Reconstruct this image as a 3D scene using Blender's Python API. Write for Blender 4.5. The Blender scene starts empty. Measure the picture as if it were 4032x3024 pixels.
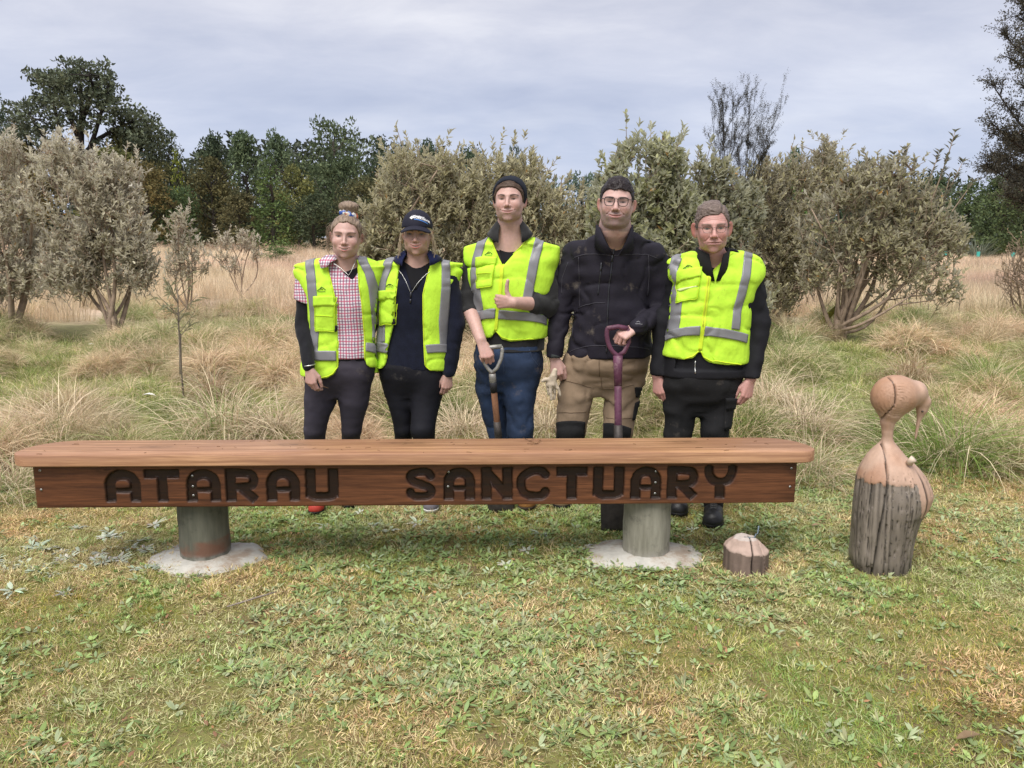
import bpy, bmesh, math, random
import numpy as np
from mathutils import Vector, Matrix
from mathutils.bvhtree import BVHTree

rnd = random.Random(7)
rng = np.random.default_rng(7)
R = math.radians

# ------------------------------------------------------------------ camera, light, exposure
scene = bpy.context.scene
COL = scene.collection
CAM_H, PITCH, FPX = 1.52, R(10.3), 3033.0
cam_data = bpy.data.cameras.new('camera')
cam_data.sensor_width = 36.0
cam_data.lens = 36.0 * FPX / 4032.0
cam_data.clip_end = 2000.0
cam = bpy.data.objects.new('camera', cam_data)
cam.location = (0, 0, CAM_H)
cam.rotation_euler = (R(90) - PITCH, 0, 0)
COL.objects.link(cam)
scene.camera = cam
scene.view_settings.view_transform = 'Standard'
scene.view_settings.look = 'None'
scene.view_settings.gamma = 1.0
scene.view_settings.use_curve_mapping = False
scene.view_settings.exposure = 1.6
scene.render.engine = 'CYCLES'
scene.cycles.max_bounces = 6
scene.cycles.diffuse_bounces = 3
scene.cycles.glossy_bounces = 2
scene.cycles.transparent_max_bounces = 6
scene.cycles.use_adaptive_sampling = True
scene.cycles.use_denoising = True

SUN_EL, SUN_AZ = R(60), R(205)          # high, from behind the camera and a little to the left
sun_data = bpy.data.lights.new('sun', 'SUN')
sun_data.energy = 1.5
sun_data.angle = R(45)                   # bright overcast: very soft
sun_data.color = (1.0, 0.96, 0.90)
sun = bpy.data.objects.new('sun', sun_data)
sd = Vector((math.sin(SUN_AZ) * math.cos(SUN_EL), math.cos(SUN_AZ) * math.cos(SUN_EL), math.sin(SUN_EL)))
sun.rotation_euler = sd.to_track_quat('Z', 'Y').to_euler()
sun.location = sd * 50
COL.objects.link(sun)

world = bpy.data.worlds.new('World')
scene.world = world
world.use_nodes = True

class NT:
 """small helper round a node tree"""
 def __init__(self, tree):
  self.t = tree
  self.t.nodes.clear()

 def n(self, kind, **kw):
  nd = self.t.nodes.new(kind)
  for k, v in kw.items():
   if k.startswith('i_'):
    key = k[2:]
    key = int(key) if key.isdigit() else key.replace('_', ' ')
    nd.inputs[key].default_value = v
   else:
    setattr(nd, k, v)
  return nd

 def l(self, a, b):
  self.t.links.new(a, b)

 def math(self, op, a, b=None, c=None, clamp=False):
  nd = self.t.nodes.new('ShaderNodeMath')
  nd.operation = op
  nd.use_clamp = clamp
  for i, v in enumerate((a, b, c)):
   if v is None:
    continue
   if isinstance(v, (int, float)):
    nd.inputs[i].default_value = v
   else:
    self.l(v, nd.inputs[i])
  return nd.outputs[0]

 def mix(self, fac, a, b, blend='MIX'):
  nd = self.t.nodes.new('ShaderNodeMix')
  nd.data_type = 'RGBA'
  nd.blend_type = blend
  for key, v in ((0, fac), (6, a), (7, b)):
   if isinstance(v, (int, float)):
    nd.inputs[key].default_value = v
   elif isinstance(v, (tuple, list)):
    nd.inputs[key].default_value = (*v[:3], 1)
   else:
    self.l(v, nd.inputs[key])
  return nd.outputs[2]

 def ramp(self, fac, stops, interp='LINEAR'):
  nd = self.t.nodes.new('ShaderNodeValToRGB')
  cr = nd.color_ramp
  cr.interpolation = interp
  while len(cr.elements) < len(stops):
   cr.elements.new(0.5)
  for e, (p, c) in zip(cr.elements, stops):
   e.position = p
   e.color = (*c, 1) if isinstance(c, (tuple, list)) else (c, c, c, 1)
  self.l(fac, nd.inputs[0])
  return nd.outputs[0]

 def noise(self, vec, scale, detail=4, rough=0.55, dist=0.0):
  nd = self.n('ShaderNodeTexNoise')
  nd.inputs['Scale'].default_value = scale
  nd.inputs['Detail'].default_value = detail
  nd.inputs['Roughness'].default_value = rough
  nd.inputs['Distortion'].default_value = dist
  if vec is not None:
   self.l(vec, nd.inputs['Vector'])
  return nd.outputs[0]

 def mapping(self, vec, scale=(1, 1, 1), rot=(0, 0, 0), loc=(0, 0, 0)):
  nd = self.n('ShaderNodeMapping')
  nd.inputs['Scale'].default_value = scale
  nd.inputs['Rotation'].default_value = rot
  nd.inputs['Location'].default_value = loc
  self.l(vec, nd.inputs['Vector'])
  return nd.outputs[0]

# overcast sky: Nishita sky almost wholly covered by banded stratus
w = NT(world.node_tree)
sky = w.n('ShaderNodeTexSky', sky_type='NISHITA')
sky.sun_disc = False
sky.sun_elevation = SUN_EL
sky.sun_rotation = SUN_AZ
tc = w.n('ShaderNodeTexCoord')
sep = w.n('ShaderNodeSeparateXYZ')
w.l(tc.outputs['Generated'], sep.inputs[0])
zz = w.math('ADD', w.math('MAXIMUM', sep.outputs[2], 0.0), 0.24)
cmb = w.n('ShaderNodeCombineXYZ')
w.l(w.math('DIVIDE', sep.outputs[0], zz), cmb.inputs[0])
w.l(w.math('DIVIDE', sep.outputs[1], zz), cmb.inputs[1])
pl = w.mapping(cmb.outputs[0], scale=(0.70, 0.95, 1), rot=(0, 0, R(9)), loc=(3.1, 0.6, 0))
n1 = w.noise(pl, .85, 4, 0.50, 0.3)
pl2 = w.mapping(cmb.outputs[0], scale=(0.9, 1.5, 1), rot=(0, 0, R(-14)), loc=(0.3, 4.2, 0))
n2 = w.noise(pl2, 2.6, 6, 0.6, 0.25)
nn = w.math('ADD', w.math('MULTIPLY', n1, 0.7), w.math('MULTIPLY', n2, 0.3))
cloud = w.ramp(nn, [(0.36, (2.25, 2.36, 2.95)), (0.45, (2.80, 2.88, 3.40)), (0.53, (3.45, 3.46, 3.86)), (0.62, (4.35, 4.30, 4.50))])
low = w.math('MULTIPLY_ADD', sep.outputs[2], -5.0, 1.55, clamp=True)     # lower sky lets more blue through
blue = w.mix(w.math('MULTIPLY', low, 0.48), cloud, (2.45, 2.95, 4.15))
whit = w.ramp(w.noise(w.mapping(tc.outputs['Generated'], scale=(5, 5, 22), loc=(0.4, 0, 0)), 1.0, 4), [(0.52, 0.0), (0.70, 1.0)])
hz = w.math('MULTIPLY', whit, w.math('MULTIPLY_ADD', sep.outputs[2], -6.0, 1.15, clamp=True))
blue = w.mix(w.math('MULTIPLY', hz, 0.8), blue, (4.3, 4.35, 4.6))
col = w.mix(0.94, sky.outputs[0], blue)
bg = w.n('ShaderNodeBackground')
bg.inputs['Strength'].default_value = 0.069
w.l(col, bg.inputs['Color'])
wo = w.n('ShaderNodeOutputWorld')
w.l(bg.outputs[0], wo.inputs[0])

# ------------------------------------------------------------------ from a photo pixel to a place
def ray(px, py):
 xc, yc = (px - 2016.0) / FPX, (1512.0 - py) / FPX
 return np.array((xc, math.cos(PITCH) + yc * math.sin(PITCH), -math.sin(PITCH) + yc * math.cos(PITCH)))

def at(px, py, Y):
 d = ray(px, py)
 return np.array((0, 0, CAM_H)) + d * (Y / d[1])

def gnd(px, py, z=0.0):
 d = ray(px, py)
 return np.array((0, 0, CAM_H)) + d * ((z - CAM_H) / d[2])

# ------------------------------------------------------------------ objects
def tag(o, label=None, cat=None, group=None, kind=None):
 if label: o['label'] = label
 if cat: o['category'] = cat
 if group: o['group'] = group
 if kind: o['kind'] = kind
 return o

def empty(name, loc, label, cat, group=None):
 o = bpy.data.objects.new(name, None)
 o.empty_display_size = 0.1
 o.location = loc
 COL.objects.link(o)
 return tag(o, label, cat, group)

def link(name, mesh, mat=None, parent=None, loc=None):
 o = bpy.data.objects.new(name, mesh)
 COL.objects.link(o)
 if mat is not None and len(mesh.materials) == 0:
  mesh.materials.append(mat)
 if parent is not None:
  o.parent = parent
 if loc is not None:
  o.location = loc
 return o

def mesh_np(name, verts, faces, smooth=True, col=None):
 """verts (n,3); faces (m,k) int array or a list of such arrays"""
 me = bpy.data.meshes.new(name)
 verts = np.asarray(verts, np.float32)
 if isinstance(faces, list) and len(faces) and isinstance(faces[0], tuple): faces = np.array(faces)
 fl = faces if isinstance(faces, list) else [faces]
 fl = [np.asarray(f, np.int32) for f in fl if len(f)]
 me.vertices.add(len(verts))
 me.vertices.foreach_set('co', verts.ravel())
 loops = np.concatenate([f.ravel() for f in fl]) if fl else np.zeros(0, np.int32)
 cnt = np.concatenate([np.full(len(f), f.shape[1], np.int32) for f in fl]) if fl else np.zeros(0, np.int32)
 me.loops.add(len(loops))
 me.loops.foreach_set('vertex_index', loops)
 me.polygons.add(len(cnt))
 st = np.zeros(len(cnt), np.int32)
 if len(cnt): st[1:] = np.cumsum(cnt)[:-1]
 me.polygons.foreach_set('loop_start', st)
 me.polygons.foreach_set('loop_total', cnt)
 if smooth:
  me.polygons.foreach_set('use_smooth', np.ones(len(cnt), bool))
 if col is not None:
  a = me.color_attributes.new('col', 'FLOAT_COLOR', 'POINT')
  c = np.ones((len(verts), 4), np.float32)
  c[:, :3] = col
  a.data.foreach_set('color', c.ravel())
 me.update(calc_edges=True)
 return me

class MB:
 """collects simple shapes into one mesh"""
 def __init__(self):
  self.v, self.f4, self.f3, self.n = [], [], [], 0

 def add(self, v, f4=(), f3=()):
  v = np.asarray(v, float).reshape(-1, 3)
  if len(f4): self.f4.append(np.asarray(f4, int).reshape(-1, 4) + self.n)
  if len(f3): self.f3.append(np.asarray(f3, int).reshape(-1, 3) + self.n)
  self.v.append(v)
  self.n += len(v)

 def tube(self, pts, rad, seg=8, cap=True):
  pts = np.asarray(pts, float)
  n = len(pts)
  rad = np.broadcast_to(np.asarray(rad, float), (n,))
  tan = np.gradient(pts, axis=0)
  tan /= np.linalg.norm(tan, axis=1)[:, None] + 1e-9
  ref = np.array((0, 0, 1.0)) if abs(tan[0][2]) < 0.9 else np.array((1.0, 0, 0))
  u = np.cross(tan[0], ref); u /= np.linalg.norm(u)
  V = []
  ang = np.arange(seg) / seg * 2 * np.pi
  for i in range(n):
   u = u - tan[i] * np.dot(u, tan[i]); u /= np.linalg.norm(u) + 1e-9
   q = np.cross(tan[i], u)
   V.append(pts[i] + rad[i] * (np.cos(ang)[:, None] * u + np.sin(ang)[:, None] * q))
  V = np.concatenate(V)
  F = []
  for i in range(n - 1):
   for k in range(seg):
    a, b = i * seg + k, i * seg + (k + 1) % seg
    F.append((a, b, b + seg, a + seg))
  f3 = []
  if cap:
   V = np.concatenate([V, pts[:1], pts[-1:]])
   c0, c1 = n * seg, n * seg + 1
   for k in range(seg):
    f3.append((c0, (k + 1) % seg, k))
    f3.append((c1, (n - 1) * seg + k, (n - 1) * seg + (k + 1) % seg))
  self.add(V, F, f3)

 def box(self, c, s, rot=None):
  c, s = np.asarray(c, float), np.asarray(s, float) / 2
  v = np.array([(x, y, z) for x in (-1, 1) for y in (-1, 1) for z in (-1, 1)]) * s
  if rot is not None: v = v @ np.asarray(rot).T
  self.add(v + c, [(0, 1, 3, 2), (4, 6, 7, 5), (0, 4, 5, 1), (2, 3, 7, 6), (0, 2, 6, 4), (1, 5, 7, 3)])

 def disc(self, c, r, n=12, h=0.004, axis='y'):
  ang = np.arange(n) / n * 2 * np.pi
  ring = np.stack([np.cos(ang) * r, np.zeros(n), np.sin(ang) * r], 1)
  off = np.array((0, -h, 0))
  if axis == 'z':
   ring = ring[:, [0, 2, 1]]; off = np.array((0, 0, h))
  v = np.concatenate([ring, ring * 0.85 + off, [off]]) + np.asarray(c)
  f4 = [(k, (k + 1) % n, n + (k + 1) % n, n + k) for k in range(n)]
  f3 = [(n + k, n + (k + 1) % n, 2 * n) for k in range(n)]
  self.add(v, f4, f3)

 def mesh(self, name, smooth=True, col=None):
  fl = []
  if self.f4: fl.append(np.concatenate(self.f4))
  if self.f3: fl.append(np.concatenate(self.f3))
  return mesh_np(name, np.concatenate(self.v), fl, smooth, col)

 def build(self, name, mat, parent=None, smooth=True, loc=None):
  return link(name, self.mesh(name, smooth), mat, parent, loc)

# ------------------------------------------------------------------ materials
MATS = {}

def M(name, base=(0.5, 0.5, 0.5), rough=0.8, var=0.15, scale=12.0, bump=0.25, bscale=120.0, attr=False, spec=0.3,
  stretch=(1, 1, 1), metal=0.0, dirt=None, dirt_scale=9.0, dirt_lo=0.58, coat=0.0, bdist=0.004, sheen=0.0, sss=0.0):
 if name in MATS: return MATS[name]
 m = bpy.data.materials.new(name)
 m.use_nodes = True
 t = NT(m.node_tree)
 tc = t.n('ShaderNodeTexCoord')
 vec = t.mapping(tc.outputs['Object'], scale=stretch)
 b = t.n('ShaderNodeBsdfPrincipled')
 b.inputs['Roughness'].default_value = rough
 b.inputs['Specular IOR Level'].default_value = spec
 b.inputs['Metallic'].default_value = metal
 b.inputs['Coat Weight'].default_value = coat
 b.inputs['Sheen Weight'].default_value = sheen
 if sss:
  b.inputs['Subsurface Weight'].default_value = sss
  b.inputs['Subsurface Radius'].default_value = (0.012, 0.005, 0.003)
  b.inputs['Subsurface Scale'].default_value = 0.5
 if attr:
  a = t.n('ShaderNodeVertexColor')
  a.layer_name = 'col'
  src = a.outputs[0]
 else:
  rgb = t.n('ShaderNodeRGB')
  rgb.outputs[0].default_value = (*base, 1)
  src = rgb.outputs[0]
 f = t.noise(vec, scale, 5, 0.6)
 v = t.ramp(f, [(0.3, 1 - var), (0.7, 1 + var * 0.6)])
 c = t.mix(1.0, src, v, 'MULTIPLY')
 if dirt:
  d = t.ramp(t.noise(vec, dirt_scale, 6, 0.7), [(dirt_lo, 0.0), (dirt_lo + 0.16, 0.75)])
  c = t.mix(d, c, dirt)
 t.l(c, b.inputs['Base Color'])
 if bump:
  bn = t.n('ShaderNodeBump')
  bn.inputs['Strength'].default_value = bump
  bn.inputs['Distance'].default_value = bdist
  t.l(t.noise(vec, bscale, 4, 0.6), bn.inputs['Height'])
  t.l(bn.outputs[0], b.inputs['Normal'])
 o = t.n('ShaderNodeOutputMaterial')
 t.l(b.outputs[0], o.inputs[0])
 MATS[name] = m
 return m
# ------------------------------------------------------------------ implicit shapes, one continuous surface out of many
LAT = np.random.default_rng(3).random((32, 32, 32)).astype(np.float32)

def vnoise(p):
 """smooth value noise in -1..1 at points (n,3)"""
 i = np.floor(p).astype(int)
 f = (p - i).astype(np.float32)
 f = f * f * (3 - 2 * f)
 out = 0
 for dx in (0, 1):
  wx = f[:, 0] if dx else 1 - f[:, 0]
  for dy in (0, 1):
   wy = f[:, 1] if dy else 1 - f[:, 1]
   for dz in (0, 1):
    wz = f[:, 2] if dz else 1 - f[:, 2]
    out = out + wx * wy * wz * LAT[(i[:, 0] + dx) & 31, (i[:, 1] + dy) & 31, (i[:, 2] + dz) & 31]
 return out * 2 - 1

def spacing(lo, hi, coarse, fine):
 """grid coordinates from lo to hi; fine = [(a, b, step), ...]"""
 xs = [lo]
 while xs[-1] < hi:
  x = xs[-1]
  st = coarse
  for a, b, s in fine:
   if a - s <= x <= b: st = min(st, s)
   elif x < a: st = min(st, max(s, (a - x) * 0.5))
   else: st = min(st, max(s, (x - b) * 0.6))
  xs.append(x + st)
 return np.array(xs, np.float32)

def loft_fn(rows, grow=0.0, n=2.4):
 t = np.asarray(rows, float)
 z = t[:, 0]
 zi = np.linspace(z[0], z[-1], 120)
 ker = np.hanning(9); ker /= ker.sum()
 cols = [np.convolve(np.pad(np.interp(zi, z, t[:, i]), 4, 'edge'), ker, 'valid') for i in range(1, 5)]

 def fn(X, Y, Z):
  zf = Z.ravel()
  cx, cy, a, b = (np.interp(zf, zi, v).astype(np.float32).reshape(Z.shape) for v in cols)
  a, b = a + grow, b + grow
  q = ((np.abs(X - cx) / a) ** n + (np.abs(Y - cy) / b) ** n) ** (1.0 / n)
  da = np.abs(np.gradient(a.ravel(), zf)).reshape(Z.shape) if zf.size > 2 else 0
  return (q - 1) * np.minimum(a, b) / np.sqrt(1 + da * da)
 fn.mid = lambda Z: np.interp(Z.ravel(), zi, cols[0]).astype(np.float32).reshape(Z.shape)
 fn.half = lambda Z: np.interp(Z.ravel(), zi, cols[2]).astype(np.float32).reshape(Z.shape) + grow
 return fn

def under(rows, grow, gap, z0, z1, n=2.3):
 """cut that keeps a garment inside the vest worn over it; sleeves still leave at the armholes"""
 core = loft_fn(rows, grow, n)

 def fn(X, Y, Z):
  free = sstep(np.abs(X - core.mid(Z)), core.half(Z) - .035, core.half(Z) + .005)
  return np.where((Z > z0) & (Z < z1), core(X, Y, Z) + gap - .3 * free, -1.0)
 return fn

class Field:
 def __init__(self, xs, ys, zs):
  self.a = [np.asarray(v, np.float32) for v in (xs, ys, zs)]
  self.d = np.full([len(v) for v in self.a], 1.0, np.float32)

 def _bl(self, lo, hi):
  sl = []
  for ax, l, h in zip(self.a, lo, hi):
   i0, i1 = np.searchsorted(ax, l), np.searchsorted(ax, h)
   if i1 <= i0: return None
   sl.append(slice(i0, i1))
  g = (self.a[0][sl[0]][:, None, None], self.a[1][sl[1]][None, :, None], self.a[2][sl[2]][None, None, :])
  return tuple(sl), g

 def put(self, fn, lo, hi, k=0.0, op='add', pad=0.03):
  lo, hi = np.asarray(lo, float) - pad - k, np.asarray(hi, float) + pad + k
  b = self._bl(lo, hi)
  if b is None: return self
  sl, g = b
  x = fn(*g)
  cur = self.d[sl]
  if op == 'add':
   r = np.minimum(cur, x)
   if k > 0:
    h = np.maximum(k - np.abs(cur - x), 0) / k
    r = r - h * h * k * 0.25
  else:
   r = np.maximum(cur, -x)
   if k > 0:
    h = np.maximum(k - np.abs(cur + x), 0) / k
    r = r + h * h * k * 0.25
  self.d[sl] = r
  return self

 def rc(self, a, b, ra, rb, k=0.0, op='add'):
  a, b = np.asarray(a, np.float32), np.asarray(b, np.float32)
  ba = b - a
  l2 = max(float(ba @ ba), 1e-9)

  def fn(X, Y, Z):
   h = np.clip(((X - a[0]) * ba[0] + (Y - a[1]) * ba[1] + (Z - a[2]) * ba[2]) / l2, 0, 1)
   return np.sqrt((X - a[0] - h * ba[0]) ** 2 + (Y - a[1] - h * ba[1]) ** 2 + (Z - a[2] - h * ba[2]) ** 2) - (ra + (rb - ra) * h)
  r = max(ra, rb)
  return self.put(fn, np.minimum(a, b) - r, np.maximum(a, b) + r, k, op)

 def chain(self, pts, rads, k=0.0, k2=None, op='add'):
  for i in range(len(pts) - 1):
   self.rc(pts[i], pts[i + 1], rads[i], rads[i + 1], k if i == 0 else (k if k2 is None else k2), op)
  return self

 def ell(self, c, r, k=0.0, op='add', rot=None):
  c, r = np.asarray(c, np.float32), np.asarray(r, np.float32)

  def fn(X, Y, Z):
   x, y, z = X - c[0], Y - c[1], Z - c[2]
   if rot is not None:
    m = np.asarray(rot, np.float32)          # columns are the ellipsoid's axes
    x, y, z = (m[0, 0] * x + m[1, 0] * y + m[2, 0] * z, m[0, 1] * x + m[1, 1] * y + m[2, 1] * z,
       m[0, 2] * x + m[1, 2] * y + m[2, 2] * z)
   k0 = np.sqrt((x / r[0]) ** 2 + (y / r[1]) ** 2 + (z / r[2]) ** 2)
   k1 = np.sqrt((x / r[0] ** 2) ** 2 + (y / r[1] ** 2) ** 2 + (z / r[2] ** 2) ** 2) + 1e-6
   return k0 * (k0 - 1) / k1
  rr = r if rot is None else np.full(3, r.max())
  return self.put(fn, c - rr, c + rr, k, op)

 def loft(self, rows, grow=0.0, k=0.0, n=2.4, z_lo=None, z_hi=None):
  """rows: (z, cx, cy, a, b) stacked upwards; a superelliptic trunk through them"""
  t = np.asarray(rows, float)
  z0, z1 = (t[0, 0] if z_lo is None else z_lo), (t[-1, 0] if z_hi is None else z_hi)
  core = loft_fn(rows, grow, n)
  am, bm = t[:, 3].max() + grow, t[:, 4].max() + grow
  return self.put(lambda X, Y, Z: np.maximum(core(X, Y, Z), np.maximum(z0 - Z, Z - z1 - grow)),
      (t[:, 1].min() - am, t[:, 2].min() - bm, z0), (t[:, 1].max() + am, t[:, 2].max() + bm, z1 + grow), k)

 def cut(self, fn, lo=(-9, -9, -9), hi=(9, 9, 9)):
  """keep only where fn(X, Y, Z) < 0"""
  sl, g = self._bl(lo, hi)
  self.d[sl] = np.maximum(self.d[sl], fn(*g).astype(np.float32))
  return self

 def wrinkle(self, fn, band=0.02):
  i = np.nonzero(np.abs(self.d) < band)
  p = np.stack([self.a[0][i[0]], self.a[1][i[1]], self.a[2][i[2]]], 1)
  self.d[i] += fn(p).astype(np.float32)
  return self

 def nets(self):
  d = self.d
  ins = d < 0
  s = np.s_
  cut0 = [s[:-1], s[1:]]
  cnt = np.zeros([n - 1 for n in d.shape], np.int8)
  for a in cut0:
   for b in cut0:
    for c in cut0:
     cnt += ins[a, b, c]
  act = np.argwhere((cnt > 0) & (cnt < 8))
  idx = np.full(cnt.shape, -1, np.int32)
  idx[act[:, 0], act[:, 1], act[:, 2]] = np.arange(len(act))
  P = np.zeros((len(act), 3)); W = np.zeros(len(act))
  corner = [(x, y, z) for x in (0, 1) for y in (0, 1) for z in (0, 1)]
  vals = {c: d[act[:, 0] + c[0], act[:, 1] + c[1], act[:, 2] + c[2]] for c in corner}
  for c in corner:
   for ax in range(3):
    if c[ax]: continue
    e = list(c); e[ax] = 1; e = tuple(e)
    v0, v1 = vals[c], vals[e]
    m = (v0 < 0) != (v1 < 0)
    t = np.where(m, v0 / np.where(m, v0 - v1, 1), 0)
    for q in range(3):
     A = self.a[q]
     i = act[:, q]
     p = A[i + c[q]] if q != ax else A[i] + t * (A[i + 1] - A[i])
     P[:, q] += np.where(m, p, 0)
    W += m
  P /= W[:, None]
  quads = []
  for ax in range(3):
   lo = [s[1:-1]] * 3; hi = [s[1:-1]] * 3
   lo[ax] = s[:-1]; hi[ax] = s[1:]
   sg = ins[tuple(lo)] != ins[tuple(hi)]
   e = np.argwhere(sg)
   if not len(e): continue
   off = np.ones(3, int); off[ax] = 0
   e = e + off
   flip = ins[e[:, 0], e[:, 1], e[:, 2]]
   u, v = [(1, 2), (2, 0), (0, 1)][ax]
   def cell(du, dv):
    q = e.copy(); q[:, u] -= du; q[:, v] -= dv
    return idx[q[:, 0], q[:, 1], q[:, 2]]
   f = np.stack([cell(1, 1), cell(0, 1), cell(0, 0), cell(1, 0)], 1)
   f[~flip] = f[~flip][:, ::-1]
   quads.append(f)
  F = np.concatenate(quads)
  F = F[(F >= 0).all(1)]
  return P, F

def relax(P, F, it=2, w=0.5, mask=None):
 for _ in range(it):
  acc = np.zeros_like(P); n = np.zeros(len(P))
  for a, b in ((0, 1), (1, 2), (2, 3), (3, 0)):
   for i, j in ((F[:, a], F[:, b]), (F[:, b], F[:, a])):
    n += np.bincount(i, minlength=len(P))
    for q in range(3): acc[:, q] += np.bincount(i, P[j, q], minlength=len(P))
  q = acc / np.maximum(n, 1)[:, None]
  ww = w if mask is None else (w * mask)[:, None]
  P = P + (q - P) * ww
 return P

def keep_big(P, F, minv=60):
 """drop loose crumbs"""
 lab = np.arange(len(P))
 for _ in range(200):
  m = lab[F].min(1)
  new = lab.copy()
  for k in range(4): np.minimum.at(new, F[:, k], m)
  new = new[new]
  if (new == lab).all(): break
  lab = new
 u, inv, c = np.unique(lab, return_inverse=True, return_counts=True)
 ok = (c[inv] >= minv)
 F = F[ok[F].all(1)]
 used = np.zeros(len(P), bool); used[F.ravel()] = True
 remap = np.cumsum(used) - 1
 return P[used], remap[F]

class Surf:
 """a finished surface one can press things onto from the front or from round about"""
 def __init__(self, P, F):
  self.t = BVHTree.FromPolygons([tuple(p) for p in P], [tuple(int(i) for i in f) for f in F])

 def front(self, x, z, y0=-0.8, slant=0.45):
  """what lies behind (x, z) of the plane 0.68 m in front of y0, seen from the front and a little from above"""
  dv = Vector((0, 1, -slant)).normalized()
  h = self.t.ray_cast(Vector((x, y0 + .68, z)) - dv * .5, dv)
  return h[0], h[1]

 def around(self, c, ang, z, r=0.6):
  dv = Vector((math.sin(ang), -math.cos(ang), 0))
  h = self.t.ray_cast(Vector((c[0], c[1], z)) + dv * r, -dv)
  return h[0], h[1]

def sstep(x, a, b):
 t = np.clip((x - a) / (b - a), 0, 1)
 return t * t * (3 - 2 * t)
# ------------------------------------------------------------------ heads
def _e(x, y, z, c, r):
 x, y, z = x - c[0], y - c[1], z - c[2]
 k0 = np.sqrt((x / r[0]) ** 2 + (y / r[1]) ** 2 + (z / r[2]) ** 2)
 k1 = np.sqrt((x / r[0] ** 2) ** 2 + (y / r[1] ** 2) ** 2 + (z / r[2] ** 2) ** 2) + 1e-5
 return k0 * (k0 - 1) / k1

def _c(x, y, z, a, b, ra, rb):
 ba = np.subtract(b, a).astype(np.float32)
 h = np.clip(((x - a[0]) * ba[0] + (y - a[1]) * ba[1] + (z - a[2]) * ba[2]) / float(ba @ ba), 0, 1)
 return np.sqrt((x - a[0] - h * ba[0]) ** 2 + (y - a[1] - h * ba[1]) ** 2 + (z - a[2] - h * ba[2]) ** 2) - (ra + (rb - ra) * h)

def _mn(a, b, k):
 h = np.maximum(k - np.abs(a - b), 0) / k
 return np.minimum(a, b) - h * h * k * 0.25

def _sb(a, b, k):
 h = np.maximum(k - np.abs(a + b), 0) / k
 return np.maximum(a, -b) + h * h * k * 0.25

FACE = dict(w=1.0, jw=1.0, jaw_z=0.0, chin=1.0, chin_y=0.0, cheek=1.0, nose=1.0, nose_w=1.0, smile=0.5, teeth=0.0, mouth_w=1.0, lip=1.0,
   ear=1.0, ear_out=0.0, brow=1.0, squint=1.0, double=0.0, fold=0.5,
   skin=(0.62, 0.40, 0.33), lips=(0.46, 0.20, 0.18), browc=(0.10, 0.06, 0.04), iris=(0.06, 0.045, 0.03),
   stubble=0.0, blush=0.5, old=0.0, scalp=(0.2, 0.14, 0.1), brow_h=1.0, shade=0.0)

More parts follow.
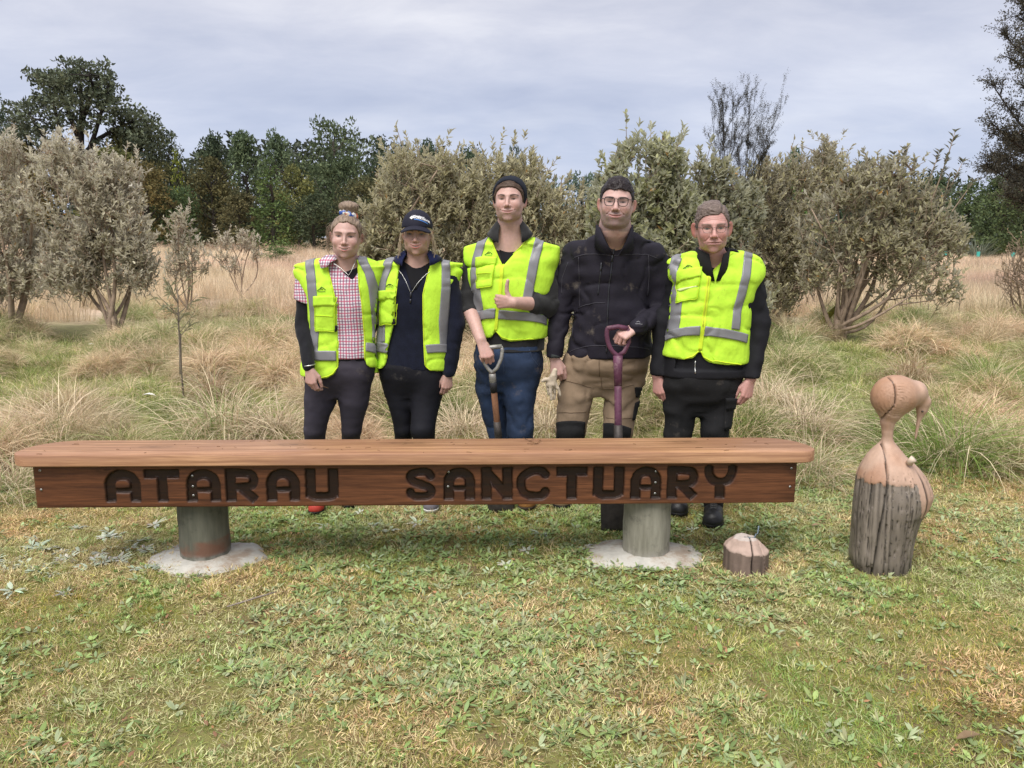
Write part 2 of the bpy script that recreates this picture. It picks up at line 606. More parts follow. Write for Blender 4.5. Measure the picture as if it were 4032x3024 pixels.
def head_sdf(x, y, z, f):
 ax = np.abs(x)
 w, jw = f['w'], f['jw']
 d = _e(x, y, z, (0, .018, .031), (.073 * w, .091, .079))
 d = _mn(d, _e(x, y, z, (0, -.028, -.026), (.060 * w * (.45 + .55 * jw), .057, .080)), .03)
 jz = f['jaw_z']
 d = _mn(d, _e(x, y, z, (0, -.030, -.072 + jz), (.047 * jw, .048, .035)), .022)
 d = _mn(d, _c(ax, y, z, (.055 * jw, .002, -.030), (.041 * jw, -.022, -.074 + jz), .013, .015), .022)
 d = _mn(d, _e(x, y, z, (0, -.071 + f['chin_y'], -.097), (.017 * f['chin'], .015, .0145)), .018)
 if f['double'] > 0:
  d = _mn(d, _e(x, y, z, (0, -.030, -.098), (.042 * jw, .038, .020 * f['double'] + .004)), .025)
 d = _mn(d, _e(ax, y, z, (.037, -.060, -.030), (.021 * f['cheek'], .019, .020)), .022)
 d = _mn(d, _c(ax, y, z, (0.006, -.0775, .019), (.041, -.0655, .019), .0075 * f['brow'], .007), .014)
 d = _sb(d, _e(ax, y, z, (.031, -.0865, .001), (.0165, .0130, .0105)), .010)
 d = _mn(d, _e(ax, y, z, (.031, -.0605, 0), (.0128, .0128, .0122)), .003)
 d = _mn(d, _c(ax, y, z, (.019, -.0705, .0055), (.044, -.0645, .0060), .0042, .0036), .004)      # upper lids
 # nose
 nl, nw = f['nose'], f['nose_w']
 d = _mn(d, _c(x, y, z, (0, -.079, .012), (0, -.083 - .018 * nl, -.028), .0060 * nw, .0088 * nw), .009)
 d = _mn(d, _e(x, y, z, (0, -.084 - .019 * nl, -.0325), (.0105 * nw, .0105, .0090)), .006)
 d = _mn(d, _e(ax, y, z, (.0115 * nw, -.091, -.0365), (.0075, .0095, .0072)), .005)
 d = _sb(d, _e(ax, y, z, (.0055 * nw, -.097, -.0445), (.0036, .0055, .0042)), .003)
 # mouth
 sm, mw = f['smile'], f['mouth_w']
 d = _mn(d, _e(x, y, z, (0, -.070, -.062), (.030 * mw, .0235, .024)), .016)
 zc = z - sm * .0085 * np.minimum((x / .026) ** 2, 2.2)
 yl = y - .010 * np.minimum((x / .03) ** 2, 2)
 lp = f['lip']
 d = _mn(d, _e(x, yl, zc, (0, -.0905, -.0585), (.0235 * mw, .0065, .0042 * lp)), .005)
 d = _mn(d, _e(x, yl, zc, (0, -.0890, -.0700), (.0200 * mw, .0075, .0052 * lp)), .006)
 gap = .0012 + .0035 * f['teeth']
 d = _sb(d, _e(x, yl, zc, (0, -.0960, -.0637), (.0215 * mw, .0075, gap)), .0025)
 d = _sb(d, _c(ax, y, z, (.0155 * nw, -.0885, -.037), (.0305 * mw, -.0745, -.057), .0024 * f['fold'] - .0004, .0014 * f['fold'] - .0006), .008)
 d = _sb(d, _e(x, y, z, (0, -.0985, -.0815), (.013, .006, .0035)), .008)
 # ears
 eo = f['ear_out']
 er = f['ear']
 xe = ax - (.0735 * w + .004) - (y - .012) * (.35 + eo) - (z + .01) * .12
 d = _mn(d, _e(xe, y, z, (0, .014, -.010), (.0055, .0175 * er, .030 * er)), .005)
 d = _sb(d, _e(xe, y, z, (.0055, .010, -.006), (.0048, .0105 * er, .018 * er)), .004)
 if f['old'] > 0:
  for q in range(4):
   zz = .036 + q * .008
   d = d + f['old'] * .0011 * np.exp(-((z - zz - .004 * np.cos(x * 60)) / .0016) ** 2) * (y < -.04)
  d = d + f['old'] * .0012 * np.exp(-((z + .013 - .12 * (ax - .031)) / .0022) ** 2) * np.exp(-((ax - .031) / .013) ** 2) * (y < -.04)
  d = d + f['old'] * .0012 * np.exp(-((ax - .041 - .15 * (z + .06)) / .002) ** 2) * sstep(z, -.085, -.07) * sstep(-z, .03, .045) * (y < -.03)
 return d

def head_color(x, y, z, f, c):
 """c (n,3) filled skin colours; paints skin tones, and shade into creases and nostrils"""
 ax = np.abs(x)
 front = y < -.035

 def blend(m, rgb):
  nonlocal c
  m = np.clip(m, 0, 1)[:, None]
  c = c * (1 - m) + np.asarray(rgb) * m
 sk = np.asarray(f['skin'])
 blend(f['blush'] * .55 * np.exp(-((ax - .040) / .018) ** 2 - ((z + .033) / .017) ** 2) * front, sk * (.98, .66, .64))
 blend(f['blush'] * .6 * np.exp(-(x / .013) ** 2 - ((z + .034) / .010) ** 2) * (y < -.088), sk * (.98, .68, .66))
 blend(.65 * sstep(ax, .074 * f['w'], .080 * f['w']) * (y > -.02) * (np.abs(z + .008) < .045), sk * (.95, .58, .55))
 # beard shadow
 if f['stubble'] > 0:
  low = sstep(-z, .040, .062) * sstep(-y, -.03, .02) + np.exp(-(x / .026) ** 2 - ((z + .050) / .006) ** 2)
  low = low * (1 - .8 * np.exp(-(x / .024) ** 2 - ((z + .064) / .010) ** 2))
  blend(f['stubble'] * np.clip(low, 0, 1) * (z > -.13), sk * (.44, .47, .52))
 # scalp under the hair
 blend(sstep(z, .070, .078) * .9 + (y > .03) * (z > -.06), f['scalp'])
 # eye hollows, a little darker and redder
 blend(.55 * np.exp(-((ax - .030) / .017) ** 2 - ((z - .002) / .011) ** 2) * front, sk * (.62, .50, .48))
 hh = .0052 * f['squint']
 ex = (ax - .031) / .0145
 lid = hh * np.clip(1 - ex ** 2, 0, 1)
 ins = (np.abs(ex) < 1) & front
 zz = z - .0004 - ex * .0008
 blend(ins * sstep(lid - np.abs(zz), -.0007, .0007), (.26, .21, .195))
 ir = np.sqrt((ax - .0312 - .0006 * np.sign(x)) ** 2 + (zz * .95) ** 2)
 blend(ins * (np.abs(zz) < lid + .0004) * sstep(.0064 - ir, -.0006, .0008), f['iris'])
 blend(ins * np.exp(-((zz - lid - .0004) / .0012) ** 2), (.05, .03, .025))
 blend(.5 * ins * np.exp(-((zz + lid + .0004) / .0010) ** 2), (.15, .08, .07))
 # brows
 bx = (ax - .034) / .021
 bz = .0170 + .0045 * (1 - bx ** 2) * f['brow_h'] + .001 * bx
 blend(.92 * sstep(.0038 * (1.15 - .5 * np.clip(bx + .2, 0, 1)) - np.abs(z - bz), -.0012, .0012) * (np.abs(bx) < 1) * front, f['browc'])
 # lips and teeth
 sm, mw = f['smile'], f['mouth_w']
 zc = z - sm * .0085 * np.minimum((x / .026) ** 2, 2.2)
 xr = x / (.0250 * mw)
 lipm = np.clip(1 - xr ** 2, 0, 1)
 up = .0058 * f['lip'] * lipm ** .6
 lo = .0090 * f['lip'] * lipm ** .6
 q = zc + .0637
 gap = (.0008 + .0042 * f['teeth']) * lipm
 inm = (np.abs(xr) < 1.02) & (y < -.055)
 blend(.85 * inm * sstep(up + gap - q, -.0008, .0010) * sstep(q + lo + gap, -.0008, .0010), f['lips'])
 if f['teeth'] > 0:
  blend(inm * sstep(gap - np.abs(q), -.0006, .0006), (.10, .03, .03))
  blend(inm * (np.abs(xr) < .86) * sstep(gap * .85 - np.abs(q - gap * .12), -.0005, .0007), (.50, .45, .40))
 else:
  blend(.9 * inm * np.exp(-(q / .0011) ** 2), (.13, .045, .04))
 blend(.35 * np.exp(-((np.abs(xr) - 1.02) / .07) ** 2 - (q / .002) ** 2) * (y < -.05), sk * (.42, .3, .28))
 # nostrils, folds and wrinkles: crease shade put into the skin colour
 nw = f['nose_w']
 blend(.85 * np.exp(-((ax - .0058 * nw) / .0030) ** 2 - ((z + .0425) / .0024) ** 2) * (y < -.082), (.10, .04, .035))
 t = np.clip((-z - .036) / .026, 0, 1)
 fx = .0165 * nw + t * (.0325 * mw - .0165 * nw)
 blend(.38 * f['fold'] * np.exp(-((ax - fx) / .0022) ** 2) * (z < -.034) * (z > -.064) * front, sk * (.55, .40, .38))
 if f['old'] > 0:
  for qn in range(4):
   blend(.3 * f['old'] * np.exp(-((z - .036 - qn * .008 - .004 * np.cos(x * 60)) / .0012) ** 2) * front * (ax < .045), sk * (.66, .5, .45))
  blend(.45 * f['old'] * np.exp(-((z + .013 - .12 * (ax - .031)) / .002) ** 2) * np.exp(-((ax - .031) / .013) ** 2) * front, sk * (.6, .42, .4))
 return c

def rot_head(yaw, pitch, roll):
 """yaw > 0 turns to the viewer's right, pitch > 0 nods down, roll > 0 leans the crown to the viewer's right"""
 return np.array(Matrix.Rotation(yaw, 3, 'Z') @ Matrix.Rotation(pitch, 3, 'X') @ Matrix.Rotation(roll, 3, 'Y'))

class Head:
 def __init__(self, c, s, yaw=0, pitch=0, roll=0, **f):
  self.c, self.s = np.asarray(c, float), s
  self.R = rot_head(R(yaw), R(pitch), R(roll))
  self.f = {**FACE, **f}

 def local(self, X, Y, Z):
  m = (self.R.T / self.s).astype(np.float32)
  x, y, z = (np.float32(v) for v in self.c)
  X, Y, Z = X - x, Y - y, Z - z
  return (m[0, 0] * X + m[0, 1] * Y + m[0, 2] * Z, m[1, 0] * X + m[1, 1] * Y + m[1, 2] * Z, m[2, 0] * X + m[2, 1] * Y + m[2, 2] * Z)

 def world(self, p):
  return np.asarray(p, float) @ self.R.T * self.s + self.c

 def into(self, fld, k=0.03):
  r = np.array((.118, .150, .135)) * self.s
  def fn(X, Y, Z):
   x, y, z = self.local(X, Y, Z)
   return head_sdf(x, y, z, self.f) * self.s
  fld.put(fn, self.c - r, self.c + r, 0, pad=0.005)
  fld.rc(self.world((0, .022, -.050)), self.world((0, .030, -.110)), .052 * self.s * self.f.get('neck', 1), .056 * self.s * self.f.get('neck', 1), .022)
  return fld

 def local_mesh(self, lo, hi, st, fn, relax_it=1):
  fld = Field(*[np.arange(a, b + st, st, dtype=np.float32) for a, b in zip(lo, hi)])
  fld.put(lambda X, Y, Z: fn(X + 0 * Y + 0 * Z, Y + 0 * X + 0 * Z, Z + 0 * X + 0 * Y), lo, hi)
  P, F = fld.nets()
  P, F = keep_big(P, F, 40)
  if relax_it: P = relax(P, F, relax_it)
  return self.world(P), F, P
# ------------------------------------------------------------------ people: shared builders
def unit(v):
 v = np.asarray(v, float)
 return v / (np.linalg.norm(v) + 1e-9)

def hand_prims(f, wrist, d, n, s, bends, thumb, size=1.0, spread=1.0, k=.004):
 """palm, four bent fingers and a thumb. d along the hand, n where the palm faces, s towards the thumb"""
 d = unit(d); n = unit(np.asarray(n, float) - d * np.dot(n, d))
 s0 = np.cross(d, n)
 s = s0 if np.dot(s0, s) > 0 else -s0
 w = np.asarray(wrist, float)
 z = size
 lens = [(.040, .025, .021), (.044, .028, .022), (.041, .026, .022), (.032, .020, .019)]
 kn = [w + d * L * z + s * o * z * spread - n * q * z for L, o, q in ((.086, .028, .000), (.090, .0095, .002), (.086, -.009, .001), (.078, -.0265, -.002))]
 for i, q in enumerate(kn):
  f.rc(w + s * (.012 - i * .008) * z, q, .0145 * z, .0108 * z, .010)
 f.rc(w + d * .02 * z + s * .014 * z + n * .006 * z, kn[0] - d * .02 * z + n * .006 * z, .015 * z, .010 * z, .010)
 for i, q in enumerate(kn):
  p, ang = q, 0.0
  b = bends[i] if isinstance(bends[0], (tuple, list)) else bends
  r = (.0092, .0100, .0094, .0082)[i] * z
  for j in range(3):
   ang += R(b[j])
   e = p + (d * math.cos(ang) + n * math.sin(ang) + s * (.06 * (1.5 - i) * (spread - .9))) * lens[i][j] * z
   f.rc(p, e, r, r * .90, .003)
   p, r = e, r * .90
 p = w + d * .022 * z + s * .020 * z + n * .006 * z
 r = .0150 * z
 for q, (tv, L) in enumerate(zip(thumb, (.042, .034, .027))):
  t = unit(s * tv[0] + d * tv[1] + n * tv[2])
  e = p + t * L * z
  f.rc(p, e, r, r * (.80 if q == 0 else .9), .008 if q == 0 else .003)
  p, r = e, r * (.80 if q == 0 else .9)
 return kn

REST = dict(bends=[(28, 38, 22), (34, 42, 25), (40, 45, 28), (46, 48, 30)], thumb=[(.55, .8, .35), (.1, 1, .25), (-.05, 1, .35)])
FIST = dict(bends=[(82, 98, 60)] * 4, thumb=[(.9, .42, .1), (1, .05, -.05), (1, -.12, -.12)])
GRIP = dict(bends=[(48, 72, 40), (52, 76, 42), (56, 78, 42), (60, 80, 44)], thumb=[(.5, .75, .5), (.0, .9, .7), (-.3, .7, .8)])

class Person:
 def __init__(self, Y0, foot_px, label):
  self.Y = Y0
  g = at(foot_px, 1512, Y0)
  self.o = np.array((g[0], Y0, 0.0))
  self.root = empty('person', tuple(self.o), label, 'person', 'volunteers standing behind the bench')

 def p(self, px, py, dy=0.0):
  return at(px, py, self.Y + dy)

 def rows(self, rows, dy=0.0):
  out = []
  for r in sorted(rows, key=lambda r: -r[0]):
   py, xl, xr, b = r[:4]
   q = r[4] if len(r) > 4 else 0.0
   a = self.p(xl, py, dy + q); c = self.p(xr, py, dy + q)
   out.append((a[2], (a[0] + c[0]) / 2, self.Y + dy + q, (c[0] - a[0]) / 2, b))
  return out

 def curve(self, pts, dy=-.11):
  """px points -> function z -> x on the front plane"""
  q = np.array([self.p(a, b, dy) for a, b in pts])
  i = np.argsort(q[:, 2])
  return lambda z: np.interp(z, q[i, 2], q[i, 0])

 def curve_z(self, pts, dy=-.11):
  q = np.array([self.p(a, b, dy) for a, b in pts])
  i = np.argsort(q[:, 0])
  return lambda x: np.interp(x, q[i, 0], q[i, 2])

 def part(self, name, P, F, mat, col=None, parent=None, label=None):
  me = mesh_np(name, np.asarray(P) - self.o, F, True, col)
  o = link(name, me, mat, parent or self.root)
  if label: o['label'] = label
  return o

 def mb(self, name, mb, mat, parent=None, smooth=True):
  v = np.concatenate(mb.v) - self.o
  mb.v = [v]
  return link(name, mb.mesh(name, smooth), mat, parent or self.root)

 # ---- the body: one surface
 def body(self, H, torso, arms, hands, legs, mat, skin, bare=False):
  xs_f, ys_f, zs_f = [], [], []
  c, s = H.c, H.s
  st = .0026
  xs_f.append((c[0] - .092 * s, c[0] + .092 * s, st))
  ys_f.append((c[1] - .145 * s, c[1] + .05 * s, st))
  zs_f.append((c[2] - .118 * s, c[2] + .085 * s, st))
  for h in hands:
   w = np.asarray(h['wrist'])
   e = w + unit(h['d']) * .06
   r = h.get('box', .068)
   xs_f.append((e[0] - r, e[0] + r, .0036))
   ys_f.append((e[1] - r, e[1] + r, .0042))
   zs_f.append((e[2] - r - .01, e[2] + r + .01, .0036))
  allp = np.concatenate([np.array([q for a in arms for q in a[0]]), np.array([q for a in legs for q in a[0]]), H.c[None]])
  lo, hi = allp.min(0) - .12, allp.max(0) + .12
  for h in hands:
   e = np.asarray(h['wrist']) + unit(h['d']) * .12
   lo = np.minimum(lo, e - .1); hi = np.maximum(hi, e + .1)
  lo[2] = max(lo[2], -.02); hi[2] = H.c[2] + .15
  lo[1] = min(lo[1], self.Y - .16, H.c[1] - .17); hi[1] = max(hi[1], self.Y + .14)
  f = Field(spacing(lo[0], hi[0], .013, xs_f), spacing(lo[1], hi[1], .013, ys_f), spacing(lo[2], hi[2], .024, zs_f))
  f.loft(torso, grow=-.022, z_hi=torso[-1][0])
  nb = H.world((0, .030, -.115))
  f.rc(nb, (nb[0] * .5 + torso[-2][1] * .5, torso[-2][2], torso[-2][0] - .06), .056 * s * H.f.get('neck', 1), .075, .04)
  for pts, rad in arms: f.chain(pts, rad if bare else [rad[0] * .75, rad[1] * .72, rad[2]], .04, .012)
  for pts, rad in legs: f.chain(pts, [r * .70 for r in rad], .05, .02)
  H.into(f)
  for h in hands: hand_prims(f, h['wrist'], h['d'], h['n'], h['s'], h['bends'], h['thumb'], h.get('size', 1.0), h.get('spread', 1.0))
  P, F = f.nets()
  P, F = keep_big(P, F, 400)
  # far fewer faces where cloth hides the body, still one surface
  fine = (P[:, 2] > H.c[2] - .235 * s) & (np.abs(P[:, 0] - c[0]) < .125 * s)
  for h in hands:
   e = np.asarray(h['wrist']) + unit(h['d']) * .05
   fine |= ((P - e) ** 2).sum(1) < .125 ** 2
  for pts, rad in arms:
   q = np.asarray(pts[1]) * .6 + np.asarray(pts[2]) * .4
   fine |= ((P - q) ** 2).sum(1) < (.16 if rad[1] > .0445 and bare else 0) ** 2
  key = np.floor(P / .022).astype(np.int64) @ np.array((1, 100003, 10000600009))
  key[fine] = -1 - np.arange(fine.sum())
  _, inv = np.unique(key, return_inverse=True)
  nv = inv.max() + 1
  cnt = np.bincount(inv, minlength=nv)
  P = np.stack([np.bincount(inv, P[:, i], minlength=nv) / cnt for i in range(3)], 1)
  F = inv[F]
  d = F == np.roll(F, -1, 1)
  opp = (F[:, 0] == F[:, 2]) | (F[:, 1] == F[:, 3])
  nd = d.sum(1)
  tri = F[(nd == 1) & ~opp]; dt = d[(nd == 1) & ~opp]
  tri = tri[~dt].reshape(-1, 3)
  F = [F[(nd == 0) & ~opp], np.unique(np.sort(tri, 1), axis=0) if False else tri]
  x, y, z = H.local(P[:, 0].astype(np.float32), P[:, 1].astype(np.float32), P[:, 2].astype(np.float32))
  col = np.tile(np.asarray(skin, float), (len(P), 1))
  hm = (z > -.15) & (np.abs(x) < .11) & (y < .13) & (z < .13)
  col[hm] = head_color(x[hm], y[hm], z[hm], H.f, col[hm])
  for h in hands:                                                   # knuckles and fingers a little redder
   e = np.asarray(h['wrist']) + unit(h['d']) * .11
   m = np.exp(-(((P - e) ** 2).sum(1)) / .05 ** 2)[:, None] * .45
   col = col * (1 - m) + np.asarray(skin) * (.97, .74, .72) * m
  return self.part('body', P, F, mat, col)

 # ---- cloth
 def cloth(self, name, mat, build, lo, hi, st=.007, wr=None, cuts=(), parent=None, smooth_it=1, label=None, colf=None):
  f = Field(*[np.arange(a, b + st, st, dtype=np.float32) for a, b in zip(lo, hi)])
  build(f)
  if wr: f.wrinkle(wr)
  for c in cuts: f.cut(c)
  P, F = f.nets()
  P, F = keep_big(P, F, 80)
  if smooth_it: P = relax(P, F, smooth_it)
  col = colf(P) if colf else None
  return self.part(name, P, F, mat, col, parent, label), Surf(P, F)

 def drape(self, name, grid, surf, mat, off=.004, parent=None, y0=None, skirt=.004, add_to=None):
  """grid (rows, cols, 2) of x, z -> a sheet lying on the surface as seen from the front, with a turned-down rim"""
  nr, nc = grid.shape[:2]
  V = np.full((nr, nc, 3), np.nan); N = np.zeros((nr, nc, 3))
  yy = (self.Y - .8) if y0 is None else y0
  for i in range(nr):
   for j in range(nc):
    h, nn = surf.front(grid[i, j, 0], grid[i, j, 1], yy)
    if h is not None:
     V[i, j] = h; N[i, j] = nn
  # soften the normals, then lift
  V2 = V + N * off
  ok = ~np.isnan(V2[..., 0])
  mb = add_to or MB()
  pad = np.full((nr + 2, nc + 2, 3), np.nan)
  pad[1:-1, 1:-1] = V2
  low = V + N * (off - skirt - off)
  pad[0, 1:-1] = low[0]; pad[-1, 1:-1] = low[-1]; pad[1:-1, 0] = low[:, 0]; pad[1:-1, -1] = low[:, -1]
  okp = ~np.isnan(pad[..., 0])
  idx = np.cumsum(okp.ravel()).reshape(okp.shape) - 1
  F = []
  for i in range(nr + 1):
   for j in range(nc + 1):
    if okp[i, j] and okp[i + 1, j] and okp[i, j + 1] and okp[i + 1, j + 1]:
     q = [pad[i, j], pad[i, j + 1], pad[i + 1, j + 1], pad[i + 1, j]]
     if max(np.linalg.norm(q[0] - q[2]), np.linalg.norm(q[1] - q[3])) > .075: continue
     F.append((idx[i, j], idx[i, j + 1], idx[i + 1, j + 1], idx[i + 1, j]))
  if not F: return None
  mb.add(pad[okp], F)
  if add_to is not None: return None
  return self.mb(name, mb, mat, parent)

 def strip(self, pts, width, dy=-.12, n=64, m=8):
  """px polyline + px width -> grid of x, z"""
  q = np.array([self.p(a, b, dy) for a, b in pts])[:, [0, 2]]
  wd = width * (self.Y + dy) * .99 / FPX
  L = np.concatenate([[0], np.cumsum(np.linalg.norm(np.diff(q, axis=0), axis=1))])
  t = np.linspace(0, L[-1], n)
  c = np.stack([np.interp(t, L, q[:, 0]), np.interp(t, L, q[:, 1])], 1)
  tg = np.gradient(c, axis=0); tg /= np.linalg.norm(tg, axis=1)[:, None] + 1e-9
  nm = np.stack([tg[:, 1], -tg[:, 0]], 1)
  o = np.linspace(-.5, .5, m) * wd
  return c[:, None, :] + nm[:, None, :] * o[None, :, None]

 def quad(self, corners, dy=-.12, n=12, m=12):
  """four px corners (tl, tr, br, bl) -> grid"""
  q = np.array([self.p(a, b, dy) for a, b in corners])[:, [0, 2]]
  u = np.linspace(0, 1, m)[None, :, None]; v = np.linspace(0, 1, n)[:, None, None]
  return (q[0] * (1 - u) + q[1] * u) * (1 - v) + (q[3] * (1 - u) + q[2] * u) * v

 def lines(self, name, polys, surf, mat, rad=.0016, parent=None, dy=-.12, off=.001):
  """thin cords lying on the surface: seams, zips, edges, drawn marks"""
  mb = MB()
  for pts in polys:
   q = np.array([self.p(a, b, dy) for a, b in pts])[:, [0, 2]]
   L = np.concatenate([[0], np.cumsum(np.linalg.norm(np.diff(q, axis=0), axis=1))])
   n = max(3, int(L[-1] / .012))
   t = np.linspace(0, L[-1], n)
   out = []
   for x, z in zip(np.interp(t, L, q[:, 0]), np.interp(t, L, q[:, 1])):
    h, nn = surf.front(x, z, self.Y - .8)
    if h is not None: out.append(np.array(h) + np.array(nn) * off)
   if len(out) > 1:
    run = [out[0]]
    for a in out[1:]:
     if abs(a[1] - run[-1][1]) > .06:
      if len(run) > 1: mb.tube(run, rad, 5)
      run = []
     run.append(a)
    if len(run) > 1: mb.tube(run, rad, 5)
  if not mb.n: return None
  return self.mb(name, mb, mat, parent)

 def text(self, name, body, px, py, h_px, surf, mat, parent=None, dy=-.12, bold=.0, wide=1.0, off=.004, slope=0.0):
  cu = bpy.data.curves.new('lettering', 'FONT')
  cu.body = body
  cu.align_x = 'CENTER'
  cu.align_y = 'CENTER'
  cu.offset = bold
  cu.resolution_u = 3
  tmp = bpy.data.objects.new('lettering', cu)
  me = bpy.data.meshes.new_from_object(tmp)
  bpy.data.objects.remove(tmp)
  n = len(me.vertices)
  co = np.zeros(n * 3); me.vertices.foreach_get('co', co); co = co.reshape(-1, 3)
  sc = h_px * (self.Y + dy) / FPX / .70
  c = self.p(px, py, dy)
  V = []
  for x, y, _ in co:
   X, Z = c[0] + x * sc * wide, c[2] + y * sc + slope * x * sc
   hh, nn = surf.front(X, Z, self.Y - .8)
   V.append(np.array(hh) + np.array(nn) * off - self.o if hh is not None else np.array((X, self.Y - .2, Z)) - self.o)
  V = np.array(V)
  V[:, 1] = V[:, 1].clip(np.median(V[:, 1]) - .02, np.median(V[:, 1]) + .02)
  me.vertices.foreach_set('co', V.astype(np.float32).ravel())
  me.update()
  me.name = name
  me.materials.clear()
  return link(name, me, mat, parent or self.root)

 def collar(self, name, mat, c, r0, r1, z0, z1, a0, a1, thick=.004, parent=None, n=40, front_drop=0.0, fold=None, top_open=None):
  """a standing or turned-over collar: rings about c from angle a0 round the back to a1 (0 = front, degrees)"""
  V, F = [], []
  rows = [(r0, z0, 0.0), (((r0[0] + r1[0]) / 2 + .002, (r0[1] + r1[1]) / 2 + .002), (z0 + z1) / 2, .5), (r1, z1, 1.0)]
  if fold: rows.append((fold[0], fold[1], 1.3))
  prof = rows + [((r[0] + thick, r[1] + thick), z, t) for (r, z, t) in rows[::-1]] if not fold else rows + [((r[0] - thick, r[1] - thick), z - thick, t) for (r, z, t) in rows[::-1]]
  m = len(prof)
  for i in range(n):
   t = i / (n - 1)
   for (r, z, q) in prof:
    b0 = a0 if top_open is None else a0 + (top_open - a0) * min(q, 1.0)
    th = R(b0 + (360 - 2 * b0) * t)
    fr = max(0.0, math.cos(th)) ** 1.5
    V.append((c[0] + math.sin(th) * r[0], c[1] - math.cos(th) * r[1], c[2] + z - front_drop * fr))
  for i in range(n - 1):
   for k in range(m):
    a, b = i * m + k, i * m + (k + 1) % m
    F.append((a, b, b + m, a + m))
  V = np.array(V)
  mb = MB(); mb.add(V, F, [])
  for e in (0, (n - 1) * m):
   cc = V[e:e + m].mean(0)
   tri = [(m_, (m_ + 1) % m, m) for m_ in range(m)]
   mb.add(np.concatenate([V[e:e + m], cc[None]]), [], tri)
  return self.mb(name, mb, mat, parent)

 def shoe(self, ankle, toe, upper, sole_m, length=.27, wid=.045, high=.11, splay=0.0, colf=None, label=None, name='shoe', laces=None):
  a, t = np.asarray(ankle, float), np.asarray(toe, float)
  dv = unit((t[0] - a[0] * (t[1] + .2) / a[1], -.2, 0)) if abs(t[0] - a[0] * (t[1] + .2) / a[1]) < .07 else unit((.07 * np.sign(t[0] - a[0]), -.2, 0))
  sv = np.array((dv[1], -dv[0], 0))
  heel = np.array((t[0], t[1], 0)) - dv * length
  toe_c = np.array((t[0], t[1], 0)) - dv * wid
  f = Field(*[np.arange(l, h, .0068, dtype=np.float32) for l, h in zip(np.minimum(heel, t) - .09, np.maximum(heel, t) + (.09, .09, high + .08))])
  f.rc(heel + dv * wid * .8 + (0, 0, .045), heel + dv * .15 + (0, 0, .048), wid * .80, wid * .86, .02)
  f.rc(heel + dv * .12 + (0, 0, .05), toe_c + (0, 0, .036), wid * .85, wid * .92, .03)
  f.rc(toe_c + sv * .008 + (0, 0, .034), toe_c - sv * .006 - dv * .02 + (0, 0, .034), wid * .86, wid * .9, .02)
  f.rc(heel + dv * .055 + (0, 0, .06), heel + dv * .06 + (0, 0, high), wid * .86, wid * .9, .03)
  g = Field(*f.a); g.d = f.d.copy()
  f.cut(lambda X, Y, Z: .022 - Z + 0 * X + 0 * Y)
  f.cut(lambda X, Y, Z: Z - high + 0 * X + 0 * Y)
  P, F = f.nets(); P, F = keep_big(P, F, 50); P = relax(P, F, 1)
  o = self.part(name, P, F, upper, colf(P, heel, dv) if colf else None, None, label)
  g.d -= .003
  g.cut(lambda X, Y, Z: np.maximum(Z - .026, .002 - Z) + 0 * X + 0 * Y)
  P2, F2 = g.nets()
  self.part('sole', P2, F2, sole_m, None, o)
  if laces is not None:
   sf = BVHTree.FromPolygons([tuple(p) for p in P], [tuple(int(i) for i in q) for q in F])
   mb = MB()
   for q in range(5):
    for sg in (-1, 1):
     b = heel + dv * (.105 + q * .021)
     run = []
     for u in np.linspace(-.020, .020, 6):
      pt = b + sv * u * sg + dv * (u + .02) * .35
      h = sf.ray_cast(Vector((pt[0], pt[1], .3)), Vector((0, 0, -1)))[0]
      if h is not None: run.append(np.array(h) + (0, 0, .001))
     if len(run) > 2: mb.tube(run, .0028, 5)
   if mb.n: self.mb('laces', mb, laces, o)
  return o

def fold_noise(f1=(9, 9, 5), amp=.006, f2=(24, 24, 10), amp2=.002, shift=0.0, out=0.0, calm=None, cr=0.0):
 """folds; out pushes them outwards only, calm(p) is 0 where another garment lies tight over this one"""
 def fn(p):
  d = vnoise(p * np.array(f1) + 7.3 + shift) * amp + vnoise(p * np.array(f2) + 3.1 + shift) * amp2 - out * (amp + amp2) - (cr * 1.1 if out else 0)
  if cr: d = d + cr * np.exp(-(vnoise(p * (6.5, 6.5, 12) + 4.7 + shift) / .10) ** 2) * (vnoise(p * (4, 4, 4) + shift) > -.25) + cr * .7 * np.exp(-(vnoise(p * (11, 11, 9) + 1.7 + shift) / .09) ** 2) * (vnoise(p * (5, 5, 5) + 9 + shift) > .05)
  return d if calm is None else d * calm(p)
 return fn

def calm_under(rows):
 t = np.asarray(rows)
 def fn(p):
  cx, a = np.interp(p[:, 2], t[:, 0], t[:, 1]), np.interp(p[:, 2], t[:, 0], t[:, 3])
  return sstep(np.abs(p[:, 0] - cx), a - .005, a + .03)
 return fn

# cloth and skin
SKIN = M('skin', rough=.48, var=.10, scale=60, bump=.12, bscale=500, attr=True, spec=.35, bdist=.001, sss=.06, dirt=(.46, .22, .19), dirt_scale=26, dirt_lo=.60)
LIME = M('lime_vest', (.51, .82, .055), rough=.75, var=.13, scale=6, bump=.5, bscale=26, spec=.2, bdist=.012, stretch=(1, 1, .55))  # random tone put into the vest colour for shading variation
LIME_DIRTY = M('lime_vest_muddy', (.51, .82, .055), rough=.75, var=.13, scale=6, bump=.5, bscale=26, spec=.2, bdist=.012, stretch=(1, 1, .55), dirt=(.28, .30, .04), dirt_scale=14, dirt_lo=.60)
BINDING = M('vest_binding', (.60, .78, .035), rough=.6, var=.08, scale=30, bump=.2)
TAPE = M('reflective_tape', (.20, .20, .215), rough=.42, var=.10, scale=14, bump=.2, bscale=40, spec=.6)
INK = M('print_ink', (.03, .06, .03), rough=.7, var=.0, bump=0)
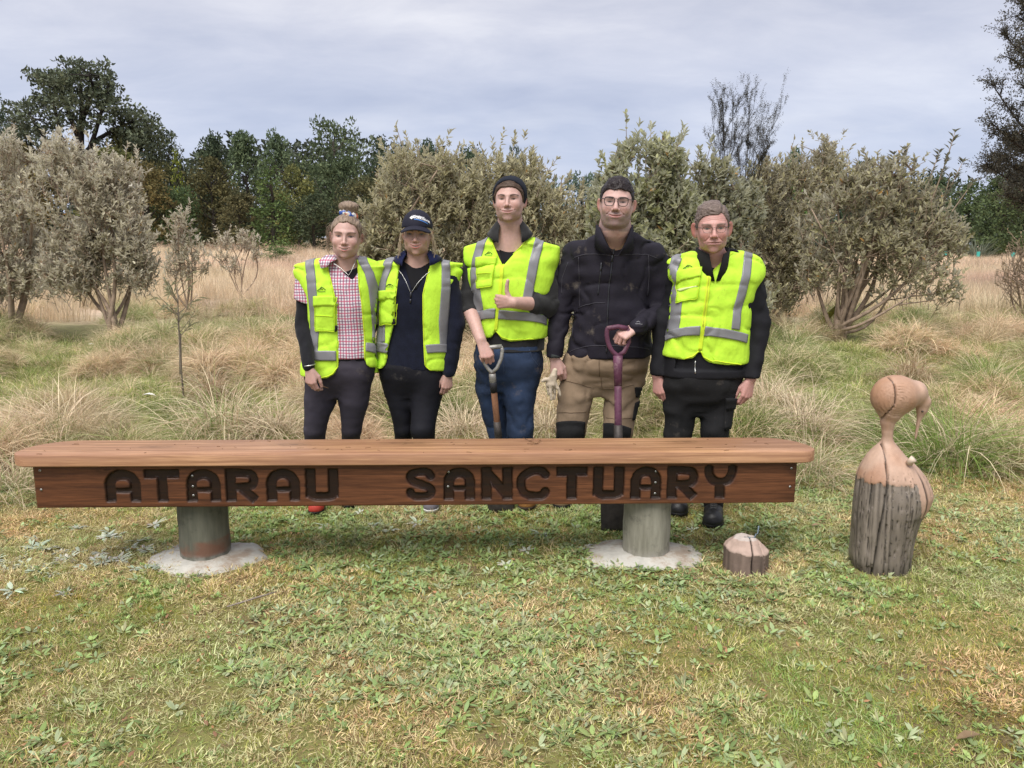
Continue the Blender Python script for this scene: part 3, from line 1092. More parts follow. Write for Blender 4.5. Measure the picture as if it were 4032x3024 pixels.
BLACK_KNIT = M('black_knit', (.012, .012, .015), rough=.9, var=.3, scale=25, bump=.35, bscale=160, spec=.15, sheen=.1)
NAVY_KNIT = M('navy_knit', (.008, .010, .022), rough=.9, var=.3, scale=25, bump=.35, bscale=160, spec=.15, sheen=.1)
NAVY_COLLAR = M('navy_collar', (.010, .014, .055), rough=.9, var=.25, scale=30, bump=.3, bscale=200, spec=.15, sheen=.1)
LEGGING = M('grey_legging', (.040, .035, .048), rough=.75, var=.2, scale=10, bump=.2, bscale=40, spec=.25, dirt=(.13, .11, .10), dirt_scale=7, dirt_lo=.62)
BLACK_LEGGING = M('black_legging', (.010, .010, .015), rough=.75, var=.25, scale=10, bump=.2, bscale=40, spec=.25, dirt=(.14, .125, .11), dirt_scale=6, dirt_lo=.62)
METAL = M('steel', (.55, .55, .53), rough=.35, metal=1.0, var=.05, bump=0)
DARKMETAL = M('dark_zip', (.06, .06, .07), rough=.4, metal=.6, var=.05, bump=0)

def plant_feet(legs, toes):
 """ankles straight above the shoes"""
 for (pts, rad), t in zip(legs, toes):
  y = t[1] + .20
  x = pts[-1][0] * y / pts[-1][1]
  pts[-1] = np.array((t[0] + np.clip(x - t[0], -.07, .07), y, .075))
  pts[-2] = (pts[-3] * .5 + pts[-1] * .5) + (0, .02, .02)
# ------------------------------------------------------------------ the bench
BO = np.array((-.422, 3.44, 0.0)); BA = math.atan2(.12, 3.524); BT = .0043
BR = np.array(Matrix.Rotation(BA, 3, 'Z') @ Matrix.Rotation(BT, 3, 'Y'))

def wood(name, light, dark, grain=(1.2, 26, 26), rough=.5, knots=(), bump=.15, sheen_spec=.35, attr=False, blotch=None):
 m = bpy.data.materials.new(name); m.use_nodes = True
 t = NT(m.node_tree)
 tc = t.n('ShaderNodeTexCoord')
 vec = tc.outputs['Object']
 g1 = t.noise(t.mapping(vec, scale=grain), 2.2, 6, .62, .6)
 g2 = t.noise(t.mapping(vec, scale=tuple(k * 3.5 for k in grain)), 3.0, 3, .5)
 mixv = t.math('ADD', t.math('MULTIPLY', g1, .72), t.math('MULTIPLY', g2, .28))
 c = t.ramp(mixv, [(.34, tuple(v * .72 for v in dark)), (.44, dark), (.54, tuple((a + b) / 2 for a, b in zip(light, dark))), (.64, light)])
 if blotch:
  f = t.ramp(t.noise(t.mapping(vec, scale=(.9, 3, 3)), 1.3, 4, .6), [(.42, 0.0), (.66, .75)])
  c = t.mix(f, c, blotch)
 for (kx, ky, kz, r, asp) in knots:
  d = t.n('ShaderNodeVectorMath', operation='DISTANCE')
  t.l(t.mapping(vec, scale=(1 / asp, 1, 1)), d.inputs[0])
  d.inputs[1].default_value = (kx / asp, ky, kz)
  wob = t.math('ADD', d.outputs['Value'], t.math('MULTIPLY', t.math('SUBTRACT', t.noise(vec, 22, 3), .5), r * .8))
  ring = t.math('MULTIPLY_ADD', t.math('SINE', t.math('MULTIPLY', wob, 5.5 * 3.14 / r)), .25, .5)
  k = t.math('MULTIPLY', ring, t.ramp(wob, [(r * .15, 1.0), (r, 0.0)]))
  c = t.mix(k, c, tuple(v * .42 for v in dark))
 if attr:
  a = t.n('ShaderNodeVertexColor'); a.layer_name = 'col'
  c = t.mix(1.0, c, a.outputs[0], 'MULTIPLY')
 b = t.n('ShaderNodeBsdfPrincipled')
 b.inputs['Specular IOR Level'].default_value = sheen_spec
 t.l(t.ramp(g1, [(.3, rough + .12), (.7, rough - .06)]), b.inputs['Roughness'])
 t.l(c, b.inputs['Base Color'])
 bn = t.n('ShaderNodeBump'); bn.inputs['Strength'].default_value = bump; bn.inputs['Distance'].default_value = .004
 t.l(mixv, bn.inputs['Height']); t.l(bn.outputs[0], b.inputs['Normal'])
 o = t.n('ShaderNodeOutputMaterial'); t.l(b.outputs[0], o.inputs[0])
 return m

def on_board(px, py, yl=0.0):
 """photo pixel -> bench-local (x, z) on the plane y = yl"""
 d = ray(px, py)
 o = BR.T @ (np.array((0, 0, CAM_H)) - BO); d = BR.T @ d
 p = o + d * ((yl - o[1]) / d[1])
 return p[0], p[2]

bench = empty('bench', tuple(BO), 'long varnished timber bench with ATARAU SANCTUARY carved in its front board', 'bench')
bench.rotation_euler = Matrix(BR.tolist()).to_euler()
ZB0, ZB1, ZS1 = .3185, .5205, .577
XL, XR = -1.763, 1.763

# letters: strokes in units of the letter height
def seg_box(p, a, b, hw, r=.035):
 a, b = np.asarray(a, float), np.asarray(b, float)
 d = b - a; L = np.linalg.norm(d); d = d / L
 c = (a + b) / 2
 q = p - c
 u = np.abs(q @ d) - (L / 2 - r); v = np.abs(q @ np.array((-d[1], d[0]))) - (hw - r)
 return np.hypot(np.maximum(u, 0), np.maximum(v, 0)) + np.minimum(np.maximum(u, v), 0) - r

def seg_arc(p, pts, hw):
 pts = np.asarray(pts, float)
 t = np.linspace(0, 1, len(pts)); tt = np.linspace(0, 1, 5 * len(pts))
 # smooth the polyline
 for _ in range(2):
  q = [pts[0]]
  for a, b in zip(pts[:-1], pts[1:]): q += [a * .75 + b * .25, a * .25 + b * .75]
  q.append(pts[-1]); pts = np.array(q)
 out = np.full(len(p), 9.0)
 for a, b in zip(pts[:-1], pts[1:]):
  ba = b - a; l2 = ba @ ba
  if l2 < 1e-12: continue
  h = np.clip(((p - a) @ ba) / l2, 0, 1)
  out = np.minimum(out, np.linalg.norm(p - a - h[:, None] * ba, axis=1) - hw)
 return out

HW = .158

def glyph(ch, w, p):
 h = HW; d = np.full(len(p), 9.0)
 B = lambda a, b, k=h: seg_box(p, a, b, k)
 A = lambda pts, k=h: seg_arc(p, pts, k)
 mn = lambda *v: np.minimum.reduce(v)
 if ch == 'A':
  th = np.linspace(np.pi, 0, 9)
  return mn(B((h, 0), (h, .62)), B((w - h, 0), (w - h, .62)), A([(w / 2 + (w / 2 - h) * math.cos(t), .56 + (.44 - h) * math.sin(t)) for t in th]), B((h, .36), (w - h, .36), .085))
 if ch == 'T':
  return mn(B((0, 1 - .145), (w, 1 - .145), .145), B((w / 2, 0), (w / 2, .95)))
 if ch == 'R':
  return mn(B((h, 0), (h, 1)), A([(h, .865), (w * .5, .865), (w * .80, .84), (w - .12, .66), (w * .80, .47), (w * .5, .43), (h, .43)], .135), B((w * .42, .46), (w - .10, .03), .145))
 if ch == 'U':
  return mn(B((h, 1), (h, .10)), B((w - h, 1), (w - h, .10)), A([(h, .3), (h + .02, .14), (w / 2, .13), (w - h - .02, .14), (w - h, .3)], .14))
 if ch == 'S':
  return A([(w - .15, .74), (w * .74, .87), (w * .45, .88), (w * .14, .78), (w * .18, .60), (w * .5, .50), (w * .86, .36), (w * .84, .15), (w * .5, .11), (w * .25, .13), (.14, .25)], .13)
 if ch == 'N':
  return mn(B((h, 0), (h, 1)), B((w - h, 0), (w - h, 1)), B((.10, .93), (w - .12, .07), .15))
 if ch == 'C':
  return A([(w - .14, .77), (w * .75, .88), (w * .45, .89), (w * .12, .72), (w * .08, .42), (w * .22, .14), (w * .55, .10), (w * .78, .12), (w - .14, .24)], .135)
 if ch == 'Y':
  return mn(A([(.14, .90), (.15, .74), (w * .28, .54), (w * .5, .48), (w * .72, .54), (w - .15, .74), (w - .14, .90)], .14), B((w / 2, 0), (w / 2, .5)),
     B((.14, .80), (.14, 1), .14), B((w - .14, .80), (w - .14, 1), .14))

LET = [('A', 405, 547), ('T', 562, 704), ('A', 727, 864), ('R', 882, 1015), ('A', 1043, 1177), ('U', 1198, 1331),
  ('S', 1595, 1715), ('A', 1745, 1871), ('N', 1894, 2020), ('C', 2040, 2167), ('T', 2191, 2315), ('U', 2336, 2461), ('A', 2485, 2608), ('R', 2629, 2753), ('Y', 2775, 2905)]
st = .0034
gx = np.arange(XL, XR + st, st); gx[-1] = XR
gzv = np.arange(ZB0, ZB1 + 1e-4, st); gzv[-1] = ZB1
GX, GZ = np.meshgrid(gx, gzv, indexing='ij')
sdf = np.full(GX.shape, 9.0)
own = np.full(GX.shape, -1)
for k, (ch, x0, x1) in enumerate(LET):
 yt = 1849 - 15 * (x0 - 405) / 2500; yb = 1979 - 16 * (x0 - 405) / 2500
 a, z1 = on_board(x0, yt); b, _ = on_board(x1, yt); _, z0 = on_board(x0, yb)
 z1 = min(z1, ZB1 - .012); H_ = z1 - z0
 m = (GX > a - .03) & (GX < b + .03)
 p = np.stack([(GX[m] - a) / H_, (GZ[m] - z0) / H_], 1)
 wob = vnoise(np.stack([GX[m] * 60, GZ[m] * 60, GX[m] * 0 + k], 1)) * .010
 v = (glyph(ch, (b - a) / H_, p) + wob) * H_
 cur = sdf[m]
 own_m = own[m]; own_m[v < np.minimum(cur, 0)] = k; own[m] = own_m
 sdf[m] = np.minimum(cur, v)
dep = sstep(-sdf, -.0015, .0075) * .013
edge = sstep(GX, XL, XL + .006) * sstep(-GX, -XR, -XR + .006) * sstep(GZ, ZB0, ZB0 + .005) * sstep(-GZ, -ZB1, -ZB1 + .003)
GY = dep + (1 - edge) * .003
V = np.stack([GX, GY, GZ], -1)
ins = sstep(-sdf, .0, .004)[..., None]
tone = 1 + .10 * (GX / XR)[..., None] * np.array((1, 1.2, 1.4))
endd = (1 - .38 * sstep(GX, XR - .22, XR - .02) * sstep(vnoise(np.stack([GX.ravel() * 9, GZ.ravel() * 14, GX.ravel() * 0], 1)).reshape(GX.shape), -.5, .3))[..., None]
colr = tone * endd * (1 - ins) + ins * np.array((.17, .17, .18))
# darker rim of each letter
rim = np.exp(-((sdf + .001) / .0035) ** 2)[..., None]
colr = colr * (1 - .45 * rim)
nx, nz = GX.shape
idx = np.arange(nx * nz).reshape(nx, nz)
Q = np.stack([idx[:-1, :-1], idx[1:, :-1], idx[1:, 1:], idx[:-1, 1:]], -1).reshape(-1, 4)
fo = np.where((sdf < -.0045), own, -1)
fc = fo[:-1, :-1].ravel()
for o2 in (fo[1:, :-1], fo[1:, 1:], fo[:-1, 1:]): fc = np.where(o2.ravel() == fc, fc, -1)
BOARD = wood('stained_board', (.175, .067, .030), (.078, .028, .012), (.9, 18, 18), .48, bump=.25, knots=[(.10, 0, .47, .045, 2.2), (-.585, 0, .43, .022, 1.5), (-1.43, 0, .50, .03, 3)], attr=True)
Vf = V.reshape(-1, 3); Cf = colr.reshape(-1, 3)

def sub_mesh(name, quads, mat, parent, extra=None):
 u, inv = np.unique(quads, return_inverse=True)
 v = Vf[u]; c = Cf[u]
 f = inv.reshape(-1, 4)
 if extra is not None:
  n = len(v); v = np.concatenate([v, extra[0]]); c = np.concatenate([c, np.tile((.8, .8, .8), (len(extra[0]), 1))])
  f = np.concatenate([f, np.asarray(extra[1]) + n])
 return link(name, mesh_np(name, v, f, True, c), mat, parent)

th = .045
bx = np.array([(XL, .004, ZB0), (XR, .004, ZB0), (XR, .004, ZB1), (XL, .004, ZB1), (XL, th, ZB0), (XR, th, ZB0), (XR, th, ZB1), (XL, th, ZB1)])
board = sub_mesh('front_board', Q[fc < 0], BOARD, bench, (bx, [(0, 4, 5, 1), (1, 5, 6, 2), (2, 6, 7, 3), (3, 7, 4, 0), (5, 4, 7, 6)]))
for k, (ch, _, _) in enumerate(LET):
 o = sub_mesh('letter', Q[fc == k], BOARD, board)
 o['label'] = f'carved and darkened letter {ch}'
SCREW = M('screw_head', (.42, .42, .40), rough=.45, metal=.8, var=.2, scale=200, bump=0)
SLOT = M('screw_slot', (.03, .03, .03), bump=0)
scr_mesh = None
for px, py in [(158, 1852), (163, 1928), (753, 1877), (756, 1918), (758, 1954), (1766, 1859), (1764, 1919), (2585, 1859), (2583, 1903), (2581, 1946), (3116, 1843), (3110, 1916)]:
 x, z = on_board(px, py)
 if scr_mesh is None:
  mb = MB(); mb.disc((0, 0, 0), .0058, 12, .0025); scr_mesh = mb.mesh('screw'); scr_mesh.materials.append(SCREW)
  mb = MB(); mb.box((0, -.0030, 0), (.0045, .0012, .0016)); mb.box((0, -.0031, 0), (.0016, .0012, .0045)); slot_mesh = mb.mesh('slot', False); slot_mesh.materials.append(SLOT)
 i = (np.abs(gx - x).argmin(), np.abs(gzv - z).argmin())
 s = link('screw', scr_mesh, None, board, (x, GY[i] - .0015, z))
 link('slot', slot_mesh, None, s)

# seat plank with rounded ends
def seat_outline():
 x0, x1, y0, y1 = -1.855, 1.856, -.030, .245
 pts = []
 def corner(cx, cy, rx, ry, a0, a1, n=12):
  for a in np.linspace(R(a0), R(a1), n): pts.append((cx + rx * math.cos(a), cy + ry * math.sin(a)))
 corner(x1 - .085, y0 + .075, .085, .075, -90, 0)
 corner(x1 - .19, y1 - .20, .19, .20, 0, 90)
 corner(x0 + .20, y1 - .20, .20, .20, 90, 180)
 corner(x0 + .085, y0 + .075, .085, .075, 180, 270)
 return np.array(pts)

ol = seat_outline()
ctr = np.array((0, .10))
nrm = np.gradient(np.concatenate([ol[-1:], ol, ol[:1]]), axis=0)[1:-1]
nrm = np.stack([nrm[:, 1], -nrm[:, 0]], 1); nrm /= np.linalg.norm(nrm, axis=1)[:, None]
V, F, n = [], [], len(ol)
prof = [(-.006, ZB1), (0, ZB1 + .005), (0, ZS1 - .008), (-.0025, ZS1 - .0025), (-.008, ZS1)]
for off, z in prof:
 for p, q in zip(ol, nrm): V.append((*(p + q * off), z))
for i in range(len(prof) - 1):
 for k in range(n): F.append((i * n + k, i * n + (k + 1) % n, (i + 1) * n + (k + 1) % n, (i + 1) * n + k))
SEAT = wood('varnished_seat', (.57, .325, .18), (.30, .15, .075), (.7, 20, 26), .42, bump=.25, knots=[(-.62, .14, ZS1, .05, 2.6), (-.08, .16, ZS1, .05, 3), (-1.25, .11, ZS1, .035, 4), (1.28, .16, ZS1, .04, 3)],
   blotch=(.30, .15, .09), sheen_spec=.5)
me = bpy.data.meshes.new('seat')
me.from_pydata(V, [], F + [tuple(range(4 * n, 5 * n)), tuple(range(n - 1, -1, -1))])
for p in me.polygons: p.use_smooth = len(p.vertices) == 4
me.set_sharp_from_angle(angle=R(28))
me.update()
seat = link('seat', me, SEAT, bench)

# round posts
def post_mat(name, a, b, band=None):
 m = bpy.data.materials.new(name); m.use_nodes = True
 t = NT(m.node_tree); tc = t.n('ShaderNodeTexCoord')
 f = t.noise(t.mapping(tc.outputs['Object'], scale=(9, 9, 1.2)), 2.5, 6, .65)
 c = t.ramp(f, [(.32, a), (.66, b)])
 blo = t.ramp(t.noise(tc.outputs['Object'], 9, 5, .7), [(.55, 0.0), (.72, .7)])
 c = t.mix(blo, c, tuple(v * .38 for v in a))
 s = t.n('ShaderNodeSeparateXYZ'); t.l(tc.outputs['Object'], s.inputs[0])
 if band:
  q = t.math('SUBTRACT', 1.0, t.math('ABSOLUTE', t.math('MULTIPLY', t.math('SUBTRACT', s.outputs[2], band[0]), 1 / band[1])), clamp=True)
  k = t.math('MULTIPLY', t.ramp(q, [(.1, 0.0), (.35, .8)]), t.ramp(t.noise(tc.outputs['Object'], 6, 4), [(.40, 0.0), (.55, 1.0)]))
  c = t.mix(k, c, band[2])
 low = t.math('MULTIPLY', t.math('MULTIPLY_ADD', s.outputs[2], -22.0, 1.4, clamp=True), t.ramp(t.noise(tc.outputs['Object'], 30, 3), [(.4, .2), (.6, .9)]))
 c = t.mix(low, c, (.33, .31, .28))
 bs = t.n('ShaderNodeBsdfPrincipled'); bs.inputs['Roughness'].default_value = .85
 t.l(c, bs.inputs['Base Color'])
 bn = t.n('ShaderNodeBump'); bn.inputs['Strength'].default_value = .5; bn.inputs['Distance'].default_value = .006
 t.l(f, bn.inputs['Height']); t.l(bn.outputs[0], bs.inputs['Normal'])
 o = t.n('ShaderNodeOutputMaterial'); t.l(bs.outputs[0], o.inputs[0])
 return m

def loc_of(w):
 return BR.T @ (np.asarray(w) - BO)

CONC = None
for px, bw, mt, lab, clab, rad in [(815, 2232, post_mat('green_grey_post', (.075, .077, .058), (.150, .148, .112), (.085, .05, (.17, .075, .045))), 'dark weathered round post with a rusty red band', 'pale concrete footing round the left bench post', (.272, .215)),
        (2540, 2217, post_mat('pale_grey_post', (.17, .16, .122), (.32, .305, .245)), 'paler grey round post', 'pale concrete footing round the right bench post', (.325, .205))]:
 f = gnd(px, bw)
 c = np.array((f[0] * (f[1] + .115) / f[1], f[1] + .115, 0))
 mb = MB()
 zz = np.linspace(-.03, ZB0 + .19, 12)
 pts = np.stack([np.full(12, 0.0), np.full(12, 0.0), zz], 1)
 mb.tube(pts, [.1165 - .006 * z + .0015 * math.sin(z * 40 + px) for z in zz], 40)
 V = np.concatenate(mb.v)
 ang = np.arctan2(V[:, 1], V[:, 0])
 V[:, :2] *= (1 + .018 * vnoise(np.stack([np.cos(ang) * 3, np.sin(ang) * 3, V[:, 2] * 4], 1)))[:, None]
 mb.v = [V]
 o = mb.build('post', mt, bench, loc=tuple(loc_of(c)))
 o['label'] = lab
 # footing: an uneven collar of concrete
 n, rings = 60, 9
 V, F = [], []
 for i in range(rings + 1):
  t = i / rings
  for k in range(n):
   a = 2 * math.pi * k / n
   e = 1 + .22 * float(vnoise(np.array([[math.cos(a) * 1.7 + px, math.sin(a) * 1.7, 3.0]]))[0]) + .05 * float(vnoise(np.array([[math.cos(a) * 6 + px, math.sin(a) * 6, 1.0]]))[0])
   rr_ = .10 + (1 - .10 / 1) * t
   r0 = .055
   rx, ry = r0 + (rad[0] * e - r0) * t, r0 + (rad[1] * e - r0) * t
   z = .030 * (1 - t ** 3) + .004 * float(vnoise(np.array([[math.cos(a) * rx * 40, math.sin(a) * rx * 40, px]]))[0]) * (t < 1) - .012 * (t == 1)
   V.append((math.cos(a) * rx + (.015 if px < 2000 else -.035), math.sin(a) * ry - .012, z))
 for i in range(rings):
  for k in range(n): F.append((i * n + k, (i + 1) * n + k, (i + 1) * n + (k + 1) % n, i * n + (k + 1) % n))
 if CONC is None:
  CONC = M('concrete', (.47, .455, .41), rough=.9, var=.22, scale=16, bump=.6, bscale=90, dirt=(.22, .15, .10), dirt_scale=8, dirt_lo=.48)
 o = link('concrete_footing', mesh_np('footing', V, F), CONC, None, tuple(c))
 tag(o, clab, 'footing', 'concrete footings under the bench')

# bits of dry stem and bark left on the seat
BITS = M('dry_stem', (.16, .085, .04), rough=.9, var=.4, scale=40, bump=0)
def seat_pt(px, py):
 d = ray(px, py); o = BR.T @ (np.array((0, 0, CAM_H)) - BO); d = BR.T @ d
 return o + d * ((ZS1 - o[2]) / d[2])

mb = MB()
br = [[(2060, 1727), (2085, 1741), (2112, 1750), (2128, 1747)], [(2085, 1741), (2100, 1732), (2108, 1722)], [(2112, 1750), (2130, 1738)], [(2075, 1750), (2112, 1750)], [(2090, 1754), (2120, 1752)]]
tw0 = BR @ seat_pt(2090, 1743) + BO
for p in br:
 mb.tube([BR @ (seat_pt(*q) + np.array((0, 0, .004 + .004 * (i % 2)))) + BO - tw0 for i, q in enumerate(p)], .0012, 5)
tag(mb.build('dry_twig', BITS, None, loc=tuple(tw0)), 'dry forked twig lying on the bench seat', 'twig')
mb = MB(); rb = random.Random(12)
for i in range(46):
 x, y = rb.uniform(-1.75, 1.75), rb.uniform(-.02, .22)
 L, a = rb.uniform(.004, .018), rb.uniform(0, 6.28)
 d = np.array((math.cos(a), math.sin(a) * .6, 0)) * L
 c = np.array((x, y, ZS1 + .0012))
 mb.tube([c - d, c + (0, 0, .001), c + d], rb.uniform(.0005, .0011), 4)
q = link('plant_litter', mb.mesh('litter'), BITS, None, tuple(BO)); q.rotation_euler = bench.rotation_euler
tag(q, 'scattered dry grass bits on the bench seat', 'litter', kind='stuff')

# ------------------------------------------------------------------ low chamfered post stub
g = gnd(2932, 2269); c0 = np.array((g[0] * 1.03, g[1] + .10, 0))
fld = Field(*[np.arange(l, h, .0045, dtype=np.float32) for l, h in ((-.13, .13), (-.13, .13), (-.03, .20))])
fld.put(lambda X, Y, Z: np.maximum(np.sqrt(X ** 2 + Y ** 2) - .104 + 0 * Z, Z - .160 + 0 * X + .05 * X), (-.13, -.13, -.03), (.13, .13, .2))
planes = []
for k in range(7):
 a = R(-95 + k * 360 / 7 + rnd.uniform(-6, 6)); tilt = R(43 + rnd.uniform(-4, 5)); dd = .143 + rnd.uniform(-.006, .006)
 nv = (math.cos(a) * math.sin(tilt), math.sin(a) * math.sin(tilt), math.cos(tilt)); planes.append((nv, dd))
 fld.cut(lambda X, Y, Z, nv=nv, dd=dd: X * nv[0] + Y * nv[1] + Z * nv[2] - dd)
fld.wrinkle(lambda p: -.0000 + .010 * np.exp(-((p[:, 0] + .004 * np.sin(p[:, 2] * 30)) / .0028) ** 2) * (p[:, 1] < 0) + .006 * np.exp(-((p[:, 0] - .052 - (.1 - p[:, 2]) * .2) / .002) ** 2) * (p[:, 1] < 0) + .002 * vnoise(p * (60, 60, 8)), .015)
P, F = fld.nets()
cyl = np.sqrt(P[:, 0] ** 2 + P[:, 1] ** 2) > .1015
pd = np.max([P @ np.array(nv) - dd for nv, dd in planes], 0)
onp = pd > -.004
cc = np.tile((.165, .120, .098), (len(P), 1))
cc *= (1 + .5 * vnoise(P * (70, 70, 6)))[:, None]
cc[onp] = (.40, .295, .245)
cc[onp] *= (1 + .12 * vnoise(P[onp] * (30, 30, 90)))[:, None]
topm = P[:, 2] > .150
cc[topm] = (.46, .40, .36)
crack = np.exp(-((P[:, 0] + .004 * np.sin(P[:, 2] * 30)) / .003) ** 2) * (P[:, 1] < 0)
cc *= (1 - .85 * crack)[:, None]
stub = empty('post_stub', tuple(c0), 'low wooden post stub with a chamfered top and a bent bolt beside the bench', 'post')
link('stub_body', mesh_np('stub', P, F, True, cc), M('stub_wood', rough=.85, attr=True, var=.15, scale=30, bump=.3, bscale=150), stub)
mb = MB()
mb.tube([(-.020, -.018, .158), (.018, -.022, .156), (.030, -.020, .158), (.036, -.014, .172), (.047, -.010, .174), (.050, -.008, .212)], .0042, 7)
mb.build('bolt', M('blue_grey_steel', (.10, .13, .15), rough=.5, metal=.7, var=.2, bump=.2), stub)

# ------------------------------------------------------------------ carved bird on its post
KY = 3.50
kp = lambda cx, cy, dy=0.0: at(3250 + cx / 1.906, 1430 + cy / 1.906, KY + dy)
k0 = kp(405, 1560); k0 = np.array((k0[0], KY, 0))
rows_ = []
for cy, l, r, asp in [(1640, 202, 606, .95), (1450, 192, 618, .95), (1300, 205, 642, .95), (1150, 214, 690, .92), (1050, 222, 760, .86), (980, 230, 788, .82), (920, 238, 776, .82), (840, 248, 738, .84), (780, 272, 690, .86), (730, 300, 640, .88), (690, 322, 592, .9),
      (640, 364, 556, .9), (600, 408, 520, .95), (570, 432, 500, 1), (535, 438, 494, 1)]:
 a, b = kp(l, cy) - k0, kp(r, cy) - k0
 rows_.append((a[2], (a[0] + b[0]) / 2, 0.0, (b[0] - a[0]) / 2, (b[0] - a[0]) / 2 * asp))
rows_[0] = (-.03, *rows_[0][1:])
rows_.sort()
q = lambda cx, cy, dy=0.0: kp(cx, cy, dy) - k0
sc = abs(q(600, 500)[0] - q(500, 500)[0]) / 100
fld = Field(*[np.arange(l, h, .0060, dtype=np.float32) for l, h in ((-.20, .26), (-.20, .20), (-.03, .98))])
fld.loft(rows_, n=2.1, z_hi=rows_[-1][0])
fld.chain([q(465, 560), q(466, 500), q(468, 440), q(480, 400)], [30 * sc, 33 * sc, 46 * sc, 72 * sc], .02)
fld.ell(q(500, 250), (150 * sc, 135 * sc, 158 * sc), .03)
fld.ell(q(565, 235), (128 * sc, 118 * sc, 128 * sc), .03)
fld.chain([q(585, 232), q(668, 222), q(732, 290)], [122 * sc, 88 * sc, 53 * sc], .02, .012)
fld.rc(q(730, 290), q(728, 345), 52 * sc, 40 * sc, .012)
fld.rc(q(722, 350), q(706, 415), 36 * sc, 19 * sc, .010)
fld.rc(q(706, 400), q(675, 568), 17 * sc, 7.5 * sc, .004)
crk = np.array([(515, 80), (522, 120), (531, 175), (520, 300), (482, 390), (477, 560), (492, 635), (470, 770), (445, 960), (402, 1200), (352, 1560), (345, 1640)], float)
cq = np.array([q(a, b, -.075 if b < 560 else -.10) for a, b in crk]); o_ = np.argsort(cq[:, 2]); cq = cq[o_]
crx = lambda z: np.interp(z, cq[:, 2], cq[:, 0])
zc_ = q(0, 862)[2]; xb = q(680, 0)[0]

def carved(p):
 """1 where the grey outside of the log was carved away"""
 lim = zc_ + .010 * vnoise(np.stack([p[:, 0] * 60, p[:, 1] * 60, p[:, 0] * 0], 1)) - .035 * np.maximum(0, p[:, 0]) * 4 * 0
 right = p[:, 0] > xb - .02 * (p[:, 2] - zc_) / .1 - .004
 return (p[:, 2] > lim) | (right & (p[:, 2] > q(0, 1108)[2] + .3 * (xb + .06 - p[:, 0]) * 0) & (p[:, 0] - xb > (zc_ - p[:, 2]) * .18 - .01))

def groove(p):
 a = np.arctan2(p[:, 0] + .0, -p[:, 1])
 lean = a + (p[:, 2] - .3) * .28
 n_ = np.abs(vnoise(np.stack([lean * 7, p[:, 2] * .55, 0 * a], 1)))
 g1 = np.exp(-(n_ / .07) ** 2)
 n2 = np.abs(vnoise(np.stack([lean * 15 + 9, p[:, 2] * .8, 0 * a + 3], 1)))
 g2 = np.exp(-(n2 / .13) ** 2)
 return g1, g2

def kw(p):
 cv = carved(p)
 main = np.exp(-((p[:, 0] - crx(p[:, 2])) / (.0022 + .0014 * (p[:, 2] < .45))) ** 2) * (p[:, 1] < .0)
 g1, g2 = groove(p)
 d = main * .010
 d = d + np.where(cv, 0, g1 * .011 + g2 * .006 + .003 * vnoise(p * (30, 30, 4)))
 fade = sstep(-p[:, 2], -(zc_ + .10), -zc_)
 d = d + np.where(cv & (p[:, 2] < zc_ + .1), g1 * .005 * fade, 0)
 e = np.sqrt(((p[:, 0] - q(520, 0)[0]) * 1.0) ** 2 + (p[:, 2] - q(0, 260)[2]) ** 2)
 d = d + np.where(p[:, 2] > q(0, 400)[2], .0020 * np.sin(e * 520 + 3 * vnoise(p * 20)) * (e < .085), 0)
 return d

fld.wrinkle(kw, .022)
P, F = fld.nets(); P, F = keep_big(P, F, 200)
cv = carved(P); g1, g2 = groove(P)
cc = np.tile((.205, .172, .142), (len(P), 1)) * (1 + .35 * vnoise(P * (50, 50, 5)))[:, None]
cc *= (1 - .88 * g1 - .55 * g2).clip(.08)[:, None]
cc *= (1 - .35 * sstep(-P[:, 2], -.07, .0))[:, None]
nz = vnoise(P * (9, 9, 9)) + .5 * vnoise(P * (26, 26, 26))
cw = np.array((.47, .315, .235)) * (1 + .10 * vnoise(P * (80, 80, 14)))[:, None]
mo = .7 * sstep(nz, -.3, .8)[:, None]
cw = cw * (1 - mo) + np.array((.38, .20, .12)) * mo
bod = sstep(P[:, 2], q(0, 395)[2], q(0, 300)[2]) * sstep(-(P[:, 0]), -q(700, 0)[0], -q(600, 0)[0])
cw = cw * (1 - .55 * bod[:, None]) + np.array((.36, .195, .115)) * .55 * bod[:, None]
fade = sstep(-P[:, 2], -(zc_ + .09), -zc_)
cw *= (1 - .8 * g1 * fade)[:, None]
cc = np.where(cv[:, None], cw, cc)
main = np.exp(-((P[:, 0] - crx(P[:, 2])) / (.0024 + .0016 * (P[:, 2] < .45))) ** 2) * (P[:, 1] < 0)
cc *= (1 - .93 * main)[:, None]
kn = np.exp(-(((P[:, 0] - q(668, 0)[0]) / .018) ** 2 + ((P[:, 2] - q(0, 1120)[2]) / .020) ** 2)) * (P[:, 1] < 0)
cc *= (1 - .5 * kn)[:, None]
kiwi = empty('bird_sculpture', tuple(k0), 'carved wooden kiwi bird standing on a cracked grey log post', 'sculpture')
KM = M('carved_wood', rough=.52, attr=True, var=.10, scale=40, bump=.35, bscale=220, spec=.4, stretch=(1, 1, .3))
top = P[F].mean(1)[:, 2] > q(0, 575)[2]
def sub(name, sel):
 u, inv = np.unique(F[sel], return_inverse=True)
 return link(name, mesh_np(name, P[u], inv.reshape(-1, 4), True, cc[u]), KM, kiwi)
sub('log', ~top); bird = sub('bird', top)
mb = MB(); mb.tube([q(628, 752, -.085), q(648, 728, -.095), q(664, 716, -.10)], [.016, .015, .017], 12)
mb.build('peg', M('pale_peg', (.62, .50, .40), rough=.6, var=.1, bump=.2), kiwi)
mb = MB(); e = q(730, 364, -.036); mb.tube([e + (0, .004, 0), e - (0, .0025, 0)], [.0055, .004], 10)
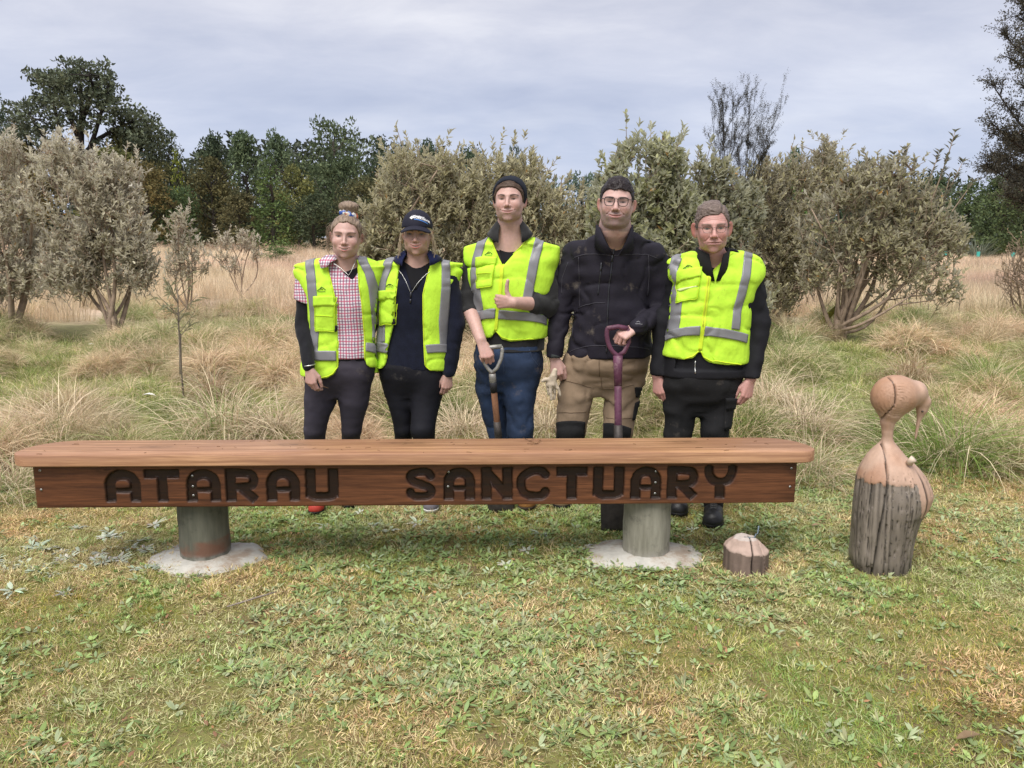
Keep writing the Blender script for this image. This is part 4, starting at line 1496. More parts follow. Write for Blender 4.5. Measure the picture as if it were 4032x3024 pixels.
mb.build('eye', M('bird_eye', (.03, .02, .015), rough=.2, bump=0, spec=.6), bird)

# ------------------------------------------------------------------ spades, gloves and a stem in the hand
def spade(lbl, base_px, Yb, top_c, Yt, ring, shaft_r, handle_m, shaft_m, blade_m, blade_w, blade_h, bands, grp='garden spades the men lean on'):
 b = gnd(*base_px); b = np.array((b[0], b[1], 0.0))
 root = empty('spade', tuple(b), lbl, 'spade', grp)
 apex = at(*top_c, Yt) - b
 sock = np.array((0, .01, blade_h + .02))
 dirv = unit(apex - sock)
 mb = MB(); mb.tube([sock + dirv * .12, sock + (apex - sock) * .5, apex], shaft_r, 14)
 sh = mb.build('shaft', shaft_m, root)
 for (t0, t1, m_) in bands:
  mb = MB(); mb.tube([sock + (apex - sock) * t0, sock + (apex - sock) * t1], shaft_r * 1.12, 14); mb.build('binding', m_, sh)
 mb = MB(); mb.tube([np.array((0, .012, blade_h * .45)), np.array((0, .012, blade_h)), sock + dirv * .18, sock + dirv * .26], [.012, .020, shaft_r * 1.22, shaft_r * 1.16], 14)
 mb.build('socket', blade_m, root)
 mb = MB()
 pts = [at(x, y, Yt + dy) - b for x, y, dy in ring]
 for _ in range(2):
  qv = [pts[0]]
  for a_, b_ in zip(pts[:-1], pts[1:]): qv += [a_ * .75 + b_ * .25, a_ * .25 + b_ * .75]
  qv.append(pts[-1]); pts = qv
 return root, b, apex, dirv, pts

def blade(root, w, h, m):
 V, F = [], []
 nu, nv = 11, 9
 for s in (0, 1):
  for i in range(nv):
   t = i / (nv - 1)
   for k in range(nu):
    u = k / (nu - 1) * 2 - 1
    ww = w / 2 * (1 - .10 * (1 - t) ** 2)
    V.append((u * ww, .020 * u * u - .012 + s * .0035 + .02 * (t - .5) ** 2, -.012 + t * h - .012 * u * u * (1 - t)))
 for s in (0, 1):
  for i in range(nv - 1):
   for k in range(nu - 1):
    a = s * nu * nv + i * nu + k
    F.append((a, a + 1, a + nu + 1, a + nu) if s == 0 else (a, a + nu, a + nu + 1, a + 1))
 e = [k for k in range(nu)] + [i * nu + nu - 1 for i in range(1, nv)] + [(nv - 1) * nu + k for k in range(nu - 2, -1, -1)] + [i * nu for i in range(nv - 2, 0, -1)]
 N = nu * nv
 for a, b in zip(e, e[1:] + e[:1]): F.append((b, a, a + N, b + N))
 link('blade', mesh_np('blade', V, F), m, root)
 mb = MB()
 for s in (-1, 1): mb.box((s * w * .29, .002, h - .004), (w * .40, .022, .006))
 mb.build('tread', m, root, False)

ALU = M('worn_alloy', (.34, .33, .31), rough=.5, metal=.45, var=.3, scale=40, bump=.3)
ASH = M('brown_shaft', (.20, .095, .050), rough=.7, var=.35, scale=10, bump=.25, stretch=(6, 6, .6))
IRON = M('dark_iron', (.075, .066, .062), rough=.55, metal=.5, var=.4, scale=18, bump=.3, dirt=(.11, .085, .06), dirt_scale=9, dirt_lo=.55)
ELT = M('black_band', (.03, .03, .035), rough=.5, var=.3, bump=.2)
PURP = M('purple_handle', (.115, .042, .075), rough=.5, var=.3, scale=25, bump=.3, bscale=60, dirt=(.26, .17, .18), dirt_scale=26, dirt_lo=.54)
root, b, apex, dv, pts = spade('spade with a grey alloy handle and brown shaft held by the man in the beanie', (1973, 2014), 0, (1938, 1470), 4.15,
        [(1938, 1468, 0), (1916, 1446, 0), (1899, 1410, 0), (1903, 1378, 0), (1909, 1368, 0)], .0175, ALU, ASH, IRON, .165, .27, [(.80, .94, ELT)])
mb = MB(); mb.tube([apex - dv * .09, apex - dv * .02, apex], [.019, .020, .018], 14); mb.tube(pts, .0105, 10)
rp = [at(x, y, 4.15) - b for x, y in [(1938, 1468), (1958, 1448), (1974, 1412), (1978, 1378), (1972, 1364)]]
mb.tube(rp, .0105, 10)
mb.tube([at(1905, 1372, 4.15) - b, at(1940, 1367, 4.15) - b, at(1976, 1364, 4.15) - b], .0125, 10)
mb.build('handle', ALU, root); blade(root, .165, .27, IRON)
root, b, apex, dv, pts = spade('spade with a purple handle and shaft held by the man in the dark jacket', (2430, 2094), 0, (2433, 1400), 4.02,
        [(2433, 1402, 0), (2410, 1384, 0), (2393, 1350, 0), (2388, 1310, 0), (2394, 1292, 0)], .0195, PURP, PURP, IRON, .185, .30, [])
mb = MB(); mb.tube([apex - dv * .16, apex - dv * .06, apex], [.0205, .024, .026], 14); mb.tube(pts, .0125, 10)
mb.tube([at(x, y, 4.02) - b for x, y in [(2433, 1402), (2458, 1386), (2474, 1350), (2478, 1314), (2472, 1296)]], .0125, 10)
mb.tube([at(2390, 1294, 4.02) - b, at(2433, 1286, 4.02) - b, at(2474, 1294, 4.02) - b], .0135, 10)
mb.build('handle', PURP, root); blade(root, .185, .30, IRON)

GY_ = 4.19
gl = lambda x, y, d=0.0: at(x, y, GY_ + d)
c0 = gl(2172, 1520)
fld = Field(*[np.arange(l, h, .0036, dtype=np.float32) for l, h in ((c0[0] - .09, c0[0] + .09), (c0[1] - .06, c0[1] + .06), (c0[2] - .11, c0[2] + .11))])
fld.rc(gl(2186, 1458), gl(2178, 1486), .012, .020, .008); fld.rc(gl(2178, 1486), gl(2176, 1512), .020, .024, .01); fld.rc(gl(2168, 1490, .01), gl(2162, 1515, .008), .016, .018, .01)
fld.chain([gl(2166, 1492), gl(2150, 1494), gl(2136, 1500)], [.013, .011, .008], .008)
for x0, y0, x1, y1, x2, y2, dy in [(2164, 1512, 2158, 1532, 2160, 1552, .012), (2170, 1514, 2168, 1544, 2171, 1572, -.010), (2180, 1514, 2184, 1545, 2182, 1570, .010), (2185, 1508, 2197, 1530, 2206, 1556, -.006)]:
 fld.chain([gl(x0, y0, dy), gl(x1, y1, dy), gl(x2, y2, dy)], [.0105, .0098, .0082], .004)
fld.wrinkle(fold_noise((34, 34, 34), .003, (80, 80, 80), .0016))
P, F = fld.nets(); P, F = keep_big(P, F, 100)
o = link('gloves', mesh_np('gloves', P - c0, F), M('cream_leather', (.50, .42, .32), rough=.75, var=.25, scale=25, bump=.4, bscale=90, dirt=(.22, .17, .12), dirt_scale=18, dirt_lo=.6), None, tuple(c0))
tag(o, 'cream leather work gloves dangling from a hand of the man in the dark jacket', 'gloves')
s0 = at(1252, 1498, 4.04)
mb = MB(); mb.tube([at(1246, 1484, 4.05) - s0, at(1258, 1512, 4.02) - s0, at(1275, 1522, 4.0) - s0, at(1294, 1529, 4.0) - s0], .0012, 5)
tag(mb.build('grass_stem', M('dry_stem'), None, loc=tuple(s0)), 'dry grass stem held in the hand of the woman with the bun', 'stem')
# ------------------------------------------------------------------ terrain
def gz(x, y):
 x, y = np.asarray(x, float), np.asarray(y, float)
 p = np.stack([x.ravel(), y.ravel(), 0 * x.ravel()], 1)
 fr = np.clip((y - 14) / 66, 0, 1.6)
 rise = fr * (.80 - .62 * np.tanh((x + 4) / 16))
 h = (vnoise(p * (1.15, 1.15, 1)) * .075 + vnoise(p * (.45, .45, 1) + 5) * .07 + vnoise(p * (2.9, 2.9, 1)) * .03).reshape(x.shape) + .05
 amp = sstep(y, tuss_y(x), tuss_y(x) + 1.3) * (1 - .55 * sstep(y, 14, 22))
 lawn = (vnoise(p * (2.5, 2.5, 1)) * .010 + vnoise(p * (9, 9, 1)) * .005).reshape(x.shape)
 return rise + h * amp + lawn * (1 - amp) - .004

def tuss_y(x):
 """where the mown lawn gives way to tussock"""
 x = np.asarray(x, float)
 return 5.35 - 1.0 * sstep(-x, 1.7, 3.0) - .75 * sstep(x, 1.9, 3.4) + .25 * np.sin(x * 2.3 + 1)

def zat(x, y): return float(gz(np.array([x]), np.array([y]))[0])

def grid_axis(segs):
 out = []
 for a, b, s in segs: out.append(np.arange(a, b, s))
 return np.concatenate(out + [[segs[-1][1]]])

gxs = grid_axis([(-400, -80, 20), (-80, -24, 4), (-24, -8, .8), (-8, 8, .16), (8, 24, .8), (24, 80, 4), (80, 400, 20)])
gys = grid_axis([(-30, 1, 2), (1, 8, .14), (8, 20, .35), (20, 60, 2), (60, 140, 5), (140, 700, 40)])
GXX, GYY = np.meshgrid(gxs, gys, indexing='ij')
GZZ = gz(GXX, GYY)
n0, n1 = GXX.shape
ii = np.arange(n0 * n1).reshape(n0, n1)
Qg = np.stack([ii[:-1, :-1], ii[1:, :-1], ii[1:, 1:], ii[:-1, 1:]], -1).reshape(-1, 4)
zone = np.zeros((n0 * n1, 3))
tl = sstep(GYY, tuss_y(GXX) - .1, tuss_y(GXX) + .5)
tm = sstep(GYY + 1.2 * np.sin(GXX * .5), 13, 19)
zone[:, 0] = tl.ravel(); zone[:, 1] = tm.ravel()
gm = bpy.data.materials.new('meadow_soil'); gm.use_nodes = True
t = NT(gm.node_tree)
tc = t.n('ShaderNodeTexCoord'); va = t.n('ShaderNodeVertexColor'); va.layer_name = 'col'
sp = t.n('ShaderNodeSeparateColor'); t.l(va.outputs[0], sp.inputs[0])
P0 = tc.outputs['Object']
f1, f2, f3 = t.noise(P0, 1.6, 5, .6), t.noise(P0, 9, 5, .65), t.noise(P0, 75, 5, .8)
mixf = t.math('ADD', t.math('MULTIPLY', f1, .30), t.math('ADD', t.math('MULTIPLY', f2, .30), t.math('MULTIPLY', f3, .40)))
lawn = t.ramp(mixf, [(.38, (.10, .06, .04)), (.45, (.20, .155, .08)), (.52, (.25, .235, .085)), (.62, (.17, .21, .065))])
moss = t.ramp(t.noise(P0, 2.8, 4, .6), [(.56, 0.0), (.68, .8)])
lawn = t.mix(moss, lawn, t.ramp(f3, [(.35, (.09, .085, .015)), (.65, (.27, .25, .03))]))
tus = t.ramp(mixf, [(.36, (.09, .08, .04)), (.48, (.21, .20, .085)), (.60, (.27, .28, .10))])
mea = t.ramp(mixf, [(.34, (.36, .27, .20)), (.50, (.52, .40, .31)), (.64, (.62, .49, .38))])
c = t.mix(sp.outputs[0], lawn, tus); c = t.mix(sp.outputs[1], c, mea)
bs = t.n('ShaderNodeBsdfPrincipled'); bs.inputs['Roughness'].default_value = .95; bs.inputs['Specular IOR Level'].default_value = .1
t.l(c, bs.inputs['Base Color'])
bn = t.n('ShaderNodeBump'); bn.inputs['Strength'].default_value = .8; bn.inputs['Distance'].default_value = .015
t.l(f3, bn.inputs['Height']); t.l(bn.outputs[0], bs.inputs['Normal'])
o = t.n('ShaderNodeOutputMaterial'); t.l(bs.outputs[0], o.inputs[0])
ground = link('ground', mesh_np('ground', np.stack([GXX, GYY, GZZ], -1).reshape(-1, 3), Qg, True, zone), gm)
tag(ground, kind='structure')

# ------------------------------------------------------------------ grass and herbs as scattered masses
def plant_mat(name, rough=.7, tint_scale=1.2, tint=((.85, .9, .8), (1.1, 1.05, 1.0)), back=None, rnd_amt=.25, spec=.25, objcol=False, trans=.30):
 """vertex colour, varied from plant to plant and slowly over the ground"""
 m = bpy.data.materials.new(name); m.use_nodes = True
 t = NT(m.node_tree)
 va = t.n('ShaderNodeVertexColor'); va.layer_name = 'col'
 oi = t.n('ShaderNodeObjectInfo')
 r = t.math('MULTIPLY_ADD', oi.outputs['Random'], rnd_amt * 2, 1 - rnd_amt)
 c = t.mix(1.0, va.outputs[0], t.ramp(t.noise(oi.outputs['Location'], tint_scale, 3, .6), [(.35, tint[0]), (.65, tint[1])]), 'MULTIPLY')
 if objcol: c = t.mix(1.0, c, oi.outputs['Color'], 'MULTIPLY')
 g = t.n('ShaderNodeNewGeometry')
 if back:
  c = t.mix(g.outputs['Backfacing'], c, back)
 k = t.n('ShaderNodeVectorMath', operation='SCALE'); t.l(c, k.inputs[0]); t.l(r, k.inputs['Scale'])
 b = t.n('ShaderNodeBsdfPrincipled')
 b.inputs['Roughness'].default_value = rough; b.inputs['Specular IOR Level'].default_value = spec
 t.l(k.outputs[0], b.inputs['Base Color'])
 tr = t.n('ShaderNodeBsdfTranslucent'); t.l(k.outputs[0], tr.inputs[0])
 x = t.n('ShaderNodeMixShader'); x.inputs[0].default_value = trans
 t.l(b.outputs[0], x.inputs[1]); t.l(tr.outputs[0], x.inputs[2])
 o = t.n('ShaderNodeOutputMaterial'); t.l(x.outputs[0], o.inputs[0])
 return m

def blades(n, rad, ln, wd, lean, droop, cols, seed, seg=3, base_sink=.01, dome=0.0):
 """n grass blades: bent ribbons. cols = [(weight, rgb), ...]"""
 g = np.random.default_rng(seed)
 a = g.uniform(0, 2 * np.pi, n); r = rad * np.sqrt(g.random(n))
 bx, by = r * np.cos(a), r * np.sin(a)
 L = g.uniform(*ln, n); W = g.uniform(*wd, n)
 da = a + g.normal(0, .7, n)
 le = g.uniform(*lean, n); dr = g.uniform(*droop, n)
 bz = -base_sink + dome * (1 - (r / max(rad, 1e-6)) ** 2)
 pos = np.stack([bx, by, bz + 0 * bx], 1)
 ang = le.copy()
 V = np.zeros((n, seg + 1, 2, 3))
 side = np.stack([-np.sin(da), np.cos(da), 0 * da], 1)
 tw = g.normal(0, .5, n)
 side = side * np.cos(tw)[:, None] + np.stack([0 * da, 0 * da, np.sin(tw)], 1)
 for s in range(seg + 1):
  w = (W * (1 - (s / seg) ** 1.6 * .9))[:, None]
  V[:, s, 0] = pos - side * w / 2; V[:, s, 1] = pos + side * w / 2
  st = L / seg
  pos = pos + np.stack([np.cos(da) * np.sin(ang) * st, np.sin(da) * np.sin(ang) * st, np.cos(ang) * st], 1)
  ang = ang + dr / seg
 wts = np.array([c[0] for c in cols], float); wts /= wts.sum()
 pick = g.choice(len(cols), n, p=wts)
 C = np.array([c[1] for c in cols])[pick] * g.uniform(.72, 1.25, (n, 1))
 k = np.arange(n)[:, None] * (seg + 1) * 2 + np.arange(seg)[None] * 2
 F = np.stack([k, k + 1, k + 3, k + 2], -1).reshape(-1, 4)
 Cv = np.repeat(C[:, None], (seg + 1) * 2, 1).reshape(-1, 3)
 return V.reshape(-1, 3), F, Cv

def leaf_set(base, direc, up, L, W, fold=.25, bend=.2, six=False, oval=False):
 """many leaves at once: two folded halves each"""
 d = direc / np.linalg.norm(direc, axis=1)[:, None]
 s = np.cross(d, up); s /= np.linalg.norm(s, axis=1)[:, None] + 1e-9
 u = np.cross(s, d)
 L, W = L[:, None], W[:, None]
 tip = base + d * L - u * L * bend
 mid = base + d * L * .48
 l = mid - s * W / 2 + u * W * fold; r = mid + s * W / 2 + u * W * fold
 if oval:
  a, c = base + d * L * .30, base + d * L * .70 - u * L * bend * .45
  V = np.stack([base, a - s * W * .46 + u * W * fold, c - s * W * .42 + u * W * fold, tip, c + s * W * .42 + u * W * fold, a + s * W * .46 + u * W * fold], 1)
  k = np.arange(len(base))[:, None] * 6
  return V.reshape(-1, 3), np.concatenate([k + np.array([[0, 3, 2, 1]]), k + np.array([[0, 5, 4, 3]])]), 6
 if not six:
  V = np.stack([base, l, tip, r], 1)
  n = len(base); k = np.arange(n)[:, None] * 4
  F3 = np.concatenate([k + np.array([[0, 2, 1]]), k + np.array([[0, 3, 2]])])
  return V.reshape(-1, 3), F3, 4
 q = base + d * L * .76 - u * L * bend * .45
 l2 = q - s * W * .36 + u * W * fold * .7; r2 = q + s * W * .36 + u * W * fold * .7
 l1 = base + d * L * .22 - s * W * .34 + u * W * fold * .6; r1 = base + d * L * .22 + s * W * .34 + u * W * fold * .6
 V = np.stack([base, l1, l, l2, tip, r2, r, r1, mid, q], 1)
 n = len(base); k = np.arange(n)[:, None] * 10
 tri = np.concatenate([k + np.array([t_]) for t_ in ((0, 8, 1), (1, 8, 2), (2, 8, 9), (2, 9, 3), (3, 9, 4), (0, 7, 8), (7, 6, 8), (6, 9, 8), (6, 5, 9), (5, 4, 9))])
 return V.reshape(-1, 3), tri, 10

def rosette(seed, n, ln, wd, elev, col, six=True):
 g = np.random.default_rng(seed)
 a = np.arange(n) * 2.39996 + g.normal(0, .6, n)
 e = g.uniform(*elev, n)
 d = np.stack([np.cos(a) * np.cos(e), np.sin(a) * np.cos(e), np.sin(e)], 1)
 b = np.stack([np.cos(a) * .006, np.sin(a) * .006, np.full(n, .004)], 1)
 V, F, k = leaf_set(b, d, np.tile((0, 0, 1.0), (n, 1)), g.uniform(*ln, n), g.uniform(*wd, n), -.10, .18, six)
 C = np.repeat((np.array(col) * g.uniform(.75, 1.25, (n, 1)) * (1 + g.normal(0, .06, (n, 3)))), k, 0)
 return V, F, C

LIB = {}

def library(name, parts, mat):
 """variants kept out of the scene; only their instances show"""
 c = bpy.data.collections.new(name)
 for i, (V, F, C) in enumerate(parts):
  me = mesh_np(f'{name}_{i:02d}', V, F, False, C.clip(0, 1)); me.materials.append(mat)
  o = bpy.data.objects.new(f'{name}_{i:02d}', me); c.objects.link(o)
 LIB[name] = (c, len(parts))

def scatter(name, lib, xy, scale, label, cat, tiltmax=.25, zoff=0.0, seed=1, zfn=gz, ups=None, picks=None, dz=None):
 g = np.random.default_rng(seed)
 c, k = LIB[lib]
 n = len(xy)
 z = zfn(xy[:, 0], xy[:, 1]) + zoff + (0 if dz is None else dz)
 me = bpy.data.meshes.new(name)
 me.vertices.add(n)
 me.vertices.foreach_set('co', np.stack([xy[:, 0], xy[:, 1], z], 1).astype(np.float32).ravel())
 rots = np.stack([g.normal(0, tiltmax, n), g.normal(0, tiltmax, n), g.uniform(0, 6.283, n)], 1)
 if ups is not None:
  rots = np.array([(Vector((0, 0, 1)).rotation_difference(Vector(u)).to_matrix() @ Matrix.Rotation(q, 3, 'Z')).to_euler() for u, q in zip(ups, rots[:, 2])])
 a = me.attributes.new('rot', 'FLOAT_VECTOR', 'POINT')
 a.data.foreach_set('vector', rots.astype(np.float32).ravel())
 a = me.attributes.new('siz', 'FLOAT', 'POINT'); a.data.foreach_set('value', np.asarray(scale, np.float32))
 a = me.attributes.new('pick', 'INT', 'POINT'); a.data.foreach_set('value', (g.integers(0, k, n) if picks is None else picks).astype(np.int32))
 me.update()
 o = link(name, me)
 ng = bpy.data.node_groups.new(name, 'GeometryNodeTree')
 ng.interface.new_socket('Geometry', in_out='INPUT', socket_type='NodeSocketGeometry')
 ng.interface.new_socket('Geometry', in_out='OUTPUT', socket_type='NodeSocketGeometry')
 N, Lk = ng.nodes, ng.links
 gi, go = N.new('NodeGroupInput'), N.new('NodeGroupOutput')
 ci = N.new('GeometryNodeCollectionInfo'); ci.inputs['Collection'].default_value = c
 ci.inputs['Separate Children'].default_value = True; ci.inputs['Reset Children'].default_value = True
 ip = N.new('GeometryNodeInstanceOnPoints'); ip.inputs['Pick Instance'].default_value = True
 def attr(nm, dt):
  q = N.new('GeometryNodeInputNamedAttribute'); q.data_type = dt; q.inputs['Name'].default_value = nm
  return next(s for s in q.outputs if s.enabled and s.name == 'Attribute')
 Lk.new(gi.outputs[0], ip.inputs['Points']); Lk.new(ci.outputs[0], ip.inputs['Instance'])
 Lk.new(attr('pick', 'INT'), ip.inputs['Instance Index']); Lk.new(attr('rot', 'FLOAT_VECTOR'), ip.inputs['Rotation']); Lk.new(attr('siz', 'FLOAT'), ip.inputs['Scale'])
 Lk.new(ip.outputs[0], go.inputs[0])
 md = o.modifiers.new('scatter', 'NODES'); md.node_group = ng
 return tag(o, label, cat, kind='stuff')

def spots(n, x0, x1, y0, y1, keep, seed):
 g = np.random.default_rng(seed)
 p = np.stack([g.uniform(x0, x1, n), g.uniform(y0, y1, n)], 1)
 w = keep(p[:, 0], p[:, 1])
 return p[g.random(n) < w]

def nz2(x, y, s, o=0.0): return vnoise(np.stack([x * s + o, y * s + o, 0 * x + o], 1))

def clear_of(x, y):
 """0 where posts, footings and shoes stand"""
 m = np.ones_like(x)
 for cx, cy, rx, ry in [(-1.42, 3.58, .225, .165), (.635, 3.61, .27, .16), (k0[0], k0[1], .15, .13), (c0s[0], c0s[1], .11, .11)]:
  m *= (((x - cx) / rx) ** 2 + ((y - cy) / ry) ** 2) > 1
 return m

c0s = np.array(bpy.data.objects['post_stub'].location)
GRN, GRN2, STRAW, BRN, OLV = (.29, .37, .115), (.2, .3, .07), (.68, .60, .37), (.42, .29, .18), (.44, .43, .14)
GM = plant_mat('lawn_grass', tint_scale=1.4, tint=((1.12, .95, .85), (.82, 1.02, .85)))
RM = plant_mat('lawn_herb', tint_scale=2.2, rough=.6, spec=.2)
library('lawn_tuft', [blades(50, .055, (.012, .040), (.0022, .0042), (.3, 1.25), (.3, 1.4), [(5, GRN), (4, OLV), (3, STRAW), (1, BRN)], 10 + i) for i in range(4)], GM)
library('straw_tuft', [blades(40, .060, (.010, .034), (.0020, .0042), (.7, 1.5), (.1, .7), [(6, STRAW), (2, BRN), (2, OLV), (1, (.76, .62, .44))], 20 + i, base_sink=-.004) for i in range(4)], GM)
library('moss_tuft', [blades(60, .050, (.008, .022), (.0020, .0040), (.1, 1.1), (.1, .6), [(4, (.48, .45, .07)), (3, (.36, .38, .08)), (2, (.58, .50, .17))], 30 + i, seg=2) for i in range(3)], GM)
library('rosette', [rosette(40 + i, 5 + i % 5, (.016, .046), (.009, .019), (.05, .75), [(.33, .40, .20), (.31, .39, .16), (.40, .46, .29), (.26, .34, .14)][i % 4]) for i in range(9)], RM)
library('clover', [rosette(60 + i, 16, (.012, .024), (.007, .012), (.2, 1.1), (.33, .46, .17), False) for i in range(3)], RM)
library('dead_leaf', [rosette(70 + i, 2, (.018, .034), (.008, .014), (.0, .3), (.42, .23, .14)) for i in range(3)], RM)

inlawn = lambda x, y: (y < tuss_y(x) + .35) * clear_of(x, y)
n_ = 52000
p = spots(n_, -5.6, 5.6, 1.7, 6.0, lambda x, y: inlawn(x, y) * np.clip(.72 + .8 * nz2(x, y, 1.7) + .5 * nz2(x, y, 6.0, 9), .06, 1), 3)
scatter('lawn', 'lawn_tuft', p, np.random.default_rng(1).uniform(.6, 1.15, len(p)) * (1 + .35 * np.clip(nz2(p[:, 0], p[:, 1], 2.2, 4), 0, 1)), 'short green lawn grass in front of and under the bench', 'grass', .15)
p = spots(42000, -5.6, 5.6, 1.7, 6.0, lambda x, y: inlawn(x, y) * np.clip(.40 - .9 * nz2(x, y, 1.7) + .4 * nz2(x, y, 5.0, 2), .04, 1), 4)
scatter('dry_thatch', 'straw_tuft', p, np.random.default_rng(2).uniform(.6, 1.2, len(p)), 'dry straw coloured thatch lying in the lawn', 'grass', .2, seed=2)
p = spots(20000, -5.6, 5.6, 1.7, 6.0, lambda x, y: inlawn(x, y) * np.clip(.12 + 1.5 * nz2(x, y, 1.3, 20), 0, 1), 5)
scatter('lawn_moss', 'moss_tuft', p, np.random.default_rng(3).uniform(.7, 1.3, len(p)), 'yellow green moss patches in the lawn', 'moss', .1, seed=3)
near = lambda x, y: np.clip(1.05 - (y - 2.0) * .16, .3, 1)
p = spots(30000, -5.6, 5.6, 1.7, 5.6, lambda x, y: inlawn(x, y) * np.clip(.50 + 1.15 * nz2(x, y, 1.5, 31), .05, 1) * near(x, y), 6)
scatter('lawn_rosettes', 'rosette', p, np.random.default_rng(4).uniform(.55, 1.15, len(p)), 'flat broad leaved weeds growing through the lawn', 'weeds', .12, .004, 4)
p = spots(12000, -5.6, 5.6, 1.7, 5.6, lambda x, y: inlawn(x, y) * np.clip(.1 + 1.2 * nz2(x, y, 1.9, 44), 0, 1), 7)
scatter('lawn_clover', 'clover', p, np.random.default_rng(5).uniform(.7, 1.3, len(p)), 'small round leaved clover in the lawn', 'clover', .1, .002, 5)
p = spots(2600, -5.6, 5.6, 1.7, 5.6, lambda x, y: inlawn(x, y) * .8, 8)
scatter('leaf_litter', 'dead_leaf', p, np.random.default_rng(6).uniform(.4, 1.1, len(p)), 'small brown fallen leaves scattered over the lawn', 'leaf litter', .2, .012, 6)

# pale grey weeds left of the bench
library('silver_weed', [rosette(80 + i, 11, (.035, .075), (.012, .020), (.05, .5), (.56, .60, .54)) for i in range(3)], RM)
p = np.concatenate([np.random.default_rng(9).normal((-1.95, 3.62), (.28, .16), (34, 2)), np.random.default_rng(10).normal((-2.3, 3.45), (.3, .14), (20, 2)), np.random.default_rng(14).normal((-.55, 3.9), (.9, .25), (16, 2))])
p = p[clear_of(p[:, 0], p[:, 1]) > 0]
scatter('grey_weeds', 'silver_weed', p, np.random.default_rng(7).uniform(.5, 1.1, len(p)), 'pale grey leaved weeds on the lawn by the left bench post', 'weeds', .1, .006, 7)

# rough tussock and the meadow beyond it
TM = plant_mat('tussock_grass', tint_scale=.55, tint=((1.12, 1.0, .98), (.82, .90, .80)), rough=.8, spec=.12)
TST, TPK, TBR, TGR = (.74, .63, .44), (.70, .56, .42), (.52, .39, .27), (.30, .35, .14)
library('tussock', [blades(105, .11, (.22, .50), (.0030, .0062), (.35, 1.35), (.7, 1.9), cols, 100 + i, 4) for i, cols in enumerate([
 [(6, TST), (2, TPK), (2, TBR), (1, TGR)], [(5, TST), (3, TPK), (2, TBR)], [(4, TST), (3, TGR), (2, TBR), (1, (.34, .34, .14))], [(3, TPK), (3, TBR), (3, TST)], [(6, (.20, .27, .085)), (3, TST), (2, (.30, .31, .12))]])], TM)
library('short_sward', [blades(70, .13, (.04, .14), (.003, .006), (.2, 1.2), (.4, 1.4), [(5, (.27, .35, .115)), (3, (.44, .44, .17)), (3, TST)], 120 + i, 3) for i in range(3)], TM)
rough = lambda x, y: sstep(y, tuss_y(x) - .1, tuss_y(x) + .55)
lowgap = lambda x, y: np.exp(-(((x + 2.35) / .75) ** 2 + ((y - 7.0) / .55) ** 2)) + np.exp(-(((x - 2.0) / .9) ** 2 + ((y - 6.6) / .5) ** 2)) + .6 * np.exp(-(((x - 1.1) / .8) ** 2 + ((y - 7.4) / .7) ** 2))
def mounds(n, x0, x1, y0, y1, keep, seed, per=(13, 22), rad=(.22, .46)):
 """tufts gathered on hummocks, hanging outwards"""
 g = np.random.default_rng(seed)
 c = spots(n, x0, x1, y0, y1, keep, seed)
 xy, up, pk, sz, dz = [], [], [], [], []
 gn = nz2(c[:, 0], c[:, 1], .8, 13) + .22 * sstep(c[:, 0], 1.8, 3)
 for (cx, cy), q in zip(c, gn):
  m, R_ = g.integers(*per), g.uniform(*rad)
  r = R_ * np.sqrt(g.random(m)); a = g.uniform(0, 6.283, m)
  xy.append(np.stack([cx + r * np.cos(a), cy + r * np.sin(a)], 1))
  t = (r / R_) * g.uniform(.6, 1.3)
  up.append(np.stack([np.cos(a) * np.sin(t), np.sin(a) * np.sin(t), np.cos(t)], 1))
  k = g.choice(5, p=[.38, .22, .18, .16, .06]) if q < .14 else g.choice([2, 4, 0], p=[.4, .4, .2])
  pk.append(np.full(m, k)); sz.append(g.uniform(.58, 1.12) * g.uniform(.8, 1.15, m) * (1 - .25 * r / R_)); dz.append(R_ * .48 * (1 - (r / R_) ** 2))
 return np.concatenate(xy), dict(ups=np.concatenate(up), picks=np.concatenate(pk), dz=np.concatenate(dz)), np.concatenate(sz)

p, kw_, sz = mounds(520, -9.5, 9.5, 4.4, 10.5, lambda x, y: sstep(y, tuss_y(x) + .25, tuss_y(x) + .8) * np.clip(.55 + 1.2 * nz2(x, y, .9) - lowgap(x, y) * 1.3, .0, 1) * (np.abs(x) < y * .9 + .6), 11)
scatter('rough_grass', 'tussock', p, sz, 'long dry tussock grass behind the bench', 'grass', seed=11, **kw_)
p = spots(1000, -10, 10, 4.2, 10.5, lambda x, y: rough(x, y) * np.clip(.35 + .6 * nz2(x, y, 1.2, 3) - lowgap(x, y), 0, 1) * (np.abs(x) < y * .9 + .6), 21)
scatter('loose_grass', 'tussock', p, np.random.default_rng(21).uniform(.4, .75, len(p)), 'loose dry grass lying between the tussocks', 'grass', .6, seed=21)
p, kw_, sz = mounds(560, -19, 19, 9.6, 18, lambda x, y: np.clip(.7 + .6 * nz2(x, y, .7), .1, 1) * (np.abs(x) < y * .9 + .6) * sstep(-y, -18, -13), 12, (10, 16), (.3, .6))
scatter('rough_grass_far', 'tussock', p, sz * 1.15, 'tussock grass farther back among the shrubs', 'grass', seed=12, **kw_)
p = spots(16000, -10, 10, 4.0, 13, lambda x, y: rough(x, y) * np.clip(.62 - .9 * nz2(x, y, .9) + lowgap(x, y), .08, 1) * (np.abs(x) < y * .9 + .8), 13)
scatter('green_sward', 'short_sward', p, np.random.default_rng(13).uniform(.5, 1.2, len(p)), 'short green grass between the tussocks', 'grass', .15, seed=13)
PK = [(5, (.74, .60, .48)), (3, (.64, .50, .39)), (2, (.80, .68, .55)), (1, (.52, .44, .30))]
